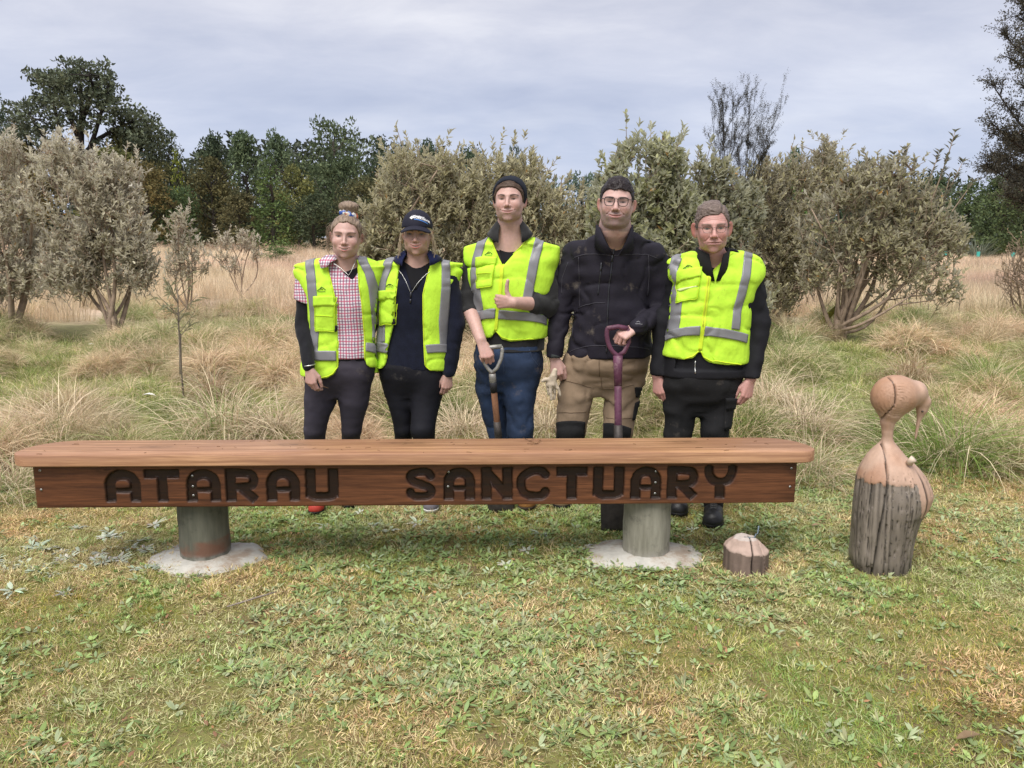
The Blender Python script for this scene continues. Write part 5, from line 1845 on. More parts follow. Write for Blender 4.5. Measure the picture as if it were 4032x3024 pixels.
MM = plant_mat('meadow_grass', tint_scale=.14, tint=((1.06, .98, .95), (.95, 1.02, .88)), rough=.85, spec=.08)
library('meadow_stand', [blades(150, .38, (.35, .80), (.006, .011), (.02, .45), (.1, .9), PK, 140 + i, 3) for i in range(4)], MM)
p = spots(5200, -36, 36, 13.5, 34, lambda x, y: sstep(y + 1.5 * nz2(x, y, .3), 13.5, 17.5) * (np.abs(x) < y * .85 + 3), 15)
scatter('meadow', 'meadow_stand', p, np.random.default_rng(15).uniform(.55, .95, len(p)), 'tall pinkish dry meadow grass', 'grass', .1, seed=15)
library('meadow_far_stand', [blades(150, 1.1, (.35, .8), (.014, .026), (.02, .4), (.1, .8), PK, 150 + i, 2) for i in range(3)], MM)
p = spots(5200, -95, 95, 32, 112, lambda x, y: (np.abs(x) < y * .85 + 3) * 1.0, 16)
scatter('meadow_far', 'meadow_far_stand', p, np.random.default_rng(16).uniform(.6, 1.0, len(p)), 'dry meadow grass reaching to the forest edge', 'grass', .06, seed=16)

# ------------------------------------------------------------------ single tussocks one can tell apart
def tussock_mesh(seed, cols, n=520, ln=(.32, .62), rad=.24, dome=.20):
 V, F, C = blades(n, rad, ln, (.0032, .0064), (.25, 1.45), (.8, 2.1), cols, seed, 5, 0.02, dome)
 me = mesh_np('tussock', V, F, False, C.clip(0, 1)); me.materials.append(plant_tm); return me

plant_tm = plant_mat('tussock_clump_grass', tint_scale=.5, tint=((1.0, 1.0, 1.0), (1.0, 1.0, 1.0)), rough=.8, spec=.12, rnd_amt=.12)
TMES = {'straw': tussock_mesh(1, [(6, TST), (3, TPK), (2, TBR)]), 'brown': tussock_mesh(2, [(5, (.48, .33, .21)), (3, TBR), (2, TST)], 520, (.25, .5), .2, .22),
  'mixed': tussock_mesh(3, [(4, TST), (3, TGR), (2, TBR)]), 'green': tussock_mesh(4, [(6, (.19, .28, .07)), (2, (.30, .34, .11)), (2, TST)], 560, (.45, .85), .2, .2)}
for kind, px, py, s, lab in [
  ('brown', 3590, 1462, 1.05, 'round brown tussock between the shrub and the bird sculpture'),
  ('green', 3740, 1800, 1.15, 'big green topped tussock right behind the bird sculpture'),
  ('mixed', 3960, 1790, 1.0, 'half green tussock at the right edge of the photo'),
  ('straw', 240, 1700, 1.15, 'large straw coloured tussock above the left end of the bench'),
  ('straw', 60, 1740, .9, 'straw tussock at the left edge beside the bench end'),
  ('mixed', 30, 1930, .8, 'greenish tussock under the left tip of the bench'),
  ('brown', 640, 1440, .95, 'pinkish brown tussock left of the thin sapling'),
  ('mixed', 880, 1680, 1.2, 'wide tussock between the sapling and the woman with the bun'),
  ('straw', 1080, 1690, 1.0, 'drooping straw tussock beside the legs of the woman with the bun'),
  ('brown', 830, 1535, .9, 'low brown tussock just behind the sapling foot'),
  ('straw', 1830, 1700, .9, 'straw tussock between the woman in the cap and the man in the beanie'),
  ('straw', 2150, 1690, .85, 'straw tussock between the blue jeans and the khaki trousers'),
  ('straw', 3030, 1560, .95, 'straw tussock beside the hand of the elderly man'),
  ('straw', 3160, 1690, 1.05, 'pale tussock behind the right end of the bench'),
  ('mixed', 3190, 1860, .75, 'low tussock just off the right end of the bench'),
  ('mixed', 470, 1330, .9, 'tussock in front of the left shrubs'),
  ('green', 860, 1290, .85, 'green tussock right of the foot of the second left shrub'),
  ('straw', 990, 1180, .9, 'tussock far behind the woman with the bun'),
  ('green', 3880, 1500, .8, 'flat green tussock at the right behind the bird sculpture')]:
 g = gnd(px, py + 40 * s); g = gnd(px, py + 40 * s, zat(g[0], g[1]))
 o = link('tussock', TMES[kind], None, None, (g[0], g[1], zat(g[0], g[1]) - .02))
 o.rotation_euler = (0, 0, rnd.uniform(0, 6.28)); o.scale = (s, s, s * rnd.uniform(.85, 1.05))
 tag(o, lab, 'tussock', 'single tussocks standing out of the rough grass')
# ------------------------------------------------------------------ shrubs with leathery leaves, grey underneath
BARK = M('grey_brown_bark', (.30, .225, .165), rough=.9, var=.4, scale=12, bump=.5, bscale=60)
DBARK = M('dark_bark', (.035, .028, .022), rough=.95, var=.4, scale=12, bump=.5, bscale=60)

def bend(a, b, n, g, wob, up=0.0):
 t = np.linspace(0, 1, n)[:, None]
 p = a + (b - a) * t
 k = g.normal(0, wob, 3)
 p = p + np.sin(t * np.pi) * k * np.linalg.norm(b - a)
 p[:, 2] += up * (t[:, 0] ** 2 - t[:, 0]) * np.linalg.norm(b - a)
 return p

def shrub(name, base, crown, n_twigs, label, cat='shrub', group='grey leaved shrubs', leafL=(.055, .095), leafW=(.020, .032), seed=1, col=(.115, .105, .045), col2=(.20, .185, .10), back=(.40, .37, .28),
   stems=7, twig=(.14, .32), per=11, up=.9, bark=None, lean=(0, 0), sprays=(), tops=(), trunk_r=.05, hollow=.45, stem_h=.18, flower=0.0, low_cut=-.8):
 """crown = list of (x, y, z, rx, ry, rz) lobes relative to the foot"""
 g = np.random.default_rng(seed)
 root = empty(name, tuple(base), label, cat, group)
 lob = np.array(crown, float)
 vol = lob[:, 3] * lob[:, 4] * lob[:, 5]
 pick = g.choice(len(lob), n_twigs, p=vol / vol.sum())
 d = g.normal(0, 1, (n_twigs, 3)); d /= np.linalg.norm(d, axis=1)[:, None]
 d[:, 2] = np.where(d[:, 2] < low_cut, -d[:, 2], d[:, 2])
 r = np.where(g.random(n_twigs) < .72, g.uniform(.78, 1.04, n_twigs), g.uniform(hollow, .85, n_twigs))
 c = lob[pick]
 end = c[:, :3] + d * c[:, 3:] * r[:, None]
 lump = vnoise(end * 1.6 + seed)
 end += d * (lump * .42)[:, None] * c[:, 3:].mean(1)[:, None]
 dr = d * (.55, .55, .5) + np.array((0, 0, up)) + g.normal(0, .28, (n_twigs, 3))
 for (x, y, z, L, dx, dz) in sprays:
  end = np.concatenate([end, [(x, y, z)]]); dr = np.concatenate([dr, [(dx, 0, dz)]])
 gap = vnoise(end * 2.6 + seed * 3.1)
 ok_ = (gap > -.34) | (g.random(len(end)) < .12)
 end, dr = end[ok_], dr[ok_]
 sh = g.random(len(end)) < .10
 end[sh] += dr[sh] * g.uniform(.06, .20, (sh.sum(), 1)) + (0, 0, .04)
 keep = end[:, 2] > .12
 end, dr = end[keep], dr[keep]
 dr /= np.linalg.norm(dr, axis=1)[:, None]
 n = len(end)
 tl = g.uniform(*twig, n)
 start = end - dr * tl[:, None]
 # leaves spiral up each twig and crowd at its tip
 m = per
 t = g.random((n, m)) ** .6
 pos = start[:, None] + dr[:, None] * (t * tl[:, None])[..., None]
 ang = g.uniform(0, 6.283, (n, m))
 ref = np.where(np.abs(dr[:, 2:3]) < .9, np.array([[0, 0, 1.0]]), np.array([[1.0, 0, 0]]))
 u = np.cross(dr, ref); u /= np.linalg.norm(u, axis=1)[:, None]; v = np.cross(dr, u)
 rad = u[:, None] * np.cos(ang)[..., None] + v[:, None] * np.sin(ang)[..., None]
 op = g.uniform(.5, 1.25, (n, m)) * (1.15 - .6 * t)
 ld = dr[:, None] * np.cos(op)[..., None] + rad * np.sin(op)[..., None]
 upv = dr[:, None] * np.sin(op)[..., None] - rad * np.cos(op)[..., None]
 N = n * m
 V, F, k = leaf_set(pos.reshape(-1, 3), ld.reshape(-1, 3), upv.reshape(-1, 3) + g.normal(0, .25, (N, 3)), g.uniform(*leafL, N), g.uniform(*leafW, N), .18, .16, oval=True)
 mixc = g.random((N, 1)) ** 1.4
 C = np.array(col) * (1 - mixc) + np.array(col2) * mixc
 C *= g.uniform(.7, 1.3, (N, 1))
 od = g.random(N) < .012
 C[od] = np.array((.42, .24, .07)) * g.uniform(.6, 1.1, (od.sum(), 1))
 fo = link('foliage', mesh_np('foliage', V, F, False, np.repeat(C, k, 0)), shrub_mat(back), root)
 fo['kind'] = 'stuff'
 # stems
 mb = MB()
 cen = lob[:, :3].mean(0)
 mains = []
 for i in range(stems):
  l = lob[i % len(lob)]
  a = 2 * np.pi * (i + g.uniform(-.3, .3)) / stems
  tip = l[:3] + np.array((math.cos(a) * l[3] * .62, math.sin(a) * l[4] * .62, l[5] * g.uniform(-.1, .55)))
  st = np.array((math.cos(a) * trunk_r * .8, math.sin(a) * trunk_r * .8, -.05))
  fork = np.array((math.cos(a) * trunk_r, math.sin(a) * trunk_r, stem_h * g.uniform(.4, 1.3)))
  q = bend(fork, tip, 9, g, .07, .35 if i % 2 else .1)
  p = np.concatenate([[st], q])
  r0 = trunk_r * g.uniform(.42, .8)
  mb.tube(p, np.linspace(r0, .009, len(p)), 7)
  mains.append(p)
 allm = np.concatenate([p[2:] for p in mains])
 sub = g.choice(n, min(n, 46 * max(1, stems // 3)), replace=False)
 for i in sub:
  j = np.argmin(((allm - end[i]) ** 2).sum(1) + (allm[:, 2] > end[i][2]) * .5)
  q = bend(allm[j], end[i], 5, g, .08, .15)
  mb.tube(q, np.linspace(.010, .0035, 5), 4, cap=False)
 mb.build('stems', bark or BARK, root)
 # the outermost twigs
 tw = MB()
 for i in g.choice(n, min(n, 900), replace=False):
  tw.tube([start[i] - dr[i] * .08, end[i]], [.0055, .003], 3, cap=False)
 tw.build('twigs', bark or BARK, root)['kind'] = 'stuff'
 if flower:
  sel = g.choice(n, int(n * flower), replace=False)
  P_ = (end[sel][:, None] + g.normal(0, .028, (len(sel), 26, 3))).reshape(-1, 3)
  V, F, k = leaf_set(P_, g.normal(0, 1, P_.shape), g.normal(0, 1, P_.shape), np.full(len(P_), .018), np.full(len(P_), .014))
  fl = link('seed_heads', mesh_np('seed_heads', V, F, False, np.repeat(np.tile((.36, .22, .14), (len(P_), 1)) * g.uniform(.6, 1.2, (len(P_), 1)), k, 0)), shrub_mat((.33, .22, .15)), root)
  fl['kind'] = 'stuff'
 return root

SM = {}
def shrub_mat(back):
 if back not in SM: SM[back] = plant_mat('leathery_leaf_%d' % len(SM), rough=.5, spec=.4, back=back, rnd_amt=.0, tint=((1, 1, 1), (1, 1, 1)))
 return SM[back]

def foot(px, py, Y=None):
 if Y is None:
  g = gnd(px, py)
  for _ in range(4): g = gnd(px, py, zat(g[0], g[1]))
 else: g = at(px, 1000, Y)
 return np.array((g[0], g[1], zat(g[0], g[1])))

def lobes(b, spec):
 """px centre, px half-size, depth offset -> lobes relative to the foot"""
 out = []
 for cx, cy, hx, hy, dy in spec:
  Y = b[1] + dy
  c = at(cx, cy, Y) - b
  k = np.linalg.norm(at(cx + 1, cy, Y) - at(cx, cy, Y))
  out.append((c[0], c[1], c[2], hx * k, max(hx * k * .8, .35), hy * k))
 return out

SIL = dict(col=(.31, .28, .175), col2=(.56, .52, .39), back=(.76, .71, .60))
b = foot(0, 1250, 12.2)
shrub('shrub', b, lobes(b, [(-60, 820, 190, 250, 0), (60, 720, 120, 170, -.3), (20, 980, 160, 170, .3), (-160, 700, 150, 200, .4), (90, 1100, 120, 80, 0), (-60, 1120, 150, 80, 0)]), 2300, 'silver leaved shrub cut by the left edge of the photo', seed=21, trunk_r=.08, flower=.05, **SIL)
b = foot(420, 1270, 11.6)
shrub('shrub', b, lobes(b, [(300, 760, 150, 180, .2), (420, 860, 170, 200, 0), (520, 960, 110, 160, 0), (330, 1000, 150, 130, .2), (230, 640, 70, 90, .5), (450, 690, 110, 90, .3), (250, 1080, 110, 70, .1), (560, 1080, 60, 70, 0), (400, 1080, 150, 60, .1)]), 2500, 'large rounded silver leaved shrub with pinkish seed heads at the left', seed=22, trunk_r=.055, stems=7, stem_h=.4, flower=.09, **SIL)
b = foot(725, 1150, 15.5)
shrub('young_shrub', b, lobes(b, [(715, 930, 55, 100, 0), (700, 1040, 70, 70, 0), (760, 1010, 70, 90, 0), (725, 870, 30, 60, 0)]), 210, 'slender young grey leaved shrub behind the thin sapling', seed=23, trunk_r=.03, per=10, hollow=.1, stems=5, **SIL)
b = foot(940, 1120, 19)
shrub('young_shrub', b, lobes(b, [(960, 950, 55, 60, 0), (880, 960, 50, 70, 0), (1000, 980, 30, 50, 0), (920, 1040, 60, 40, 0)]), 190, 'small sparse shrub in the meadow left of the woman with the bun', seed=24, trunk_r=.03, per=10, hollow=.1, stems=5, **SIL)
OLI = dict(col=(.23, .205, .095), col2=(.47, .43, .26), back=(.66, .62, .46))
b = foot(1560, 1330, 10.6)
shrub('shrub', b, lobes(b, [(1530, 900, 120, 190, -.2), (1640, 780, 150, 170, 0), (1470, 1000, 90, 150, -.3), (1760, 720, 120, 130, .2), (1650, 1050, 160, 130, 0), (1740, 660, 80, 70, 0), (1800, 900, 120, 170, .1), (1550, 1180, 150, 90, 0), (1760, 1190, 150, 90, 0)]), 2700, 'dense olive shrub behind the two women', seed=25, trunk_r=.08, flower=.03, **OLI)
b = foot(1990, 1330, 10.9)
shrub('shrub', b, lobes(b, [(1960, 760, 190, 150, 0), (2080, 720, 130, 120, .1), (1880, 950, 150, 190, -.2), (2120, 930, 170, 190, -.1), (2000, 1060, 180, 140, 0), (2220, 790, 110, 110, .1), (2270, 950, 130, 160, .1), (1880, 1190, 170, 90, 0), (2180, 1190, 170, 90, 0)]), 2900, 'dense olive shrub behind the man in the beanie', seed=26, trunk_r=.08, **OLI)
b = foot(2500, 1330, 10.2)
OL2 = dict(col=(.19, .195, .08), col2=(.41, .41, .22), back=(.66, .66, .52), leafL=(.065, .115), leafW=(.028, .044))
shrub('shrub', b, lobes(b, [(2500, 720, 150, 140, 0), (2620, 660, 110, 110, 0), (2420, 850, 150, 170, -.1), (2660, 860, 150, 200, 0), (2520, 1020, 190, 170, 0), (2380, 760, 80, 90, .1), (2350, 1020, 130, 150, .1), (2560, 1190, 190, 90, 0), (2340, 1190, 120, 90, 0)]), 2500, 'broad leaved olive shrub behind the man in the dark jacket', seed=27, trunk_r=.08, **OL2)
b = foot(2830, 1330, 10.8)
shrub('shrub', b, lobes(b, [(2800, 720, 110, 120, 0), (2850, 900, 130, 170, 0), (2930, 820, 90, 140, .2), (2840, 1080, 140, 130, 0), (2730, 900, 90, 170, 0), (2760, 1190, 150, 90, 0), (2920, 1180, 120, 90, 0)]), 1900, 'shaded olive shrub behind the elderly man', seed=28, trunk_r=.07, **{**OL2, 'col': (.15, .145, .065), 'col2': (.30, .28, .16)})  # shade put into the leaves as darker colours
b = foot(3010, 1290, 13.2)
shrub('shrub', b, lobes(b, [(3020, 760, 110, 130, 0), (3120, 760, 120, 140, .2), (3060, 960, 150, 170, 0), (3240, 700, 90, 130, .4), (3260, 640, 50, 80, .4), (3160, 1050, 140, 120, 0), (3040, 1150, 140, 90, 0)]), 2000, 'greyish shrub between the elderly man and the right shrub', seed=29, trunk_r=.08, **{**OLI, 'back': (.62, .58, .46)})
b = foot(3330, 1345, 11.3)
shrub('shrub', b, lobes(b, [(3400, 760, 170, 140, 0), (3280, 870, 150, 150, 0), (3560, 880, 170, 150, .1), (3440, 1000, 200, 150, 0), (3700, 960, 120, 130, .2), (3600, 1120, 160, 100, -.1), (3250, 1080, 130, 120, 0), (3530, 700, 80, 80, 0)]), 1750,
  'spreading multi stemmed shrub with bare lower branches right of the people', seed=30, trunk_r=.065, stems=17, hollow=.62, per=9, stem_h=.30, leafL=(.060, .100), leafW=(.024, .038), col=(.19, .175, .08), col2=(.40, .37, .22), back=(.66, .62, .49), low_cut=-.45)
# tall sprays on top of it
g_ = np.random.default_rng(77)
spr = []
for px, py, k in [(3760, 520, 1.0), (3700, 600, .8), (3560, 590, .7), (3520, 610, .6), (3790, 640, .8), (3740, 700, .7), (3600, 640, .7), (3420, 640, .5), (3830, 720, .5), (3250, 560, .5), (2630, 560, .5), (2720, 570, .5), (2380, 640, .4)]:
 spr.append((px, py, k))
root = empty('leafy_branch', tuple(b), 'tall leafy shoots rising above the spreading shrub', 'shoots')
MBs = MB(); Vs, Fs, Cs, nv = [], [], [], 0
for px, py, k in spr[:9]:
 tip = at(px, py, 11.3) - b; st = at(px - 60 * k - (px - 3600) * .35, py + 330 * k, 11.3) - b
 q = bend(st, tip, 8, g_, .05, .25); MBs.tube(q, np.linspace(.014, .004, 8), 5)
 m = int(34 * k) + 8
 t = np.concatenate([g_.uniform(.35, 1, m - 6), np.full(6, 1.0)])
 pos = np.stack([np.interp(t, np.linspace(0, 1, 8), q[:, i]) for i in range(3)], 1)
 dv = unit(tip - st); a = g_.uniform(0, 6.28, m)
 ld = dv * .75 + np.stack([np.cos(a) * .8, np.sin(a) * .8, np.full(m, .12)], 1)
 V, F, kk = leaf_set(pos, ld, np.tile((0, 0, 1.0), (m, 1)), g_.uniform(.075, .125, m), g_.uniform(.032, .050, m), .15, .15)
 Vs.append(V); Fs.append(F + nv); nv += len(V)
 Cs.append(np.repeat(np.array((.075, .072, .035)) * g_.uniform(.7, 1.4, (m, 1)), kk, 0))
MBs.build('stems', BARK, root)
link('foliage', mesh_np('foliage', np.concatenate(Vs), np.concatenate(Fs), False, np.concatenate(Cs)), shrub_mat((.30, .29, .22)), root)['kind'] = 'stuff'
b = foot(4060, 1150, 13.5)
shrub('shrub', b, lobes(b, [(4050, 1080, 110, 110, 0), (4110, 980, 90, 120, 0)]), 420, 'thin brownish shrub at the right edge of the photo', seed=31, trunk_r=.03, per=9, hollow=.2, leafL=(.03, .055), leafW=(.010, .018), col=(.25, .18, .10), col2=(.40, .30, .19), back=(.5, .41, .31), bark=BARK)

# bare twiggy tree rising out of the shrubs
def twiggy(base, top_list, label, seed):
 g = np.random.default_rng(seed)
 root = empty('twiggy_tree', tuple(base), label, 'tree')
 mb, leaves = MB(), []
 tip_ = np.zeros(3)
 def grow(a, d, L, r, lv):
  n = 6; p = [a]
  for i in range(n):
   d = unit(d + g.normal(0, .05, 3) + np.array((0, 0, .04)))
   p.append(p[-1] + d * L / n)
  p = np.array(p); mb.tube(p, np.linspace(r, r * .45, n + 1), 5 if lv < 2 else 3, cap=False)
  if lv < 3:
   for i in range({0: 9, 1: 8, 2: 5}[lv]):
    t = g.uniform(.25, 1); q = np.array([np.interp(t, np.linspace(0, 1, n + 1), p[:, k]) for k in range(3)])
    dd = unit(d + g.normal(0, .33, 3) * (1, 1, .5)); grow(q, dd, min(L * g.uniform(.22, .42), np.linalg.norm(tip_ - q) * .8 + .12), r * .42, lv + 1)
  if lv >= 2:
   for q in p[1:]:
    for _ in range(3): leaves.append(q + g.normal(0, .012, 3))
 for px, py, dy, r in top_list:
  tip = at(px, py, base[1] + dy) - base; tip_[:] = tip
  grow(np.array((g.normal(0, .05), g.normal(0, .05), 0)), unit(tip), np.linalg.norm(tip) * .98, r, 0)
 mb.build('branches', DBARK, root)
 Lv = np.array(leaves); m = len(Lv)
 V, F, k = leaf_set(Lv, g.normal(0, 1, (m, 3)) + (0, 0, .5), g.normal(0, 1, (m, 3)), g.uniform(.010, .020, m), g.uniform(.005, .009, m))
 link('foliage', mesh_np('foliage', V, F, False, np.repeat(np.tile((.055, .052, .032), (m, 1)) * g.uniform(.6, 1.5, (m, 1)), k, 0)), shrub_mat((.09, .08, .055)), root)['kind'] = 'stuff'

b = foot(2890, 1300, 11.6)
twiggy(b, [(2850, 370, 0, .013), (2885, 400, .1, .010), (2945, 470, 0, .009), (2965, 580, .2, .008), (2820, 600, 0, .008)], 'nearly bare twiggy tree rising above the shrubs behind the elderly man', 5)

# mossy fallen branch under the spreading shrub
b = foot(3190, 1325)
mb = MB(); q_ = [at(3130, 1345, b[1]) - b, at(3180, 1318, b[1]) - b, at(3225, 1285, b[1] + .1) - b, at(3290, 1215, b[1] + .2) - b]
mb.tube(q_, [.075, .07, .06, .035], 10)
V = np.concatenate(mb.v); V += vnoise(V * 22)[:, None] * .02; mb.v = [V]
tag(mb.build('mossy_branch', M('moss', (.17, .16, .02), rough=1, var=.5, scale=14, bump=.8, bscale=60), None, loc=tuple(b)), 'yellow green moss covered branch at the foot of the spreading shrub', 'branch')

# thin planted sapling with its stake
b = foot(727, 1605)
root = empty('sapling', tuple(b), 'thin sapling with drooping narrow leaves in the rough grass at the left', 'sapling')
H_ = at(735, 1130, b[1])[2] - b[2]
mb = MB(); mb.tube([(0, 0, -.03), (-.005, 0, H_ * .35), (.004, 0, H_ * .7), (.02, 0, H_)], [.009, .008, .007, .004], 7); mb.build('trunk', M('sapling_bark', (.20, .165, .125), rough=.9, var=.5, scale=30), root)
g_ = np.random.default_rng(8); m = 7
mb = MB(); pos, dv = [], []
for i in range(17):
 z = H_ * g_.uniform(.58, 1.0); a = g_.uniform(0, 6.28); L = g_.uniform(.10, .26)
 d = unit((math.cos(a), math.sin(a), g_.uniform(.5, 1.5))); s0_ = np.array((.012 * z, 0, z))
 mb.tube([s0_, s0_ + d * L * .5, s0_ + d * L + (0, 0, .02)], [.0035, .0028, .0018], 4, cap=False)
 for q_ in range(m): pos.append(s0_ + d * L * g_.uniform(.3, 1)); dv.append(d * .8 + g_.normal(0, .45, 3))
mb.build('twigs', MATS['sapling_bark'], root)
pos, dv = np.array(pos), np.array(dv); m = len(pos)
V, F, k = leaf_set(pos, dv, np.tile((0, 0, 1.0), (m, 1)), g_.uniform(.05, .11, m), g_.uniform(.006, .011, m), .1, .25)
link('foliage', mesh_np('foliage', V, F, False, np.repeat(np.tile((.42, .41, .25), (m, 1)) * g_.uniform(.6, 1.3, (m, 1)), k, 0)), shrub_mat((.44, .43, .28)), root)['kind'] = 'stuff'
mb = MB(); mb.tube([(-.02, .02, .30), (-.012, .02, .45), (.0, .02, H_ * .62)], .012, 6)
tag(mb.build('stake', M('stake_wood', (.24, .20, .15), rough=.9), None, loc=tuple(b)), 'weathered grey stake tied to the thin sapling', 'stake')

# a few pale scraps and fallen leaves
SCR = {}
def scrap(px, py, L, W, col, lab, cat='leaf', z=.02):
 g = foot(px, py); key = str(col)
 if key not in SCR: SCR[key] = M('fallen_leaf_%d' % len(SCR), col, rough=.6, var=.2, scale=30, bump=.2)
 V, F, k = leaf_set(np.array([(-L / 2, 0, .0)]), np.array([(1.0, .25, .12)]), np.array([(0, 0, 1.0)]), np.array([L]), np.array([W]), .3, .1, True)
 o = link('fallen_leaf', mesh_np('fallen_leaf', V, F), SCR[key], None, (g[0], g[1], g[2] + z)); o.rotation_euler = (.1, .1, rnd.uniform(-.6, .6))
 tag(o, lab, cat, 'fallen leaves lying on the grass')
scrap(3820, 2935, .10, .028, (.20, .135, .075), 'curled brown leaf at the bottom right of the lawn')
scrap(3310, 2340, .045, .018, (.40, .25, .15), 'small tan leaf in front of the bird sculpture')
scrap(585, 1580, .13, .045, (.62, .60, .55), 'pale leaf left of the sapling foot', z=.05)
scrap(362, 1385, .10, .04, (.60, .58, .52), 'pale scrap in the grass below the left shrub', z=.10)
scrap(3215, 2085, .06, .02, (.30, .20, .12), 'brown leaf to the right of the elderly man', z=.02)
g = gnd(985, 2385); mb = MB(); mb.tube([(-.08, -.05, .02), (-.02, -.01, .024), (.03, .03, .026), (.09, .07, .03)], [.003, .004, .004, .0025], 6)
tag(mb.build('stick', M('grey_stick', (.26, .22, .19), rough=.9), None, loc=tuple(g)), 'bare grey stick lying on the lawn below the left footing', 'stick')

# ------------------------------------------------------------------ forest
def crown_mesh(seed, blobs, leaf, n_each, col, col2, shape='round', dark=.0):
 """foliage of many small leaf sprays gathered on boughs; unit tree: height 1, width about .7"""
 g = np.random.default_rng(seed)
 P_, N_ = [], []
 for cx, cy, cz, rx, ry, rz in blobs:
  m = max(6, int(n_each * (rx * rz) / .012))
  d = g.normal(0, 1, (m, 3)); d /= np.linalg.norm(d, axis=1)[:, None]
  r = g.uniform(.55, 1.0, m) ** .6
  p = np.array((cx, cy, cz)) + d * r[:, None] * (rx, ry, rz)
  p += (vnoise(p * 16 + seed) * .4)[:, None] * d * (rx, ry, rz)
  P_.append(p); N_.append(d)
 p = np.concatenate(P_); d = np.concatenate(N_); n = len(p)
 dirv = d * .6 + g.normal(0, .6, (n, 3)) + (0, 0, .25)
 V, F, k = leaf_set(p, dirv, d + g.normal(0, .5, (n, 3)), g.uniform(.6, 1.3, n) * leaf, g.uniform(.5, .9, n) * leaf * .7, .2, .2)
 mx = g.random((n, 1)) * (.35 + .65 * np.clip(vnoise(p * 7 + 3)[:, None] + .5, 0, 1))
 C = (np.array(col) * (1 - mx) + np.array(col2) * mx) * g.uniform(.75, 1.25, (n, 1))
 me = mesh_np('crown', V, F, False, np.repeat(C, k, 0))
 me.materials.append(FOREST)
 return me

FOREST = plant_mat('forest_foliage', rough=.75, spec=.15, tint=((1, 1, 1), (1, 1, 1)), rnd_amt=.12, objcol=True, back=None)

def blobs_for(kind, seed):
 g = np.random.default_rng(seed)
 out = []
 if kind == 'round':
  for i in range(54):
   z = g.uniform(.12, .98)
   w = .38 * math.sin(min(1, (z - .02) / .98 * 1.02) ** .8 * math.pi) ** .55 * (1.05 - .25 * z)
   a = g.uniform(0, 6.28); r = w * g.uniform(.35, 1)
   s = g.uniform(.055, .115)
   out.append((math.cos(a) * r, math.sin(a) * r, z, s * 1.25, s * 1.25, s * .72))
 elif kind == 'upright':
  for i in range(58):
   z = g.uniform(.05, 1.0)
   w = .25 * (1 - max(0, z - .45) / .58) ** .6
   a = g.uniform(0, 6.28); r = w * g.uniform(.3, 1)
   s = g.uniform(.045, .09)
   out.append((math.cos(a) * r, math.sin(a) * r, z, s, s, s * 1.0))
 elif kind == 'cone':
  for i in range(80):
   z = g.random() ** 1.25 * .97 + .02
   w = .22 * (1 - z) ** .85 + .015
   a = g.uniform(0, 6.28); r = w * g.uniform(.4, 1)
   s = .028 + .045 * (1 - z)
   out.append((math.cos(a) * r, math.sin(a) * r, z, s, s, s * .9))
 elif kind == 'shelf':                                     # open crown in flat tiers
  for i in range(46):
   z = g.uniform(.30, 1.0)
   w = .42 * math.sin(min(1, (z - .15) / .9) * math.pi) ** .6
   a = g.uniform(0, 6.28); r = w * g.uniform(.45, 1)
   s = g.uniform(.05, .10)
   out.append((math.cos(a) * r, math.sin(a) * r, z, s * 1.5, s * 1.5, s * .5))
 elif kind == 'mound':
  for i in range(40):
   z = g.uniform(.1, .9)
   a = g.uniform(0, 6.28); r = .5 * math.sqrt(max(0, 1 - z * z)) * g.uniform(.4, 1)
   s = g.uniform(.08, .16)
   out.append((math.cos(a) * r, math.sin(a) * r, z, s, s, s * .8))
 return out

DG, DG2 = (.065, .083, .048), (.215, .24, .13)
CR = {}
for kind, leaf, ne in (('round', .040, 112), ('upright', .037, 160), ('cone', .032, 140), ('shelf', .036, 150), ('mound', .062, 44)):
 for v in range(2):
  CR[kind, v] = crown_mesh(200 + v * 7 + len(CR), blobs_for(kind, 300 + v * 11 + len(CR)), leaf, ne, DG, DG2)

def trunk_mesh(seed, kind):
 g = np.random.default_rng(seed); mb = MB()
 hgt = .92 if kind in ('cone', 'upright') else .80
 p = bend(np.array((0, 0, -.03)), np.array((g.normal(0, .02), 0, hgt)), 9, g, .015)
 mb.tube(p, np.linspace(.022, .005, 9), 8)
 for i in range(15):
  z = g.uniform(.25, .8); a = g.uniform(0, 6.28); L = g.uniform(.12, .30) * (.5 if kind in ('cone', 'upright') else 1)
  s = np.array([np.interp(z, p[:, 2], p[:, k]) for k in range(3)])
  mb.tube(bend(s, s + np.array((math.cos(a) * L, math.sin(a) * L, L * .75)), 5, g, .08), np.linspace(.010, .003, 5), 5, cap=False)
 me = mb.mesh('trunk'); me.materials.append(TRUNK); return me

TRUNK = M('forest_bark', (.060, .052, .042), rough=.95, var=.4, scale=3, bump=.4, bscale=12)
TK = {k: trunk_mesh(i + 40, k[0]) for i, k in enumerate(CR)}

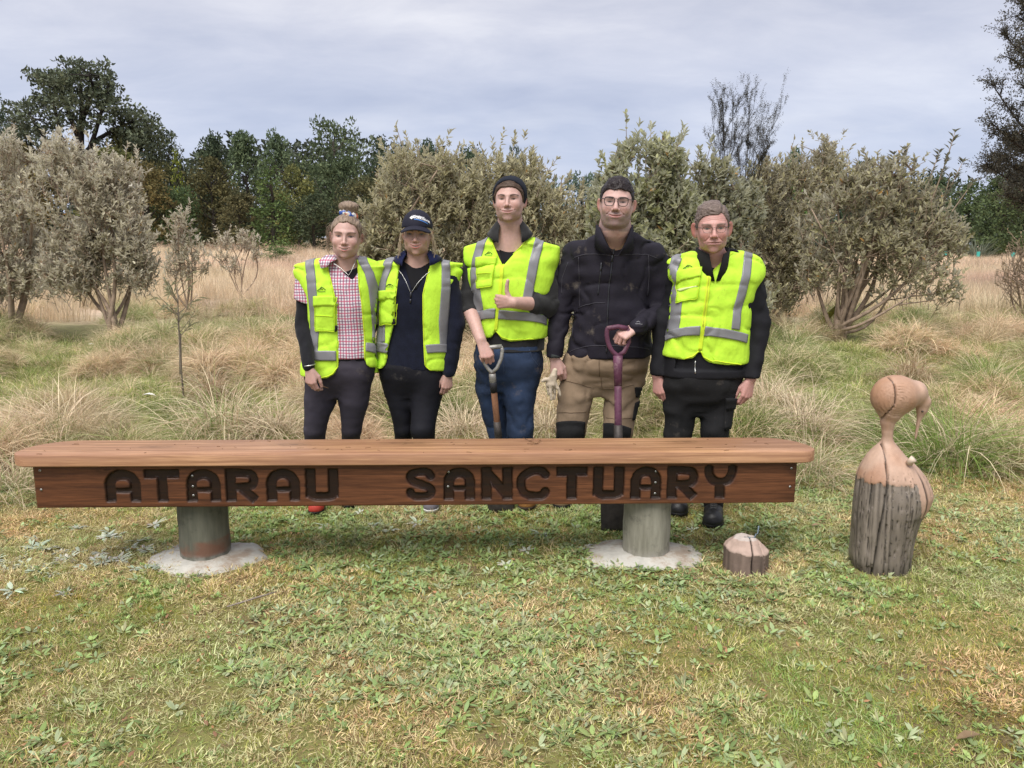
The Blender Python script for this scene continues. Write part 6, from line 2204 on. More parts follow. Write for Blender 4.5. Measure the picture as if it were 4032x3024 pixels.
def tree(kind, v, px, top, dist, label, tint=(1, 1, 1), wid=None, base_py=None, group='trees of the forest edge', name='forest_tree'):
 b = at(px, 1000, dist); b = np.array((b[0], b[1], zat(b[0], b[1])))
 h = at(px, top, dist)[2] - b[2]
 k = dist * .99 / FPX
 nat = {'round': .80, 'upright': .52, 'cone': .46, 'shelf': .95, 'mound': 1.1}[kind]
 sx = h if wid is None else wid * k / nat
 root = empty(name, tuple(b), label, 'tree' if kind != 'mound' else 'bush', group)
 rz = rnd.uniform(0, 6.28)
 for nm, me in (('crown', CR[kind, v]), ('trunk', TK[kind, v])):
  o = bpy.data.objects.new(nm, me); COL.objects.link(o); o.parent = root
  o.scale = (sx, sx, h); o.rotation_euler = (0, 0, rz)
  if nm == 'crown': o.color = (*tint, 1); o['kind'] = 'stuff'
 return root

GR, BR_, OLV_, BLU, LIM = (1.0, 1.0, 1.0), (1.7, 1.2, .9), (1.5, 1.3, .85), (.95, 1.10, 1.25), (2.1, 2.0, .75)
for a in [
  ('round', 0, -90, 470, 74, 'dark tree cut by the left edge of the photo', (.9, 1, 1), 420),
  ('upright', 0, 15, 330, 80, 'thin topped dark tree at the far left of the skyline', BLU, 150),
  ('round', 1, 110, 560, 66, 'low brownish tree below the left side of the great spreading tree', BR_, 330),
  ('round', 0, 560, 490, 72, 'bushy brown green tree right of the great spreading tree', (1.2, 1.05, .85), 330),
  ('upright', 1, 470, 600, 64, 'olive brown tree in front of the great spreading tree', OLV_, 300),
  ('round', 1, 690, 530, 78, 'dark green tree at the step of the skyline', GR, 210),
  ('cone', 0, 720, 595, 66, 'small lime green cone tree among brown trees at the left', LIM, 110),
  ('mound', 0, 700, 720, 62, 'dark green bushy tree below the small lime cone tree', (.95, 1.15, .9), 260),
  ('round', 0, 590, 640, 60, 'reddish brown tree behind the rounded silver shrub', BR_, 300),
  ('upright', 0, 870, 535, 82, 'narrow dark tree left of the feathery pair', (.85, .95, 1), 170),
  ('round', 1, 850, 620, 66, 'rusty brown tree left of the tall lime cone tree', (1.3, 1.02, .82), 280),
  ('upright', 1, 985, 535, 80, 'feathery grey green tree, left one of the pair', (1.3, 1.45, 1.4), 170),
  ('upright', 0, 1105, 530, 80, 'feathery grey green tree, right one of the pair', (1.25, 1.4, 1.4), 150),
  ('cone', 1, 1078, 625, 58, 'tall lime green cone tree behind the woman with the bun', (.95, 1.15, .72), 210),
  ('round', 0, 960, 760, 62, 'dark brownish tree just left of the tall lime cone tree', (1.2, .95, .85), 250),
  ('round', 1, 1180, 650, 66, 'brownish green tree right of the tall lime cone tree', OLV_, 250),
  ('shelf', 0, 1330, 470, 70, 'tallest tree in the middle of the skyline', (.95, 1.05, .95), 330),
  ('round', 0, 1340, 620, 64, 'dark tree in front of the tallest middle tree', (.85, .95, .9), 300),
  ('round', 1, 1500, 545, 76, 'dark rounded tree right of the tallest middle tree', (.75, .85, .9), 190),
  ('round', 0, 1600, 575, 78, 'thin crowned dark tree left of the shrub top', (.75, .85, .95), 170),
  ('round', 1, 1240, 760, 60, 'low dark tree behind the hair bun', (.8, .85, .85), 280),
  ('round', 0, 1430, 700, 60, 'brown dark tree above the cap of the woman', (1.1, .95, .85), 260),
  ('round', 1, 1700, 550, 84, 'dark tree partly hidden behind the olive shrubs', (.8, .95, 1), 210),
  ('round', 0, 1860, 590, 90, 'distant tree top over the olive shrubs', (.85, 1, 1.1), 220),
  ('mound', 1, 2030, 575, 92, 'small distant tree top over the middle shrubs', (.9, 1, 1.15), 150),
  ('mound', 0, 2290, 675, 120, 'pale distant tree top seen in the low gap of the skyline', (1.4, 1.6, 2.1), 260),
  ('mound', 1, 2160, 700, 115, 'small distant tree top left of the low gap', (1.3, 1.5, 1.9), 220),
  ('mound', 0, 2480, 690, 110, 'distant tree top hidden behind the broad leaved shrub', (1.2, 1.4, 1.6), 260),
  ('round', 1, 3100, 585, 82, 'round dark green tree right of the twiggy tree', (.95, 1.3, 1.05), 170),
  ('mound', 1, 2970, 640, 82, 'low dark tree behind the twiggy tree', (.95, 1.2, 1.05), 170),
  ('mound', 0, 3130, 680, 76, 'green bushy tree below the round dark one', (1.1, 1.6, .9), 240),
  ('round', 0, 3240, 625, 86, 'dark tree behind the pale shrub spire', (.9, 1.15, 1.1), 190),
  ('round', 1, 3370, 640, 88, 'dark tree over the top of the spreading shrub', (.85, 1.1, 1.1), 210),
  ('mound', 1, 3490, 680, 80, 'dark tree seen through the spreading shrub', (.9, 1.05, 1), 260),
  ('round', 0, 3640, 690, 80, 'dark tree behind the tall leafy shoots', (.9, 1.05, 1), 260),
  ('round', 1, 3800, 715, 84, 'olive tree at the right end of the far field', (1.1, 1.25, 1), 260),
  ('upright', 1, 3935, 700, 72, 'forest tree left of the right edge, with pale trunks below', (1.05, 1.2, 1), 250),
  ('round', 0, 4020, 640, 66, 'dense forest tree at the right edge below the tall tree', (1.1, 1.25, .95), 300),
  ('round', 1, 4110, 560, 64, 'forest tree cut by the right edge', (1, 1.15, .95), 320)]:
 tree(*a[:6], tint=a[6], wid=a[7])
tree('mound', 0, 1085, 972, 42, 'dark green round bush in the meadow left of the woman with the bun', (1.3, 1.6, 1.1), 170, group='bushes in the meadow', name='meadow_bush')

# the wood behind it, one mass
def wood_mass():
 g = np.random.default_rng(90); bl = []
 for x in np.arange(-120, 130, 3.2):
  for r_ in range(2):
   y = 100 + r_ * 9 + g.uniform(-3, 3); h = (12.5 if x < -8 else (4.0 if x < 22 else 8.5)) + g.uniform(-2, 1.5)
   z0 = zat(x, y)
   for q_ in range(6):
    s = g.uniform(1.6, 2.8); bl.append((x + g.normal(0, 1.2), y + g.normal(0, 1.2), z0 + g.uniform(.3, h - 1), s, s, s * .9))
 for x in np.concatenate([np.arange(-60, 4, 2.2), np.arange(24, 70, 2.2)]):
  y = 78 + g.uniform(-4, 6)
  for q_ in range(3):
   s = g.uniform(1.1, 2.0); bl.append((x + g.normal(0, 1), y + g.normal(0, 1), zat(x, y) + g.uniform(.3, 3.0), s, s, s * .9))
 P_, D_ = [], []
 for c in bl:
  d = g.normal(0, 1, (80, 3)); d /= np.linalg.norm(d, axis=1)[:, None]
  P_.append(np.array(c[:3]) + d * np.array(c[3:]) * g.uniform(.6, 1.05, (80, 1))); D_.append(d)
 p, d = np.concatenate(P_), np.concatenate(D_); n = len(p)
 V, F, k = leaf_set(p, d + g.normal(0, .6, (n, 3)), d, g.uniform(.5, .95, n), g.uniform(.35, .65, n))
 C = np.array(DG) * 1.0 * g.uniform(.6, 1.5, (n, 1))
 tag(link('far_wood', mesh_np('far_wood', V, F, False, np.repeat(C, k, 0)), shrub_mat((.05, .06, .04))), 'dark mass of forest behind the nearer trees', 'forest', kind='stuff')

wood_mass()

# great spreading tree with its limbs showing
def great_tree():
 g = np.random.default_rng(61)
 D = 70.0
 b = at(330, 1000, D); b = np.array((b[0], b[1], zat(b[0], b[1])))
 root = empty('spreading_tree', tuple(b), 'great spreading tree with open crown and dark limbs on the left skyline', 'tree', 'trees of the forest edge')
 mb = MB()
 P_ = lambda px, py, dy=0.0: at(px, py, D + dy) - b
 limbs = [[(330, 900), (315, 700), (318, 560), (322, 430), (318, 330), (320, 285)], [(325, 760), (270, 640), (235, 520), (215, 420), (190, 330)], [(318, 680), (370, 540), (400, 440), (430, 350), (400, 290)],
    [(318, 620), (390, 545), (450, 510), (520, 480), (560, 470)], [(322, 760), (400, 640), (470, 590), (540, 560), (590, 520)], [(300, 720), (220, 640), (150, 600), (90, 560), (60, 500)], [(315, 560), (280, 470), (250, 380), (240, 310)],
    [(318, 480), (355, 400), (365, 330), (350, 290)], [(330, 820), (420, 720), (500, 680), (570, 640)], [(270, 640), (190, 560), (130, 480), (110, 430)]]
 tips = []
 for i, l in enumerate(limbs):
  dy = g.uniform(-4, 4) * (i > 0)
  p = np.array([P_(x, y, dy * k / len(l)) for k, (x, y) in enumerate(l)])
  mb.tube(p, np.linspace(.42 if i == 0 else .24, .06, len(p)), 7)
  for _ in range(12):
   t = g.uniform(.4, 1); q = np.array([np.interp(t, np.linspace(0, 1, len(p)), p[:, k]) for k in range(3)])
   e = q + g.normal(0, 1, 3).clip(-1.4, 1.4) * (1.3, 1.3, .8) + (0, 0, .4)
   mb.tube(bend(q, e, 4, g, .1), np.linspace(.07, .02, 4), 4, cap=False); tips.append(e)
 mb.build('trunk', M('dark_trunk', (.030, .026, .022), rough=.95), root)
 bl = []
 outline = [(70, 520, 60, 46), (110, 440, 60, 40), (150, 400, 55, 36), (185, 330, 60, 40), (240, 300, 60, 36), (215, 380, 60, 36), (300, 290, 70, 36), (370, 290, 60, 36), (410, 330, 50, 34), (340, 350, 70, 34), (290, 400, 50, 30), (410, 400, 60, 28),
    (440, 360, 30, 24), (470, 430, 50, 26), (520, 470, 60, 34), (580, 500, 60, 40), (600, 560, 60, 36), (480, 520, 60, 26), (420, 470, 40, 20), (540, 560, 60, 26), (470, 600, 55, 22), (150, 500, 55, 30), (90, 600, 70, 40), (180, 560, 45, 24), (240, 480, 40, 24),
    (280, 620, 45, 20), (380, 620, 40, 20), (430, 660, 50, 22), (540, 630, 60, 26), (340, 500, 34, 22), (210, 640, 50, 24), (130, 660, 60, 30), (360, 720, 60, 30), (260, 720, 60, 36), (460, 730, 60, 36), (20, 640, 60, 50), (330, 440, 40, 24), (260, 350, 50, 30)]
 for cx, cy, hx, hy in outline:
  for _ in range(4):
   c = P_(cx + g.normal(0, hx * .45), cy + g.normal(0, hy * .45), g.uniform(-4.5, 4.5)); k = D / FPX
   bl.append((*c, hx * k * .62, hx * k * .62, hy * k * .58))
 for e in tips: bl.append((*e, .55, .55, .26))
 Pp, Dd = [], []
 for c in bl:
  m = max(14, int(84 * c[3] * c[5] / .5))
  d = g.normal(0, 1, (m, 3)); d /= np.linalg.norm(d, axis=1)[:, None]
  Pp.append(np.array(c[:3]) + d * np.array(c[3:]) * g.uniform(.4, 1.05, (m, 1))); Dd.append(d)
 p, d = np.concatenate(Pp), np.concatenate(Dd); n = len(p)
 V, F, k = leaf_set(p, d * .6 + g.normal(0, .7, (n, 3)) + (0, 0, .2), d + g.normal(0, .5, (n, 3)), g.uniform(.22, .46, n), g.uniform(.14, .28, n))
 mx = g.random((n, 1))
 C = (np.array((.055, .076, .046)) * (1 - mx) + np.array((.18, .21, .12)) * mx) * g.uniform(.75, 1.25, (n, 1))
 link('crown', mesh_np('crown', V, F, False, np.repeat(C, k, 0)), shrub_mat((.09, .105, .06)), root)['kind'] = 'stuff'

great_tree()

# tall fine leaved tree at the right edge, reaching out of the picture
def right_tree():
 g = np.random.default_rng(17)
 Y = 21.0
 b = foot(4330, 1200, Y)
 root = empty('tall_tree', tuple(b), 'tall fine leaved tree leaning in from the right edge of the photo', 'tree')
 P_ = lambda px, py, dy=0.0: at(px, py, Y + dy) - b
 mb = MB()
 mb.tube(np.array([P_(4330, 1300), P_(4320, 900), P_(4260, 500), P_(4220, 100), P_(4200, -300)]), [.28, .24, .18, .11, .04], 9)
 limbs = []
 for y0, x1, y1 in [(700, 3905, 330), (640, 3900, 480), (560, 3960, 220), (450, 3940, 120), (760, 3930, 610), (820, 3880, 650), (500, 4000, 60), (300, 4010, -40), (860, 3960, 760), (600, 4020, 330), (400, 4060, 150), (720, 4010, 520)]:
  x0 = 4290 - (900 - y0) * .06
  dy = g.uniform(-2, 2)
  limbs.append(bend(P_(x0, y0), P_(x1, y1, dy), 9, g, .06, .25))
  mb.tube(limbs[-1], np.linspace(.075, .012, 9), 6)
 for i in range(12):
  limbs.append(bend(P_(4260, g.uniform(-100, 800)), P_(g.uniform(4350, 4750), g.uniform(-300, 700), g.uniform(-3, 3)), 8, g, .06, .2)); mb.tube(limbs[-1], np.linspace(.08, .015, 8), 6)
 ends, dirs = [], []
 for l in limbs:
  for _ in range(64):
   t = g.uniform(.30, 1.0); q = np.array([np.interp(t, np.linspace(0, 1, len(l)), l[:, k]) for k in range(3)])
   dv = unit(unit(l[-1] - l[0]) * .7 + g.normal(0, .6, 3) + (0, 0, .45))
   L = g.uniform(.35, .95) * (1.2 - .6 * t)
   e = q + dv * L
   mb.tube(bend(q, e, 4, g, .06), np.linspace(.012, .003, 4), 3, cap=False)
   ends.append((q, e)); dirs.append(dv)
 mb.build('trunk', DBARK, root)
 A = np.array([e[0] for e in ends]); B = np.array([e[1] for e in ends]); n = len(A); m = 34
 t = g.random((n, m)) ** .7
 p = (A[:, None] + (B - A)[:, None] * t[..., None]).reshape(-1, 3) + g.normal(0, .055, (n * m, 3))
 dv = np.repeat(np.array(dirs), m, 0) * .6 + g.normal(0, .6, (n * m, 3))
 V, F, k = leaf_set(p, dv, g.normal(0, 1, (n * m, 3)) + (0, 0, 1), g.uniform(.045, .085, n * m), g.uniform(.020, .036, n * m))
 mx = g.random((n * m, 1))
 C = (np.array((.05, .05, .034)) * (1 - mx) + np.array((.12, .108, .07)) * mx) * g.uniform(.7, 1.3, (n * m, 1))
 od = g.random(n * m) < .02; C[od] = (.16, .075, .035)
 link('crown', mesh_np('crown', V, F, False, np.repeat(C, k, 0)), shrub_mat((.075, .07, .05)), root)['kind'] = 'stuff'
 # the duller tree behind it
 b2 = at(4180, 1000, 40); b2 = np.array((b2[0], b2[1], zat(b2[0], b2[1])))
 root2 = empty('forest_tree', tuple(b2), 'dull grey crowned tree behind the tall right tree, with ragged left side', 'tree', 'trees of the forest edge')
 P2 = lambda px, py, dy=0.0: at(px, py, 40 + dy) - b2
 mb = MB(); mb.tube(np.array([P2(4180, 1000), P2(4170, 700), P2(4150, 400)]), [.3, .22, .1], 8)
 bl = []
 for cx, cy, hx, hy in [(3920, 660, 60, 26), (3960, 610, 60, 40), (4020, 580, 60, 40), (3990, 680, 60, 40), (4060, 640, 60, 50), (4080, 560, 70, 50), (4120, 500, 70, 60), (4060, 720, 60, 40), (3985, 560, 40, 30), (4160, 620, 80, 80), (4200, 400, 90, 80), (4240, 700, 80, 80)]:
  mb.tube(bend(P2(4170, cy + 120), P2(cx, cy), 6, g, .06), np.linspace(.08, .02, 6), 5, cap=False)
  for _ in range(5): bl.append((*P2(cx + g.normal(0, hx * .45), cy + g.normal(0, hy * .45), g.uniform(-2, 2)), hx * 40 / FPX * .6, hx * 40 / FPX * .6, hy * 40 / FPX * .6))
 mb.build('trunk', DBARK, root2)
 Pp, Dd = [], []
 for c in bl:
  d = g.normal(0, 1, (95, 3)); d /= np.linalg.norm(d, axis=1)[:, None]
  Pp.append(np.array(c[:3]) + d * np.array(c[3:]) * g.uniform(.4, 1.1, (95, 1))); Dd.append(d)
 p, d = np.concatenate(Pp), np.concatenate(Dd); n = len(p)
 V, F, k = leaf_set(p, g.normal(0, .7, (n, 3)) + (0, 0, -.3), d, g.uniform(.12, .24, n), g.uniform(.04, .08, n))
 C = np.tile((.075, .08, .072), (n, 1)) * g.uniform(.6, 1.5, (n, 1))
 link('crown', mesh_np('crown', V, F, False, np.repeat(C, k, 0)), shrub_mat((.07, .07, .06)), root2)['kind'] = 'stuff'

right_tree()

# flax clump and bright tree guards at the far field edge
b = at(3850, 1000, 62); b = np.array((b[0], b[1], zat(b[0], b[1])))
V, F, C = blades(120, .5, (1.2, 2.2), (.07, .12), (.1, .9), (.1, .9), [(3, (.15, .18, .12)), (1, (.22, .24, .18))], 5, 4)
me = mesh_np('flax', V, F, False, C); me.materials.append(shrub_mat((.16, .18, .13)))
tag(link('flax_bush', me, None, None, tuple(b)), 'grey green flax clump at the far field edge on the right', 'flax')
GD = M('tree_guard_plastic', (.06, .40, .34), rough=.5, bump=0)
mb = MB()
for z0, z1, r in ((-.02, .55, .16),): mb.tube([(0, 0, z0), (0, 0, (z0 + z1) / 2), (0, 0, z1)], r, 8, cap=False)
gme = mb.mesh('tree_guard'); gme.materials.append(GD)
for px, Y, lb in [(3852, 55, 'in front of the flax clump'), (3722, 57, 'left of the flax clump, beside the spreading shrub'), (3990, 54, 'nearest the right edge of the photo')]:
 c = at(px, 1000, Y)
 o = link('tree_guard', gme, None, None, (c[0], c[1], zat(c[0], c[1]) + .50)); o.scale = (.7, .7, .6)
 tag(o, 'small turquoise plastic tree guard ' + lb, 'tree guard', 'turquoise tree guards in the far field')
# ------------------------------------------------------------------ person: woman with the bun, gingham shirt
def hair_noise(p, fx=260, fy=40, fz=40, amp=.0016):
 return vnoise(p * np.array((fx, fy, fz)) * .5) * amp

def skull(x, y, z, f, g=0.0):
 d = _e(x, y, z, (0, .018, .031), (.073 * f['w'] + g, .091 + g, .079 + g))
 return _mn(d, _e(x, y, z, (0, -.028, -.026), (.060 * f['w'] + g * .6, .057 + g * .6, .080)), .03)

def hair_mat(name, a, b, stretch=(90, 10, 10), rough=.5):
 m = bpy.data.materials.new(name)
 m.use_nodes = True
 t = NT(m.node_tree)
 tc = t.n('ShaderNodeTexCoord')
 f = t.noise(t.mapping(tc.outputs['Object'], scale=stretch), 3.0, 4, .65, .3)
 b_ = t.n('ShaderNodeBsdfPrincipled')
 b_.inputs['Roughness'].default_value = rough
 b_.inputs['Specular IOR Level'].default_value = .18
 t.l(t.ramp(f, [(.32, a), (.68, b)]), b_.inputs['Base Color'])
 bn = t.n('ShaderNodeBump'); bn.inputs['Strength'].default_value = .6; bn.inputs['Distance'].default_value = .003
 t.l(f, bn.inputs['Height']); t.l(bn.outputs[0], b_.inputs['Normal'])
 o = t.n('ShaderNodeOutputMaterial'); t.l(b_.outputs[0], o.inputs[0])
 return m

def gingham():
 m = bpy.data.materials.new('gingham_cloth')
 m.use_nodes = True
 t = NT(m.node_tree)
 tc = t.n('ShaderNodeTexCoord')
 s = t.n('ShaderNodeSeparateXYZ')
 wob = t.n('ShaderNodeVectorMath', operation='MULTIPLY_ADD')
 nz = t.n('ShaderNodeTexNoise'); nz.inputs['Scale'].default_value = 9
 t.l(tc.outputs['Object'], nz.inputs['Vector'])
 t.l(nz.outputs['Color'], wob.inputs[0]); wob.inputs[1].default_value = (.014, 0, .014)
 t.l(tc.outputs['Object'], wob.inputs[2])
 t.l(wob.outputs[0], s.inputs[0])
 def band(v, per, ph, wd):
  fr = t.math('FRACT', t.math('MULTIPLY_ADD', v, 1.0 / per, ph))
  return t.math('LESS_THAN', t.math('ABSOLUTE', t.math('SUBTRACT', fr, .5)), wd)
 c = (.66, .62, .67)
 red, dark = (.43, .06, .13), (.12, .03, .09)
 out = t.mix(t.math('MULTIPLY', band(s.outputs[0], .031, 0.0, .115), .80), c, red)
 out = t.mix(t.math('MULTIPLY', band(s.outputs[0], .031, .5, .095), .75), out, dark)
 out = t.mix(t.math('MULTIPLY', band(s.outputs[2], .031, .0, .115), .75), out, red)
 out = t.mix(t.math('MULTIPLY', band(s.outputs[2], .031, .5, .095), .70), out, dark)
 b = t.n('ShaderNodeBsdfPrincipled'); b.inputs['Roughness'].default_value = .85
 t.l(out, b.inputs['Base Color'])
 bn = t.n('ShaderNodeBump'); bn.inputs['Strength'].default_value = .3; bn.inputs['Distance'].default_value = .006
 t.l(t.noise(tc.outputs['Object'], 30, 3), bn.inputs['Height']); t.l(bn.outputs[0], b.inputs['Normal'])
 o = t.n('ShaderNodeOutputMaterial'); t.l(b.outputs[0], o.inputs[0])
 return m

def mountain_logo(q, vest, surf, px, py, w, label=None):
 """two-peak line drawing with the maker's word under it"""
 k = w / 80.0
 pts = [(-40, 8), (-26, -6), (-20, -2), (-2, -26), (8, -12), (14, -18), (40, 6)]
 pk = [(-12, -4), (-4, -12), (0, -6), (6, -9), (14, -2)]
 q.lines('logo', [[(px + a * k, py + b * k) for a, b in pts], [(px + a * k, py + b * k) for a, b in pk]], surf, INK, .0016, vest, off=.003)
 q.text('lettering', 'Westpeak', px, py + 19 * k, 12 * k, surf, INK, vest, bold=.02)

def vest_pocket(q, vest, surf, tl, tr, br, bl, flap=.24, mid=None):
 g = q.quad([tl, tr, br, bl], n=14, m=10)
 o = q.drape('pocket', g, surf, LIME, .011, vest)
 fl = [tl, tr, tuple(np.array(tr) + (np.array(br) - tr) * flap), tuple(np.array(tl) + (np.array(bl) - tl) * flap)]
 fl = [(fl[0][0] - 4, fl[0][1] - 3), (fl[1][0] + 4, fl[1][1] - 3), (fl[2][0] + 4, fl[2][1]), (fl[3][0] - 4, fl[3][1])]
 q.drape('pocket_flap', q.quad(fl, n=6, m=10), surf, LIME, .016, vest)
 w = [tl, bl, br, tr]
 q.lines('stitching', [w, [fl[3], fl[2]]] + ([mid] if mid else []), surf, BINDING, .0017, vest, off=.013)
 return o

def back_band(q, vest, surf, c, z, h, mat=TAPE):
 """the tape goes on round the back"""
 mb = MB()
 V, F = [], []
 n = 30
 for i in range(n):
  a = R(82 + 196 * i / (n - 1))
  for dz in (-h / 2, h / 2):
   p, nn = surf.around(c, a, z + dz)
   V.append(np.array(p) + np.array(nn) * .003 if p is not None else (c[0], c[1], z))
 for i in range(n - 1):
  F.append((2 * i, 2 * i + 2, 2 * i + 3, 2 * i + 1))
 mb.add(V, F)
 return q.mb('reflective_tape', mb, mat, vest)

def build_w1():
 q = Person(4.25, 1335, 'young woman with a high hair bun, open lime vest over a pink checked shirt')
 H = Head(q.p(1363, 930, -.055), 1.03, yaw=6, pitch=2, roll=3, w=1.0, jw=1.04, mouth_w=1.15, fold=.12, smile=1.0, teeth=.75, squint=.85, brow_h=.8, lips=(.52, .20, .18), skin=(.53,.345,.30),
    browc=(.16, .10, .07), iris=(.07, .05, .04), blush=.6, nose=.92, nose_w=.95, scalp=(.25, .18, .13), lip=.8, chin=1.05, ear=.95, ear_out=.15, neck=.92, cheek=1.1)
 shirt_rows = q.rows([(1440, 1206, 1474, .112), (1380, 1210, 1470, .108), (1300, 1230, 1460, .102), (1200, 1216, 1478, .118), (1120, 1200, 1484, .112),
       (1080, 1192, 1488, .092), (1052, 1212, 1470, .075), (1033, 1265, 1430, .066), (1012, 1306, 1418, .060)])
 sh_r, el_r, wr_r = q.p(1205, 1098), q.p(1194, 1275, -.03), q.p(1215, 1440, -.19)
 sh_l, el_l, wr_l = q.p(1452, 1104, .05), q.p(1520, 1230, .22), q.p(1590, 1300, .25)
 legs = [([q.p(1272, 1478), q.p(1258, 1580), q.p(1240, 1690, -.01), q.p(1240, 1790, .02), q.p(1245, 1975, .04)], [.100, .083, .060, .052, .036]),
   ([q.p(1400, 1478), q.p(1394, 1580), q.p(1384, 1690, .02), q.p(1378, 1790, .06), q.p(1372, 1945, .10)], [.100, .080, .058, .050, .036])]
 toes = [gnd(1247, 2034), gnd(1378, 2008)]
 plant_feet(legs, toes)
 hand = dict(wrist=wr_r + np.array((.004, -.004, -.012)), d=(.10, -.12, -1), n=(.35, 1, 0), s=(1, -.3, 0), size=.92, **REST)
 q.body(H, shirt_rows, [([sh_r, el_r, wr_r], [.038, .031, .025]), ([sh_l, el_l, wr_l], [.038, .031, .025])], [hand], legs, SKIN, (.50,.315,.27))
 c = q.rows(shirt_rows) if False else shirt_rows
 # black long sleeves and tee under the shirt
 lo, hi = q.p(1120, 1480, -.35), q.p(1640, 960, .35)
 lo2 = np.minimum(lo, hi) - .02; hi2 = np.maximum(lo, hi) + .02

 def tee(f):
  f.loft(shirt_rows, grow=-.006)
  f.chain([sh_r, el_r, wr_r], [.047, .043, .034], .03, .01)
  f.chain([sh_l, el_l, wr_l], [.047, .043, .036], .03, .01)
  nb = H.world((0, .02, -.135))
  f.ell((nb[0], nb[1] - .015, nb[2] - .012), (.088, .075, .040), .01)
 q.cloth('undershirt', BLACK_KNIT, tee, lo2, hi2, .009, fold_noise((10, 10, 16), .005, (26, 26, 34), .004, calm=calm_under(shirt_rows)),
   cuts=[lambda X, Y, Z: Z - (q.p(0, 1046)[2] + 3.2 * (X - H.c[0]) ** 2 + (Y - q.Y) * .30)])
 zs = q.p(0, 1200)[2]

 xl = q.curve([(1020, 1000), (1298, 1018), (1318, 1042), (1356, 1070), (1376, 1098), (1384, 1104)][1:])
 vx = q.curve([(1300, 1015), (1320, 1045), (1352, 1078), (1384, 1103)])
 vr = q.curve([(1440, 1005), (1418, 1045), (1400, 1082), (1385, 1103)])

 def shirt(f):
  f.loft(shirt_rows, grow=.004)
  m = sh_r + (el_r - sh_r) * .62
  f.rc(sh_r, m, .056, .062, .03)
  f.rc(sh_l, sh_l + (el_l - sh_l) * .4, .050, .052, .03)
 e = unit(el_r - sh_r)
 GING = gingham()
 shirt_o, _ = q.cloth('checked_shirt', GING, shirt, lo2, hi2, .008, fold_noise((8, 8, 6), .004, (20, 20, 14), .003),
   cuts=[lambda X, Y, Z: np.where(X < q.p(1230, 1200)[0], zs - .004 - Z + (X - q.p(1190, 0)[0]) * -.35, -1),
     lambda X, Y, Z: q.p(0, 1405)[2] - Z + 0 * X + 0 * Y,
     lambda X, Y, Z: np.where((Y < q.Y - .0) & (Z > q.p(0, 1104, -.11)[2]), np.minimum(X - vx(Z), vr(Z) - X), -1.0)])
 # turned shirt collar on the viewer's left, lying over the vest
 mb = MB()
 cpt = [(1322, 1002, -.02), (1283, 1004, -.035), (1254, 1024, -.085), (1262, 1056, -.125), (1287, 1050, -.13), (1300, 1032, -.12), (1326, 1020, -.10)]
 P_ = np.array([q.p(a, b, dy) for a, b, dy in cpt])
 ctr = P_.mean(0) + (0, -.012, .006)
 V = np.concatenate([P_, ctr[None], P_ + (0, .008, -.003)])
 nn = len(P_)
 mb.add(V, [(k, nn + 1 + k, nn + 1 + (k + 1) % nn, (k + 1) % nn) for k in range(nn)], [(k, (k + 1) % nn, nn) for k in range(nn)])
 q.mb('collar', mb, GING, shirt_o)
 mb = MB()
 mb.tube([q.p(1306, 1020, -.075), q.p(1318, 1040, -.112), q.p(1345, 1058, -.125), q.p(1372, 1084, -.135), q.p(1382, 1070, -.133), q.p(1394, 1044, -.12), q.p(1402, 1022, -.09)], .0016, 5)
 q.mb('necklace', mb, METAL)

 # leggings
 def leg(f):
  for pts, rad in legs: f.chain(pts, rad, .05, .015)
  f.ell(q.p(1337, 1450, .02), (.165, .118, .105), .06)
  f.loft(q.rows([(1560, 1245, 1430, .05), (1490, 1225, 1452, .095), (1440, 1203, 1474, .112), (1400, 1216, 1466, .100), (1370, 1226, 1456, .09)]), k=.03)
 a, b = q.p(1150, 2000, -.2), q.p(1520, 1370, .3)
 q.cloth('leggings', LEGGING, leg, np.minimum(a, b), np.maximum(a, b), .0095, fold_noise((7, 7, 9), .003, (20, 20, 50), .0018, cr=.003),
   cuts=[lambda X, Y, Z: q.p(0, 1738)[2] - Z - .35 + 0 * X + 0 * Y])

 # vest
 vest_rows = q.rows([(1520, 1190, 1480, .128), (1440, 1192, 1480, .126), (1390, 1206, 1476, .122), (1300, 1222, 1470, .118), (1200, 1212, 1480, .130), (1130, 1190, 1488, .126),
      (1085, 1168, 1494, .108), (1062, 1160, 1490, .094), (1044, 1186, 1478, .082), (1026, 1250, 1440, .072), (1008, 1290, 1420, .064)])
 L = q.curve([(1272, 990), (1278, 1025), (1302, 1100), (1322, 1180), (1330, 1260), (1331, 1350), (1330, 1500)])
 Rr = q.curve([(1396, 990), (1400, 1040), (1410, 1120), (1420, 1190), (1426, 1300), (1428, 1400), (1430, 1500)])
 hem = q.curve_z([(1150, 1484), (1200, 1488), (1250, 1492), (1290, 1488), (1318, 1472), (1331, 1448), (1429, 1405), (1434, 1432), (1448, 1452), (1475, 1457), (1500, 1457)])

 def vest_f(f):
  f.loft(vest_rows, grow=-.008, n=2.3, z_hi=q.p(0, 1018)[2])
 open_ = lambda X, Y, Z: np.where(Y < q.Y + .03, np.minimum(X - L(Z), Rr(Z) - X), -1.0)
 vest, vs = q.cloth('safety_vest', LIME, vest_f, lo2 - (0, 0, .08), hi2, .0085, fold_noise((6, 6, 3), .007, (15, 15, 10), .004, out=.4, cr=.006),
      cuts=[open_, lambda X, Y, Z: np.where(Y < q.Y, hem(X) - Z, q.p(0, 1470)[2] - Z)])
 q.drape('reflective_tape', q.strip([(1206, 990), (1212, 1034), (1222, 1090), (1232, 1180), (1236, 1280), (1230, 1400)], 37), vs, TAPE, .006, vest)
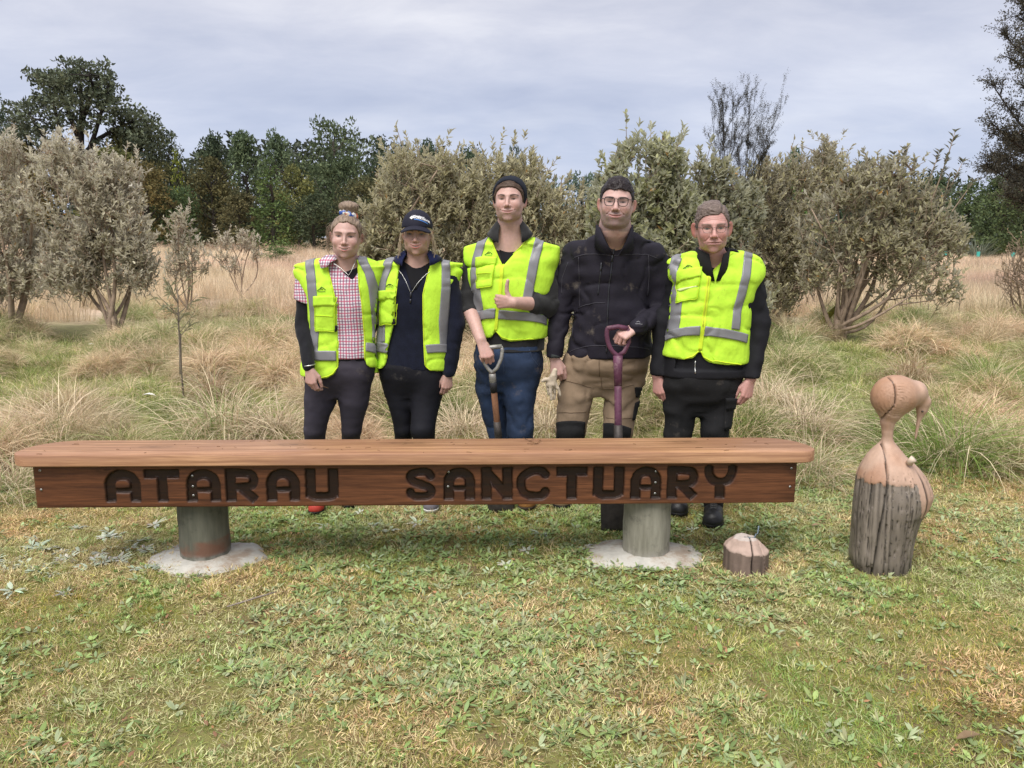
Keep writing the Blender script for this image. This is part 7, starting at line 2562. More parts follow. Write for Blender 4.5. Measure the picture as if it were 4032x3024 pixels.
 q.drape('reflective_tape', q.strip([(1405, 975), (1420, 1010), (1446, 1060), (1462, 1120), (1470, 1200), (1472, 1330)], 34), vs, TAPE, .006, vest)
 q.drape('reflective_tape', q.strip([(1196, 1392), (1260, 1400), (1322, 1401)], 40, n=34), vs, TAPE, .008, vest)
 q.drape('reflective_tape', q.strip([(1434, 1356), (1485, 1355)], 38, n=20), vs, TAPE, .008, vest)
 back_band(q, vest, vs, q.p(1337, 1385), q.p(0, 1395)[2], .05)
 vest_pocket(q, vest, vs, (1242, 1168), (1318, 1170), (1319, 1304), (1241, 1300), .27, [(1244, 1238), (1312, 1246)])
 q.drape('label_tag', q.quad([(1319, 1280), (1324, 1280), (1323, 1303), (1317, 1303)], n=4, m=3), vs, BLACK_KNIT, .017, vest)
 mountain_logo(q, vest, vs, 1267, 1141, 34)
 q.lines('binding', [[(1276, 1030), (1300, 1100), (1320, 1180), (1328, 1260), (1329, 1350), (1328, 1445), (1312, 1472), (1288, 1486), (1250, 1490), (1200, 1486)],
      [(1404, 1040), (1412, 1120), (1422, 1190), (1428, 1300), (1431, 1400), (1436, 1430), (1450, 1450), (1476, 1455)]], vs, BINDING, .0035, vest, off=.001)
 # bracelet
 mb = MB()
 w_ = wr_r + np.array((.004, -.002, .004))
 ang = np.linspace(0, 2 * np.pi, 25)
 mb.tube([w_ + np.array((math.cos(t) * .031, math.sin(t) * .030, .004 * math.cos(t))) for t in ang], .0035, 6, cap=False)
 q.mb('bracelet', mb, METAL)

 # hair
 f = H.f
 line = lambda y: np.interp(y, [-.12, -.070, -.055, -.040, -.022, -.008, .004, .03, .06, .12], [.084, .080, .064, .038, .010, -.004, .012, -.015, -.045, -.05])

 def cap_(x, y, z):
  p = np.stack([x, y, z], -1).reshape(-1, 3)
  nz = (vnoise(p * (150, 24, 60)) * .0026 + vnoise(p * (60, 10, 24)) * .0030).reshape(x.shape)
  d = skull(x, y, z, f, .007) + nz
  return np.maximum(d, (line(y) + .004 * np.sin(x * 160) - z) * .7)
 P, F, Pl = H.local_mesh((-.10, -.10, -.07), (.10, .13, .14), .0032, cap_)
 HM = hair_mat('ash_blonde_hair', (.085, .058, .045), (.36, .27, .20), (90, 14, 14))
 hair = q.part('hair', P, F, HM)
 bc = np.array((.010, .018, .146))

 def bun(x, y, z):
  a = np.arctan2(x - bc[0], z - bc[2] + .022)
  p = np.stack([a.ravel() * 9, (y * 40).ravel(), (z * 12).ravel()], 1)
  nz = vnoise(p * (1.6, 1, 1)).reshape(x.shape) * .0038
  d = _e(x, y, z, bc + (0, 0, .004), (.054, .044, .029))
  d = _mn(d, _e(x, y, z, bc - (0, 0, .024), (.036, .031, .020)), .02)
  return d + nz
 P, F, _ = H.local_mesh(bc - .075, bc + .075, .0034, bun)
 q.part('bun', P, F, HM, None, hair)

 def scr(x, y, z):
  a = np.arctan2(x - bc[0], y - bc[1])
  r = np.sqrt((x - bc[0]) ** 2 + (y - bc[1]) ** 2)
  zz = z - (bc[2] - .034) + (x - bc[0]) * .22
  return np.sqrt((r - .034) ** 2 + zz ** 2 * .8) - (.0135 + .0035 * np.sin(a * 9) + .002 * np.sin(a * 17 + z * 90))
 P, F, Pl = H.local_mesh(bc - (.07, .07, .06), bc + (.07, .07, .0), .0034, scr)
 sc = np.tile((.58, .55, .50), (len(P), 1))
 nz = vnoise(Pl * (34, 34, 70))
 sc[nz > .30] = (.05, .11, .40)
 sc[nz < -.42] = (.55, .16, .08)
 q.part('scrunchie', P, F, M('scrunchie_cloth', rough=.8, attr=True, bump=.3), sc, hair)
 # loose curls
 mb = MB()
 rr = random.Random(5)
 for i in range(110):
  sd = -1 if i % 3 else 1
  st = np.array((sd * rr.uniform(.064, .074), rr.uniform(-.010, .05), rr.uniform(-.01, .07)))
  if i > 92: st = np.array((rr.uniform(-.045, .05), rr.uniform(-.01, .04), rr.uniform(.095, .105) if i < 102 else rr.uniform(.140, .160)))
  ln = rr.uniform(.05, .11) if i <= 92 else rr.uniform(.02, .05)
  ph, fr, am = rr.uniform(0, 6), rr.uniform(55, 110), rr.uniform(.004, .011)
  pts = []
  for t in np.linspace(0, 1, 16):
   if i <= 92:
    p = st + np.array((sd * (.030 * math.sin(t * 2.4) + rr.uniform(-.002, .002)), .01 * t, -ln * t + .012 * math.sin(t * 3)))
   else:
    p = st + np.array((st[0] * .5 * t, 0, ln * t * (1 - .6 * t)))
   a = ph + t * ln * fr
   pts.append(p + np.array((math.cos(a), math.sin(a), .4 * math.sin(a))) * am * t)
  mb.tube(H.world(np.array(pts)), [.0007 * (1 - .5 * t) for t in np.linspace(0, 1, 16)], 4, cap=False)
 q.mb('loose_curls', mb, HM, hair)['kind'] = 'stuff'
 # shoes
 grey, red, blk = M('grey_shoe', (.16, .16, .18), bump=.3), (.42, .045, .03), M('black_sole', (.012, .012, .013), rough=.6)
 def cf(P, heel, dv):
  c = np.tile((.17, .17, .19), (len(P), 1))
  t = (P - heel) @ dv
  c[(t > .16) & (P[:, 2] < .075)] = red
  return c
 up = M('shoe_red_grey', rough=.6, attr=True, bump=.3)
 q.shoe(q.p(1245, 1975, .02), gnd(1247, 2034), up, blk, .25, .041, .105, colf=cf)
 q.shoe(q.p(1372, 1950, .1), gnd(1378, 2008), up, blk, .25, .041, .105, colf=cf)
 return q

build_w1()
# ------------------------------------------------------------------ the other four
def lens_mat():
 m = bpy.data.materials.new('spectacle_lens'); m.use_nodes = True
 t = NT(m.node_tree)
 a = t.n('ShaderNodeBsdfTransparent'); a.inputs[0].default_value = (.93, .94, .93, 1)
 g = t.n('ShaderNodeBsdfGlossy'); g.inputs['Roughness'].default_value = .05
 x = t.n('ShaderNodeMixShader'); x.inputs[0].default_value = .035
 t.l(a.outputs[0], x.inputs[1]); t.l(g.outputs[0], x.inputs[2])
 o = t.n('ShaderNodeOutputMaterial'); t.l(x.outputs[0], o.inputs[0])
 return m

LENS = lens_mat()

def spectacles(q, H, mat, wd, ht, cx, rim=.0022, rim_low=None, yb=-.094, zc=-.002, mat2=None):
 mb, lm, ar = MB(), MB(), MB()
 for s in (-1, 1):
  pts = []
  for a in np.linspace(0, 2 * np.pi, 25)[:-1]:
   cxs, sns = math.cos(a), math.sin(a)
   x = abs(cxs) ** .55 * np.sign(cxs) * wd / 2
   z = abs(sns) ** .6 * np.sign(sns) * ht / 2
   if z < 0: x *= .92 - .1 * (-z / ht)
   X = s * cx + x
   pts.append((X, yb + 5.2 * max(0, abs(X) - .018) ** 2, zc + z))
  pts = np.array(pts)
  W = H.world(pts)
  if rim_low is None:
   mb.tube(np.concatenate([W, W[:2]]), rim, 6, cap=False)
  else:
   mb.tube(W[:13], rim, 6); mb.tube(np.concatenate([W[12:], W[:1]]), rim_low, 5)
  c = H.world(pts.mean(0) + (0, -.0006, 0))
  lm.add(np.concatenate([W, c[None]]), [], [(k, 24, (k + 1) % 24) for k in range(24)])
  o = pts[np.argmax(pts[:, 0] * s)]
  ar.tube(H.world(np.array([o + (0, 0, ht * .28), (s * .071, -.055, zc + ht * .32), (s * .078, -.02, zc + .010), (s * .080, .012, .012), (s * .078, .022, .000)])), rim * 1.1, 6)
 i = cx - wd / 2
 mb.tube(H.world(np.array([(-i - .001, yb + .0006, zc + ht * .24), (0, yb - .003, zc + ht * .30), (i + .001, yb + .0006, zc + ht * .24)])), rim, 6)
 g = q.mb('glasses', mb, mat)
 q.mb('lens', lm, LENS, g)
 q.mb('temple_arm', ar, mat2 or mat, g)

def strands(H, roots, rad=.0007, jig=.004, seed=1):
 mb = MB(); rr = random.Random(seed)
 for pts in roots:
  p = np.array(pts, float)
  t = np.linspace(0, 1, 9); s = np.linspace(0, 1, len(p))
  c = np.stack([np.interp(t, s, p[:, k]) for k in range(3)], 1)
  c = c + np.array([[rr.uniform(-jig, jig) * tt for _ in range(3)] for tt in t])
  mb.tube(H.world(c), rad, 4, cap=False)
 return mb

def box_px(q, x0, y0, x1, y1, d0=-.35, d1=.35):
 a, b = q.p(x0, y0, d0), q.p(x1, y1, d1)
 c, d = q.p(x0, y1, d1), q.p(x1, y0, d0)
 s = np.stack([a, b, c, d])
 lo, hi = s.min(0), s.max(0)
 lo[1], hi[1] = q.Y + d0, q.Y + d1
 return lo - .03, hi + .03

# ------------------------------------------------------------------ woman in the cap
def build_w2():
 q = Person(4.32, 1630, 'smiling woman in a navy cap, open lime vest over navy top and black leggings')
 H = Head(q.p(1642, 920, -.06), 1.0, yaw=1, pitch=3, roll=1, w=1.0, jw=1.07, smile=1.0, teeth=.6, fold=.25, squint=.8, lips=(.50, .17, .15), skin=(.50,.315,.268),
    browc=(.10, .07, .045), iris=(.10, .10, .10), blush=.6, nose=.9, nose_w=.95, scalp=(.4, .3, .2), mouth_w=1.2, neck=.95, cheek=1.1, ear=.9)
 top = q.rows([(1450, 1496, 1752, .116), (1380, 1508, 1745, .110), (1300, 1520, 1736, .104), (1200, 1505, 1770, .122), (1120, 1492, 1788, .116),
     (1080, 1488, 1794, .095), (1056, 1506, 1776, .078), (1036, 1558, 1724, .068), (1012, 1592, 1690, .060)])
 sl, el, wl = q.p(1772, 1100), q.p(1795, 1275, -.02), q.p(1768, 1462, -.05)
 sr, er, wr = q.p(1508, 1100), q.p(1486, 1240, .20), q.p(1440, 1310, .24)
 legs = [([q.p(1565, 1480, .02), q.p(1574, 1580, .02), q.p(1588, 1690, .03), q.p(1590, 1790, .07), q.p(1592, 1945, .08)], [.098, .070, .050, .048, .036]),
   ([q.p(1688, 1480), q.p(1676, 1580, -.01), q.p(1664, 1690, -.05), q.p(1672, 1790, .0), q.p(1695, 1965, .02)], [.102, .082, .067, .056, .038])]
 plant_feet(legs, [gnd(1592, 1999), gnd(1700, 2026)])
 hand = dict(wrist=wl + np.array((-.004, -.006, -.012)), d=(-.10, -.10, -1), n=(-.45, 1, 0), s=(-1, -.45, 0), size=.90, **REST)
 q.body(H, top, [([sl, el, wl], [.038, .036, .026]), ([sr, er, wr], [.038, .034, .026])], [hand], legs, SKIN, (.48,.30,.25))
 lo, hi = box_px(q, 1400, 1500, 1850, 960)

 def sweater(f):
  f.loft(top, grow=.002)
  f.chain([sl, el, wl], [.056, .056, .040], .035, .012)
  f.chain([sr, er, wr], [.054, .052, .042], .035, .012)
 pz = lambda Z: .0
 sw, ss = q.cloth('navy_top', NAVY_KNIT, sweater, lo, hi, .009, fold_noise((9, 9, 9), .006, (20, 20, 28), .004, cr=.006, calm=calm_under(top)),
      cuts=[lambda X, Y, Z: Z - (q.p(0, 1030)[2] + 3.0 * (X - H.c[0]) ** 2 + (Y - q.Y) * .30)])
 # inner black tee seen in the zip opening
 mb = MB()
 NT_ = M('black_tee', (.008, .008, .010), rough=.95, var=.2, bump=.2)
 g = q.quad([(1585, 1020), (1700, 1020), (1640, 1140), (1622, 1140)], n=12, m=10)
 q.drape('undershirt', g, ss, NT_, .002)
 q.lines('zip', [[(1556, 1040), (1580, 1072), (1600, 1110), (1617, 1152)], [(1712, 1042), (1680, 1068), (1650, 1105), (1620, 1152)]], ss, METAL, .0018, sw, off=.004)
 q.lines('zip_pull', [[(1618, 1150), (1617, 1172)], [(1617, 1178), (1616, 1192)]], ss, DARKMETAL, .005, sw, off=.004)
 nb = H.world((0, .018, -.128))
 cl = q.collar('collar', NAVY_COLLAR, nb + (0, -.005, -.002), (.066, .064), (.135, .098), .040, -.004, 58, 322, .004, sw, front_drop=.050, top_open=34)
 wrist_cuff = unit(wl - el)
 # leggings
 def leg(f):
  for pts, rad in legs: f.chain(pts, rad, .05, .015)
  f.ell(q.p(1622, 1450, .02), (.150, .118, .11), .05)
  f.loft(q.rows([(1560, 1530, 1720, .05), (1490, 1512, 1728, .098), (1440, 1492, 1748, .114), (1400, 1504, 1744, .104), (1370, 1512, 1736, .095)]), k=.03)
 a, b = box_px(q, 1440, 2000, 1790, 1370, -.25, .3)
 q.cloth('leggings', BLACK_LEGGING, leg, a, b, .0095, fold_noise((7, 7, 9), .0035, (20, 20, 40), .0016), cuts=[lambda X, Y, Z: .09 - Z + 0 * X + 0 * Y])
 vr = q.rows([(1520, 1480, 1770, .130), (1400, 1490, 1768, .126), (1300, 1496, 1766, .122), (1200, 1488, 1778, .132), (1130, 1474, 1792, .126),
     (1088, 1470, 1802, .110), (1064, 1474, 1806, .095), (1046, 1492, 1794, .082), (1028, 1545, 1738, .072), (1010, 1580, 1702, .064)])
 L = q.curve([(1572, 990), (1568, 1066), (1557, 1192), (1548, 1283), (1521, 1391), (1521, 1430), (1521, 1500)])
 Rr = q.curve([(1700, 990), (1690, 1047), (1664, 1160), (1664, 1250), (1666, 1350), (1672, 1450), (1674, 1500)])
 hem = q.curve_z([(1450, 1450), (1480, 1456), (1500, 1455), (1513, 1442), (1521, 1424), (1666, 1420), (1674, 1445), (1690, 1458), (1720, 1464), (1750, 1466), (1800, 1458)])

 def vest_f(f): f.loft(vr, grow=-.008, n=2.3, z_hi=q.p(0, 1020)[2])
 vest, vs = q.cloth('safety_vest', LIME, vest_f, lo - (0, 0, .06), hi, .0075, fold_noise((6, 6, 3), .007, (15, 15, 10), .004, 4.0, out=.4, cr=.006),
      cuts=[lambda X, Y, Z: np.where(Y < q.Y + .03, np.minimum(X - L(Z), Rr(Z) - X), -1.0), lambda X, Y, Z: np.where(Y < q.Y, hem(X) - Z, q.p(0, 1470)[2] - Z)])
 q.drape('reflective_tape', q.strip([(1532, 985), (1522, 1035), (1502, 1100), (1494, 1200), (1496, 1340)], 36), vs, TAPE, .006, vest)
 q.drape('reflective_tape', q.strip([(1748, 990), (1752, 1040), (1753, 1120), (1748, 1190), (1742, 1260), (1746, 1360)], 33), vs, TAPE, .006, vest)
 q.drape('reflective_tape', q.strip([(1476, 1352), (1500, 1360), (1532, 1373)], 38, n=14), vs, TAPE, .008, vest)
 q.drape('reflective_tape', q.strip([(1678, 1374), (1720, 1366), (1768, 1357)], 34, n=20), vs, TAPE, .008, vest)
 back_band(q, vest, vs, q.p(1627, 1365), q.p(0, 1368)[2], .05)
 vest_pocket(q, vest, vs, (1499, 1141), (1560, 1149), (1547, 1273), (1495, 1268), .24)
 q.drape('label_tag', q.quad([(1546, 1252), (1551, 1252), (1547, 1275), (1542, 1275)], n=4, m=3), vs, BLACK_KNIT, .017, vest)
 mountain_logo(q, vest, vs, 1533, 1122, 27)
 q.lines('binding', [[(1566, 1066), (1555, 1192), (1546, 1283), (1519, 1391), (1519, 1424), (1512, 1440), (1499, 1452), (1482, 1453)],
      [(1688, 1047), (1666, 1160), (1667, 1250), (1669, 1350), (1675, 1440), (1692, 1455), (1720, 1461), (1750, 1463)]], vs, BINDING, .0035, vest, off=.001)
 # cap
 f = H.f
 CAP = M('navy_cap_cloth', (.012, .012, .024), rough=.8, var=.15, scale=40, bump=.25, bscale=300)

 def dome(x, y, z):
  d = _e(x, y, z, (0, .018, .036), (.084, .102, .092))
  d = np.maximum(d, .030 - .16 * (y + .02) - z)
  return np.maximum(d, -_e(x, y, z, (0, .018, .036), (.078, .096, .086)))
 P, F, _ = H.local_mesh((-.10, -.11, .0), (.10, .135, .14), .003, dome)
 cap = q.part('cap', P, F, CAP)

 def brim(x, y, z):
  zb = .047 - 5.8 * x ** 2 - (-.060 - y) * .26
  r = ((x / .080) ** 2 + ((y + .058) / .082) ** 2)
  d = (np.abs(z - zb) - .0045) / np.sqrt(1 + (11.6 * x) ** 2)
  return np.maximum(np.maximum(d, (np.sqrt(r) - 1) * .06), y + .052)
 P, F, _ = H.local_mesh((-.09, -.15, -.04), (.09, -.04, .07), .0026, brim)
 q.part('brim', P, F, CAP, None, cap)
 dome_s = Surf(H.world(_) if False else np.array([v.co for v in cap.data.vertices]) + q.o, np.array([p.vertices for p in cap.data.polygons]))
 WH = M('cap_print', (.80, .80, .82), rough=.6, bump=0, var=.02)
 BL = M('cap_print_blue', (.10, .25, .65), rough=.6, bump=0, var=.02)
 q.text('lettering', 'Westland', 1644, 855, 7.5, dome_s, WH, cap, dy=-.16, bold=.03, slope=-.08)
 q.text('lettering', 'WORKGEAR', 1654, 864, 8.5, dome_s, WH, cap, dy=-.16, bold=.03, slope=-.08, wide=.92)
 q.drape('underline', q.strip([(1628, 868), (1655, 872), (1681, 877)], 3.6, dy=-.16, n=10, m=3), dome_s, BL, .0015, cap)
 q.drape('emblem', q.quad([(1619, 850), (1627, 859), (1618, 868), (1610, 859)], dy=-.16, n=6, m=6), dome_s, WH, .0018, cap)
 # fair hair drawn back, loose strands at the sides
 line = lambda y: np.interp(y, [-.12, -.05, -.03, -.01, .01, .03, .06, .12], [.2, .045, .010, -.012, -.004, -.05, -.075, -.07])
 P, F, _ = H.local_mesh((-.10, -.07, -.09), (.10, .13, .06), .0034, lambda x, y, z: np.maximum(skull(x, y, z, f, .006), (line(y) - z) * .7))
 HM = hair_mat('fair_hair', (.26, .19, .12), (.62, .52, .38), (90, 20, 14))
 hair = q.part('hair', P, F, HM)
 rr = random.Random(3)
 ro = []
 for i in range(46):
  s = -1 if i % 2 else 1
  y = rr.uniform(-.03, .02); ln = rr.uniform(.07, .125)
  ro.append([(s * .074, y, .025), (s * rr.uniform(.080, .090), y - .004, -.01), (s * rr.uniform(.084, .102), y - .006, -.01 - ln * .5), (s * rr.uniform(.084, .106), y - .010, -.01 - ln)])
 q.mb('loose_strands', strands(H, ro, .0009, .006, 4), HM, hair)['kind'] = 'stuff'
 mb = MB()
 for s in (-1, 1): mb.tube(H.world(np.array([(s * .082 + .004 * math.cos(t), .006, -.046 + .007 * math.sin(t)) for t in np.linspace(0, 6.28, 12)])), .0012, 5, cap=False)
 q.mb('earring', mb, M('gold', (.7, .45, .15), rough=.3, metal=1, bump=0))
 SH = M('grey_shoe_cloth', (.15, .14, .16), rough=.85, bump=.4)
 WS = M('white_sole', (.75, .74, .72), rough=.6, var=.1)
 q.shoe(q.p(1692, 1965, .02), gnd(1700, 2026), SH, WS, .25, .041, .11)
 q.shoe(q.p(1592, 1945, .08), gnd(1592, 1999), M('dark_shoe_cloth', (.03, .03, .04), rough=.8), WS, .25, .041, .11)

# ------------------------------------------------------------------ man with the beanie
def vest_closed(q, rows_, vcut, zipx, hem, mat, lo, hi, top_py, shift, back_py, name='safety_vest'):
 def vest_f(f): f.loft(rows_, grow=-.011, n=2.3, z_hi=q.p(0, top_py)[2])
 return q.cloth(name, mat, vest_f, lo, hi, .0085, fold_noise((5, 5, 4), .006, (14, 14, 18), .005, shift, out=.4, cr=.008),
     cuts=[vcut, lambda X, Y, Z: np.where(Y < q.Y, hem(X) - Z, q.p(0, back_py)[2] - Z)])

def build_m3():
 q = Person(4.35, 2010, 'man in a navy beanie and zipped lime vest giving a thumbs up')
 H = Head(q.p(2006, 789, -.05), 1.04, yaw=-7, pitch=-2, roll=0, w=1.05, jw=1.10, smile=.55, teeth=0, fold=.35, squint=.7, lips=(.46, .22, .20), skin=(.53,.34,.295),
    browc=(.06, .035, .025), iris=(.07, .04, .02), blush=.7, nose=1.05, nose_w=1.05, scalp=(.08, .05, .035), chin=1.25, neck=1.12, mouth_w=1.2, stubble=.2, lip=.75, brow=1.15)
 top = q.rows([(1400, 1888, 2140, .130), (1330, 1890, 2142, .128), (1250, 1888, 2150, .126), (1150, 1872, 2162, .132), (1060, 1858, 2182, .126),
     (1010, 1856, 2184, .110), (975, 1876, 2164, .090), (952, 1922, 2106, .078), (928, 1950, 2066, .070), (905, 1960, 2056, .066)])
 sr, er, wr = q.p(1872, 1026, .035), q.p(1842, 1196, -.0), q.p(1893, 1338, -.19)
 sl, el, wl = q.p(2152, 1030, .035), q.p(2164, 1200, -.02), q.p(2022, 1192, -.22)
 legs = [([q.p(1945, 1440, .03), q.p(1932, 1520, .05), q.p(1950, 1640, .06), q.p(1968, 1730, .07), q.p(1972, 1830, .10), q.p(1975, 1960, .10)], [.110, .086, .070, .062, .06, .05]),
   ([q.p(2062, 1440), q.p(2046, 1560, -.02), q.p(2048, 1690, -.04), q.p(2058, 1800, .0), q.p(2072, 1960, .02)], [.112, .086, .076, .066, .052])]
 plant_feet(legs, [gnd(1972, 2003), gnd(2076, 2016)])
 hands = [dict(wrist=wl, d=(-1, -.10, .06), n=(.05, 1, .05), s=(0, 0, 1), size=.98, box=.09, **FIST),
    dict(wrist=wr + np.array((.004, -.01, -.012)), d=(.34, -.28, -.80), n=(-.10, .85, -.55), s=(1, -.2, .3), size=1.0, **GRIP)]
 q.body(H, top, [([sr, er, wr], [.048, .045, .030]), ([sl, el, wl], [.048, .047, .031])], hands, legs, SKIN, (.50,.315,.27), bare=True)
 lo, hi = box_px(q, 1780, 1460, 2260, 860)
 FL = M('charcoal_fleece', (.026, .026, .027), rough=.95, var=.25, scale=30, bump=.4, bscale=200, spec=.1, sheen=.15)

 def fleece(f):
  f.loft(top, grow=.003)
  cu = er + (wr - er) * .16
  f.chain([sr, er, cu], [.060, .060, .050], .04, .012)
  f.ell(cu, (.058, .056, .028), .012)
  cl = el + (wl - el) * .42
  f.chain([sl, el, cl], [.060, .064, .055], .04, .012)
  f.ell(cl + (0.012, 0, 0), (.030, .062, .062), .010)
 vr = q.rows([(1360, 1880, 2145, .140), (1250, 1880, 2153, .138), (1170, 1868, 2162, .141), (1080, 1850, 2182, .140), (1022, 1840, 2196, .124), (996, 1846, 2188, .104),
     (974, 1868, 2168, .092), (950, 1922, 2104, .084), (926, 1938, 2084, .074)])
 fo, fs = q.cloth('fleece', FL, fleece, lo, hi, .009, fold_noise((9, 9, 9), .008, (22, 22, 28), .004, cr=.008, calm=calm_under(top)),
      cuts=[under(vr, -.011, .007, q.p(0, 1120)[2], q.p(0, 950)[2]), under(vr, -.011, .007, q.p(0, 1370)[2], q.p(0, 1236)[2]), lambda X, Y, Z: q.p(0, 1378)[2] - Z + 0 * X + 0 * Y, lambda X, Y, Z: Z - (q.p(0, 938)[2] + 2.0 * (X - H.c[0]) ** 2 + (Y - q.Y) * .35)])
 nb = H.world((0, .026, -.150))
 q.collar('collar', FL, nb + (0, -.004, .0), (.066, .066), (.122, .104), .050, -.022, 54, 334, .005, fo, front_drop=.060, top_open=30)
 q.drape('undershirt', q.quad([(1962, 948), (2062, 952), (1990, 1040), (1978, 1040)], n=10, m=8), fs, M('black_tee', (.008, .008, .010)), .003)
 JN = M('denim', (.024, .042, .088), rough=.85, var=.6, scale=5, bump=.3, bscale=260, dirt=(.17, .14, .12), dirt_scale=7, dirt_lo=.60)

 def jeans(f):
  for pts, rad in legs: f.chain(pts, rad, .05, .02)
  f.ell(q.p(2003, 1430, .01), (.165, .122, .10), .05)
  f.loft(q.rows([(1540, 1920, 2080, .06), (1470, 1890, 2112, .11), (1430, 1870, 2132, .13), (1390, 1868, 2134, .130), (1350, 1880, 2132, .122)]), k=.03)
 a, b = box_px(q, 1820, 2000, 2170, 1350, -.25, .3)
 jo, js = q.cloth('jeans', JN, jeans, a, b, .0095, fold_noise((8, 8, 12), .006, (16, 16, 30), .004, cr=.007))
 q.lines('pocket_seam', [[(2084, 1372), (2096, 1410), (2126, 1440)], [(1985, 1376), (1984, 1470)]], js, M('denim_seam', (.05, .07, .12)), .0016, jo)
 xz = q.curve([(1980, 1000), (1976, 1045), (1968, 1180), (1950, 1308)])
 vl, vrr = q.curve([(1926, 900), (1930, 925), (1977, 1048)]), q.curve([(2090, 900), (2080, 935), (1980, 1048)])
 zt = q.p(0, 1046, -.11)[2]
 hem = q.curve_z([(1780, 1320), (1895, 1322), (1920, 1334), (1938, 1326), (1950, 1306), (1953, 1306), (1975, 1334), (2010, 1345), (2060, 1340), (2140, 1336), (2200, 1330)])
 vest, vs = vest_closed(q, vr, lambda X, Y, Z: np.where((Y < q.Y + .06) & (Z > zt), np.minimum(X - vl(Z), vrr(Z) - X), -1.0), xz, hem, LIME_DIRTY, lo, hi, 936, 9.0, 1330)
 q.drape('reflective_tape', q.strip([(1905, 890), (1896, 930), (1878, 1000), (1869, 1056), (1872, 1130), (1886, 1216)], 34), vs, TAPE, .006, vest)
 q.drape('reflective_tape', q.strip([(2130, 890), (2124, 935), (2103, 1024), (2092, 1087), (2076, 1177), (2072, 1226)], 36), vs, TAPE, .006, vest)
 q.drape('reflective_tape', q.strip([(1870, 1228), (1905, 1234), (1950, 1237)], 37, n=20), vs, TAPE, .008, vest)
 q.drape('reflective_tape', q.strip([(1963, 1242), (2050, 1250), (2152, 1250)], 34, n=30), vs, TAPE, .008, vest)
 back_band(q, vest, vs, q.p(2010, 1240), q.p(0, 1242)[2], .05)
 vest_pocket(q, vest, vs, (1880, 1008), (1953, 1012), (1938, 1132), (1880, 1129), .24, [(1884, 1072), (1936, 1078)])
 mountain_logo(q, vest, vs, 1923, 992, 30)
 q.drape('zip_flap', q.strip([(1978, 1050), (1972, 1120), (1966, 1190), (1951, 1304)], 13, n=30), vs, BINDING, .005, vest)
 q.lines('binding', [[(1936, 945), (1960, 1005), (1977, 1046), (2010, 1000), (2074, 950)], [(1897, 1324), (1920, 1332), (1938, 1324), (1950, 1304)], [(1953, 1304), (1975, 1331), (2010, 1342), (2060, 1337), (2138, 1333)]], vs, BINDING, .0034, vest, off=.001)
 # hair and beanie
 f = H.f
 P, F, _ = H.local_mesh((-.10, -.10, -.03), (.10, .10, .13), .003,
  lambda x, y, z: np.maximum(skull(x, y, z, f, .009) + vnoise(np.stack([x * 40 + z * 60, y * 50, z * 160 - x * 60], -1).reshape(-1, 3)).reshape(x.shape) * .003,
         (np.interp(y, [-.12, -.062, -.045, -.03, -.015, .1], [.068, .060, .040, .012, -.012, -.01]) - z) * .7))
 hair = q.part('hair', P, F, hair_mat('brown_hair', (.035, .022, .016), (.11, .072, .052), (20, 40, 80)))
 BN = M('beanie_knit', (.010, .013, .022), rough=.95, var=.2, scale=20, bump=.6, bscale=260, stretch=(1, 1, .35))

 def bean(x, y, z):
  d = skull(x, y, z, f, .015)
  d = _mn(d, _e(x, y, z, (0, .055, .062), (.078, .078, .068)), .02)
  edge = -.018 - (z - .02) * .42 + .45 * np.maximum(0, -.02 - z)
  d = np.maximum(d, (edge - y) * .9)
  return np.maximum(d, -.085 - z)
 P, F, Pl = H.local_mesh((-.11, -.10, -.10), (.11, .16, .15), .0034, bean)
 q.part('beanie', P, F, BN)
 TAN = M('tan_boot_leather', (.26, .12, .035), rough=.7, var=.3, scale=20, bump=.3)
 SO = M('boot_sole', (.05, .035, .025), rough=.8)
 q.shoe(q.p(2072, 1960, .02), gnd(2076, 2016), TAN, SO, .29, .050, .14)
 q.shoe(q.p(1975, 1960, .10), gnd(1972, 2003), TAN, SO, .29, .050, .14)
 return q, hands

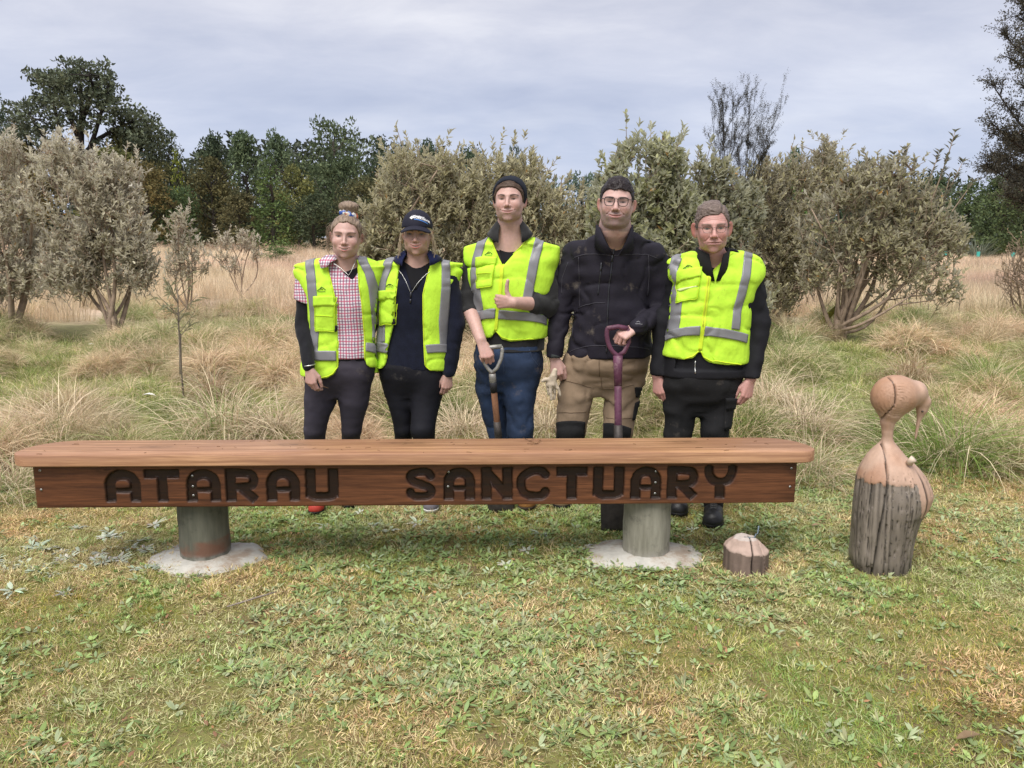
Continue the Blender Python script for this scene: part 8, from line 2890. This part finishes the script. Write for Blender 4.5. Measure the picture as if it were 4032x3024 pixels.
# ------------------------------------------------------------------ man in the dark jacket
def build_m4():
 q = Person(4.35, 2370, 'man with glasses in a dark softshell jacket and khaki work trousers')
 H = Head(q.p(2428, 800, -.17), 1.12, yaw=-9, pitch=-1, roll=3, w=1.04, jw=1.14, smile=.55, teeth=0, fold=.5, squint=.62, lips=(.45, .20, .18), skin=(.51,.335,.295),
    browc=(.022, .016, .016), iris=(.05, .03, .02), blush=.75, nose=1.15, nose_w=1.2, scalp=(.02, .015, .015), chin=1.2, double=.9, neck=1.3, mouth_w=1.3, stubble=.75, lip=.85, brow=1.1,
    ear_out=.25, ear=1.0, brow_h=.7)
 top = q.rows([(1404, 2232, 2566, .150), (1340, 2240, 2562, .156), (1250, 2262, 2556, .160), (1150, 2264, 2556, .158), (1060, 2262, 2572, .148, -.01),
     (1010, 2252, 2588, .128, -.02), (975, 2266, 2578, .108, -.03), (950, 2300, 2550, .092, -.04), (925, 2350, 2500, .082, -.06), (900, 2368, 2482, .078, -.08)])
 sr, er, wr = q.p(2266, 1006, -.02), q.p(2208, 1195, .0), q.p(2182, 1402, -.06)
 sl, el, wl = q.p(2574, 1010, -.02), q.p(2614, 1232, -.04), q.p(2508, 1288, -.31)
 legs = [([q.p(2290, 1450, .02), q.p(2268, 1560), q.p(2248, 1690, -.02), q.p(2232, 1800, .03), q.p(2215, 1955, .04)], [.110, .100, .086, .078, .06]),
   ([q.p(2470, 1450, .02), q.p(2450, 1560), q.p(2432, 1690, -.02), q.p(2420, 1800, .03), q.p(2412, 1965, .04)], [.110, .100, .086, .078, .06])]
 plant_feet(legs, [gnd(2212, 2009), gnd(2410, 2030)])
 hands = [dict(wrist=wl + np.array((-.006, -.006, -.002)), d=(-.80, -.20, -.42), n=(.15, .60, -.80), s=(-.45, -.2, .8), size=1.05, **GRIP),
    dict(wrist=wr + np.array((.004, -.006, -.012)), d=(.14, -.12, -1), n=(.3, 1, 0), s=(1, -.3, 0), size=1.02,
     bends=[(40, 60, 30), (46, 66, 35), (50, 68, 35), (54, 70, 35)], thumb=[(.45, .85, .35), (.0, 1, .2), (-.1, 1, .3)])]
 q.body(H, top, [([sr, er, wr], [.050, .045, .032]), ([sl, el, wl], [.050, .045, .032])], hands, legs, SKIN, (.51,.325,.285))
 lo, hi = box_px(q, 2110, 1500, 2700, 850, -.45, .35)
 JK = M('softshell', (.014, .012, .020), rough=.78, var=.2, scale=10, bump=.3, bscale=50, spec=.25, dirt=(.16, .135, .11), dirt_scale=9, dirt_lo=.62)

 def jacket(f):
  f.loft(top, grow=.004, n=2.5)
  f.chain([sr, er, wr], [.076, .068, .052], .05, .014)
  f.chain([sl, el, wl], [.076, .072, .050], .05, .014)
 jk, js = q.cloth('jacket', JK, jacket, lo, hi, .009, fold_noise((7, 7, 6), .010, (16, 16, 22), .006, 2.0, cr=.010),
      cuts=[lambda X, Y, Z: q.p(0, 1402)[2] - Z + 0 * X + 0 * Y, lambda X, Y, Z: Z - (q.p(0, 940)[2] + 2.2 * (X - H.c[0]) ** 2 + (Y - q.Y + .1) * .45)])
 nb = H.world((0, .028, -.150))
 q.collar('collar', JK, nb + (.0, .004, .0), (.100, .098), (.094, .088), -.060, .058, 6, 336, .006, jk, front_drop=.045, top_open=58)
 TEE = M('grey_tee', (.035, .030, .034), rough=.95)
 q.drape('undershirt', q.quad([(2378, 938), (2470, 936), (2408, 1004), (2400, 1004)], n=10, m=10), js, TEE, .003)
 SEAM = M('jacket_seam', (.050, .047, .060), rough=.7, bump=0)
 q.lines('seam', [[(2258, 1010), (2300, 1003), (2350, 1008), (2402, 1017)], [(2414, 1017), (2480, 1010), (2548, 1004), (2590, 1016)],
      [(2278, 1010), (2283, 1100), (2286, 1200)], [(2280, 1199), (2330, 1199), (2380, 1202)], [(2552, 1006), (2556, 1090), (2552, 1160)],
      [(2236, 1372), (2300, 1366), (2390, 1370)], [(2398, 1370), (2480, 1372), (2560, 1368)], [(2270, 1205), (2262, 1260), (2258, 1310)], [(2240, 1018), (2216, 1080), (2214, 1140)]], js, SEAM, .0019, jk, off=.001)
 ZP = M('jacket_zip', (.05, .05, .06), rough=.35, metal=.5, bump=0)
 q.lines('zip', [[(2420, 972), (2412, 1005), (2404, 1060), (2394, 1150), (2388, 1250), (2384, 1396)]], js, ZP, .0042, jk, off=.002)
 q.lines('chest_zip', [[(2367, 1045), (2360, 1100), (2352, 1168)]], js, ZP, .0036, jk, off=.001)
 q.lines('zip_pull', [[(2408, 1010), (2404, 1042)], [(2366, 1042), (2362, 1078)]], js, DARKMETAL, .0055, jk, off=.006)
 CT = M('cuff_tab', (.03, .035, .035), rough=.6)
 q.drape('cuff_tab', q.quad([(2172, 1390), (2208, 1398), (2206, 1414), (2170, 1402)], n=5, m=8), js, CT, .005, jk)
 mountain = [[(2478, 1325), (2486, 1320), (2492, 1326)], [(2474, 1332), (2500, 1334)]]
 q.lines('logo', mountain, js, M('faded_print', (.30, .30, .32), bump=0), .0016, jk)
 # trousers
 KH = M('khaki_cloth', (.25, .18, .12), rough=.9, var=.15, scale=9, bump=.35, bscale=50, dirt=(.14, .11, .085), dirt_scale=6, dirt_lo=.66)

 def trs(f):
  for pts, rad in legs: f.chain(pts, rad, .05, .02)
  f.ell(q.p(2380, 1430, .01), (.205, .150, .11), .05)
  f.loft(q.rows([(1560, 2270, 2490, .06), (1490, 2236, 2530, .12), (1440, 2214, 2552, .145), (1400, 2222, 2556, .146), (1370, 2236, 2552, .138)]), k=.03)
 a, b = box_px(q, 2140, 2010, 2600, 1370, -.25, .3)
 tr, ts = q.cloth('work_trousers', KH, trs, a, b, .0095, fold_noise((8, 8, 12), .006, (15, 15, 30), .005, 5, cr=.008))
 BP = M('knee_patch_cloth', (.012, .012, .013), rough=.9, var=.3, bump=.4)
 q.drape('knee_patch', q.quad([(2196, 1652), (2306, 1654), (2296, 1780), (2198, 1780)], n=16, m=16), ts, BP, .006, tr)
 q.drape('knee_patch', q.quad([(2378, 1654), (2488, 1682), (2474, 1780), (2376, 1780)], n=16, m=16), ts, BP, .006, tr)
 q.drape('thigh_patch', q.quad([(2502, 1520), (2541, 1512), (2538, 1548), (2508, 1555)], n=8, m=8), ts, BP, .006, tr)
 q.drape('thigh_patch', q.quad([(2506, 1578), (2528, 1564), (2516, 1640), (2494, 1648)], n=8, m=6), ts, BP, .006, tr)
 KS = M('khaki_seam', (.16, .11, .07), rough=.9, bump=0)
 q.lines('seam', [[(2208, 1478), (2260, 1500), (2330, 1520)], [(2366, 1484), (2372, 1524), (2440, 1526), (2500, 1510)], [(2358, 1392), (2356, 1440), (2360, 1482)],
      [(2196, 1612), (2250, 1622), (2312, 1616)], [(2376, 1628), (2430, 1650), (2490, 1640)], [(2232, 1392), (2222, 1440), (2206, 1470)]], ts, KS, .0022, tr)
 # hair
 f = H.f
 P, F, _ = H.local_mesh((-.11, -.11, -.08), (.11, .14, .15), .003,
  lambda x, y, z: np.maximum(_mn(skull(x, y, z, f, .0045), _e(x, y, z, (0, .006, .060), (.062, .080, .064)), .02)
         + vnoise(np.stack([x, y, z], -1).reshape(-1, 3) * 140).reshape(x.shape) * .0036 + vnoise(np.stack([x, y, z], -1).reshape(-1, 3) * 55).reshape(x.shape) * .003,
         (np.interp(y, [-.12, -.066, -.052, -.040, -.031, -.024, -.010, .002, .03, .05, .13], [.060, .057, .054, .045, .020, .004, -.016, .008, -.02, -.055, -.06])
         + .003 * np.sin(x * 120) - z) * .7))
 q.part('hair', P, F, hair_mat('black_hair', (.004, .003, .004), (.040, .030, .030), (60, 60, 60), .38))
 spectacles(q, H, M('dark_frame', (.035, .020, .016), rough=.3, var=.3, scale=60, bump=0, spec=.5), .047, .040, .031, .0021, yb=-.097, zc=.001)
 BT = M('tan_boot_leather', (.26, .12, .035))
 q.shoe(q.p(2215, 1955, .04), gnd(2212, 2009), M('khaki_boot_suede', (.24, .16, .09), rough=.9, var=.2, bump=.4), M('black_sole'), .30, .052, .14)
 q.shoe(q.p(2412, 1965, .04), gnd(2410, 2030), MATS['khaki_boot_suede'], M('black_sole'), .30, .052, .14)
 return q, hands

# ------------------------------------------------------------------ elderly man
def build_m5():
 q = Person(4.10, 2775, 'elderly man with spectacles in a zipped lime vest over black clothes')
 H = Head(q.p(2805, 897, -.09), 1.09, yaw=-9, pitch=4, roll=-2, w=1.02, jw=1.03, smile=.05, teeth=0, fold=.9, squint=.8, lips=(.42, .20, .18), skin=(.51,.285,.245),
    browc=(.22, .15, .12), iris=(.07, .07, .07), blush=.95, nose=1.25, nose_w=1.15, scalp=(.35, .22, .18), chin=1.1, neck=1.0, mouth_w=1.28, old=1.0, lip=.6, ear=1.22, ear_out=.35,
    stubble=.08, brow=1.2, brow_h=.6)
 top = q.rows([(1482, 2608, 2934, .138), (1400, 2620, 2938, .134), (1300, 2632, 2944, .132), (1200, 2648, 2952, .134), (1130, 2652, 2968, .128),
     (1078, 2646, 2986, .116), (1048, 2648, 2990, .100), (1024, 2668, 2978, .086), (1003, 2722, 2926, .074), (980, 2760, 2886, .068)])
 sl, el, wl = q.p(2958, 1092, .05), q.p(2992, 1270, .01), q.p(2956, 1488, -.06)
 sr, er, wr = q.p(2676, 1096, .085), q.p(2612, 1262, .07), q.p(2588, 1476, .02)
 legs = [([q.p(2682, 1520, .02), q.p(2680, 1600, .02), q.p(2670, 1700, .01), q.p(2664, 1800, .05), q.p(2666, 1985, .06)], [.104, .090, .076, .070, .058]),
   ([q.p(2834, 1520), q.p(2828, 1600), q.p(2815, 1700, -.03), q.p(2808, 1810, .0), q.p(2808, 2030, .0)], [.104, .090, .073, .066, .058])]
 plant_feet(legs, [gnd(2672, 2040), gnd(2806, 2088)])
 hands = [dict(wrist=wl + np.array((-.004, -.006, -.010)), d=(-.22, -.16, -1), n=(-.5, 1, 0), s=(-1, -.4, 0), size=1.04, **REST),
    dict(wrist=wr + np.array((.0, -.006, -.010)), d=(.10, -.16, -1), n=(.7, .8, 0), s=(.6, -1, 0), size=1.0, **REST)]
 q.body(H, top, [([sr, er, wr], [.048, .042, .031]), ([sl, el, wl], [.048, .042, .031])], hands, legs, SKIN, (.50,.275,.24))
 lo, hi = box_px(q, 2500, 1560, 3090, 930, -.35, .35)
 BJ = M('black_jacket', (.009, .009, .012), rough=.8, var=.2, scale=10, bump=.3, bscale=50, spec=.25, dirt=(.06, .05, .045), dirt_scale=9, dirt_lo=.72)

 def jacket(f):
  f.loft(top, grow=.003)
  f.chain([sl, el, wl], [.062, .060, .048], .05, .014)
  f.chain([sr, er, wr], [.058, .056, .046], .05, .014)
 nb = H.world((0, .024, -.140))
 vr = q.rows([(1470, 2612, 2936, .146), (1380, 2618, 2941, .143), (1300, 2626, 2946, .144), (1200, 2642, 2955, .146), (1130, 2644, 2973, .141), (1078, 2632, 2997, .128),
     (1052, 2636, 2992, .106), (1028, 2656, 2976, .092), (1005, 2700, 2944, .084), (984, 2742, 2908, .076), (966, 2752, 2900, .070)])
 jk, js = q.cloth('jacket', BJ, jacket, lo, hi, .009, fold_noise((8, 8, 8), .010, (17, 17, 24), .006, 6.0, cr=.009, calm=calm_under(top)),
      cuts=[under(vr, -.011, .007, q.p(0, 1446)[2], q.p(0, 990)[2]), lambda X, Y, Z: q.p(0, 1480)[2] - Z + 0 * X + 0 * Y, lambda X, Y, Z: Z - (q.p(0, 1040)[2] + 6.0 * (X - H.c[0]) ** 2 + (Y - q.Y + .06) * .55)])
 q.collar('collar', M('black_collar', (.012, .012, .012), rough=.85), nb + (.006, .004, .004), (.078, .080), (.082, .082), -.085, .048, 2, 346, .005, jk, front_drop=.038, top_open=26)
 q.drape('undershirt', q.quad([(2776, 1035), (2826, 1035), (2796, 1085), (2789, 1085)], n=8, m=8), js, M('navy_undershirt', (.010, .012, .022), rough=.9), .003)
 q.lines('zip', [[(2738, 1420), (2735, 1474)]], js, METAL, .003, jk, off=.003)
 TR = M('black_trouser_cloth', (.011, .011, .012), rough=.9, var=.3, scale=9, bump=.35, bscale=60, dirt=(.10, .085, .07), dirt_scale=6, dirt_lo=.60)

 def trs(f):
  for pts, rad in legs: f.chain(pts, rad, .05, .02)
  f.ell(q.p(2758, 1510, .01), (.175, .122, .10), .05)
  f.loft(q.rows([(1630, 2680, 2850, .06), (1560, 2640, 2876, .115), (1510, 2610, 2908, .132), (1470, 2612, 2925, .134), (1440, 2630, 2915, .108)]), k=.03)
 a, b = box_px(q, 2560, 2080, 2960, 1440, -.25, .3)
 tr, ts = q.cloth('trousers', TR, trs, a, b, .0095, fold_noise((8, 8, 12), .006, (15, 15, 30), .005, 8, cr=.008))
 q.drape('cargo_pocket', q.quad([(2862, 1572), (2902, 1566), (2884, 1680), (2854, 1690)], n=10, m=8), ts, TR, .010, tr)
 q.drape('pocket_flap', q.quad([(2858, 1566), (2904, 1560), (2898, 1600), (2862, 1608)], n=6, m=8), ts, TR, .016, tr)
 xz = q.curve([(2792, 1083), (2752, 1385)])
 vl, vrr = q.curve([(2740, 940), (2748, 966), (2791, 1086)]), q.curve([(2915, 940), (2902, 972), (2793, 1086)])
 zt = q.p(0, 1084, -.11)[2]
 hem = q.curve_z([(2500, 1406), (2615, 1409), (2690, 1417), (2728, 1408), (2750, 1384), (2757, 1384), (2768, 1412), (2792, 1427), (2850, 1435), (2932, 1438), (3000, 1434)])
 vest, vs = vest_closed(q, vr, lambda X, Y, Z: np.where((Y < q.Y + .13) & (Z > zt), np.minimum(X - vl(Z), vrr(Z) - X), -1.0), xz, hem, LIME_DIRTY, lo, hi, 986, 14.0, 1430)
 q.drape('reflective_tape', q.strip([(2690, 950), (2680, 990), (2662, 1040), (2662, 1100), (2672, 1180), (2664, 1260), (2655, 1310)], 36), vs, TAPE, .006, vest)
 q.drape('reflective_tape', q.strip([(2965, 970), (2957, 1000), (2936, 1090), (2918, 1160), (2902, 1220), (2892, 1300)], 34), vs, TAPE, .006, vest)
 q.drape('reflective_tape', q.strip([(2612, 1302), (2680, 1305), (2752, 1306)], 35, n=26), vs, TAPE, .008, vest)
 q.drape('reflective_tape', q.strip([(2770, 1308), (2860, 1320), (2944, 1330)], 36, n=30), vs, TAPE, .008, vest)
 back_band(q, vest, vs, q.p(2778, 1315), q.p(0, 1316)[2], .05)
 vest_pocket(q, vest, vs, (2680, 1056), (2763, 1050), (2745, 1178), (2674, 1182), .30, [(2680, 1122), (2750, 1120)])
 q.drape('clear_window', q.quad([(2680, 1122), (2749, 1122), (2747, 1134), (2679, 1133)], n=3, m=8), vs, M('clear_plastic', (.72, .88, .35), rough=.25, spec=.6, bump=0), .014, vest)
 mountain_logo(q, vest, vs, 2715, 1040, 33)
 q.drape('zip_flap', q.strip([(2790, 1090), (2777, 1190), (2766, 1290), (2753, 1382)], 15, n=34), vs, BINDING, .005, vest)
 q.lines('zip', [[(2788, 1092), (2775, 1190), (2764, 1290)]], vs, M('yellow_zip', (.55, .60, .05), bump=0), .0024, vest, off=.007)
 q.lines('binding', [[(2754, 975), (2770, 1030), (2791, 1084), (2830, 1040), (2896, 980)], [(2618, 1406), (2690, 1414), (2728, 1405), (2749, 1384)],
      [(2757, 1384), (2769, 1410), (2793, 1424), (2850, 1432), (2930, 1435)]], vs, BINDING, .0034, vest, off=.001)
 # combed hair, parted on the viewer's right
 f = H.f

 def hair(x, y, z):
  g = .006 + .010 * sstep(z, .06, .10) * (1 - .55 * sstep(x, .030, .040))
  p = np.stack([x * 30 + y * 10, y * 60 - x * 30, z * 150 + x * 40], -1).reshape(-1, 3)
  d = skull(x, y, z, f, .006) - (g - .006) + vnoise(p).reshape(x.shape) * .0032
  part = .006 * np.exp(-((x - .040 - .1 * (y + .05)) / .004) ** 2) * (z > .05)
  base = np.interp(y, [-.12, -.070, -.055, -.040, -.026, -.010, .002, .03, .05, .13], [.066, .063, .056, .038, .014, -.008, .010, -.015, -.05, -.055])
  base = base + .016 * sstep(x, .018, .036) * (y < -.045)
  return np.maximum(d + part, (base - z) * .7)
 P, F, _ = H.local_mesh((-.11, -.11, -.07), (.11, .14, .14), .003, hair)
 q.part('hair', P, F, hair_mat('grey_brown_hair', (.060, .042, .036), (.24, .185, .16), (24, 50, 90)))
 spectacles(q, H, M('dark_frame', (.035, .020, .016)), .043, .028, .030, .0014, .0009, yb=-.099, zc=-.003, mat2=M('black_arm', (.015, .015, .017), rough=.4, bump=0))
 BO = M('black_boot_leather', (.014, .014, .015), rough=.45, var=.4, scale=30, bump=.3, spec=.4)
 LC = M('boot_lace', (.05, .05, .05), rough=.9)
 q.shoe(q.p(2808, 2030), gnd(2806, 2088), BO, M('black_sole'), .30, .054, .16, laces=LC)
 q.shoe(q.p(2666, 1985, .06), gnd(2672, 2040), BO, M('black_sole'), .30, .054, .16, laces=LC)
 return q, hands

build_w2()
M3, M3H = build_m3()
M4, M4H = build_m4()
M5, M5H = build_m5()
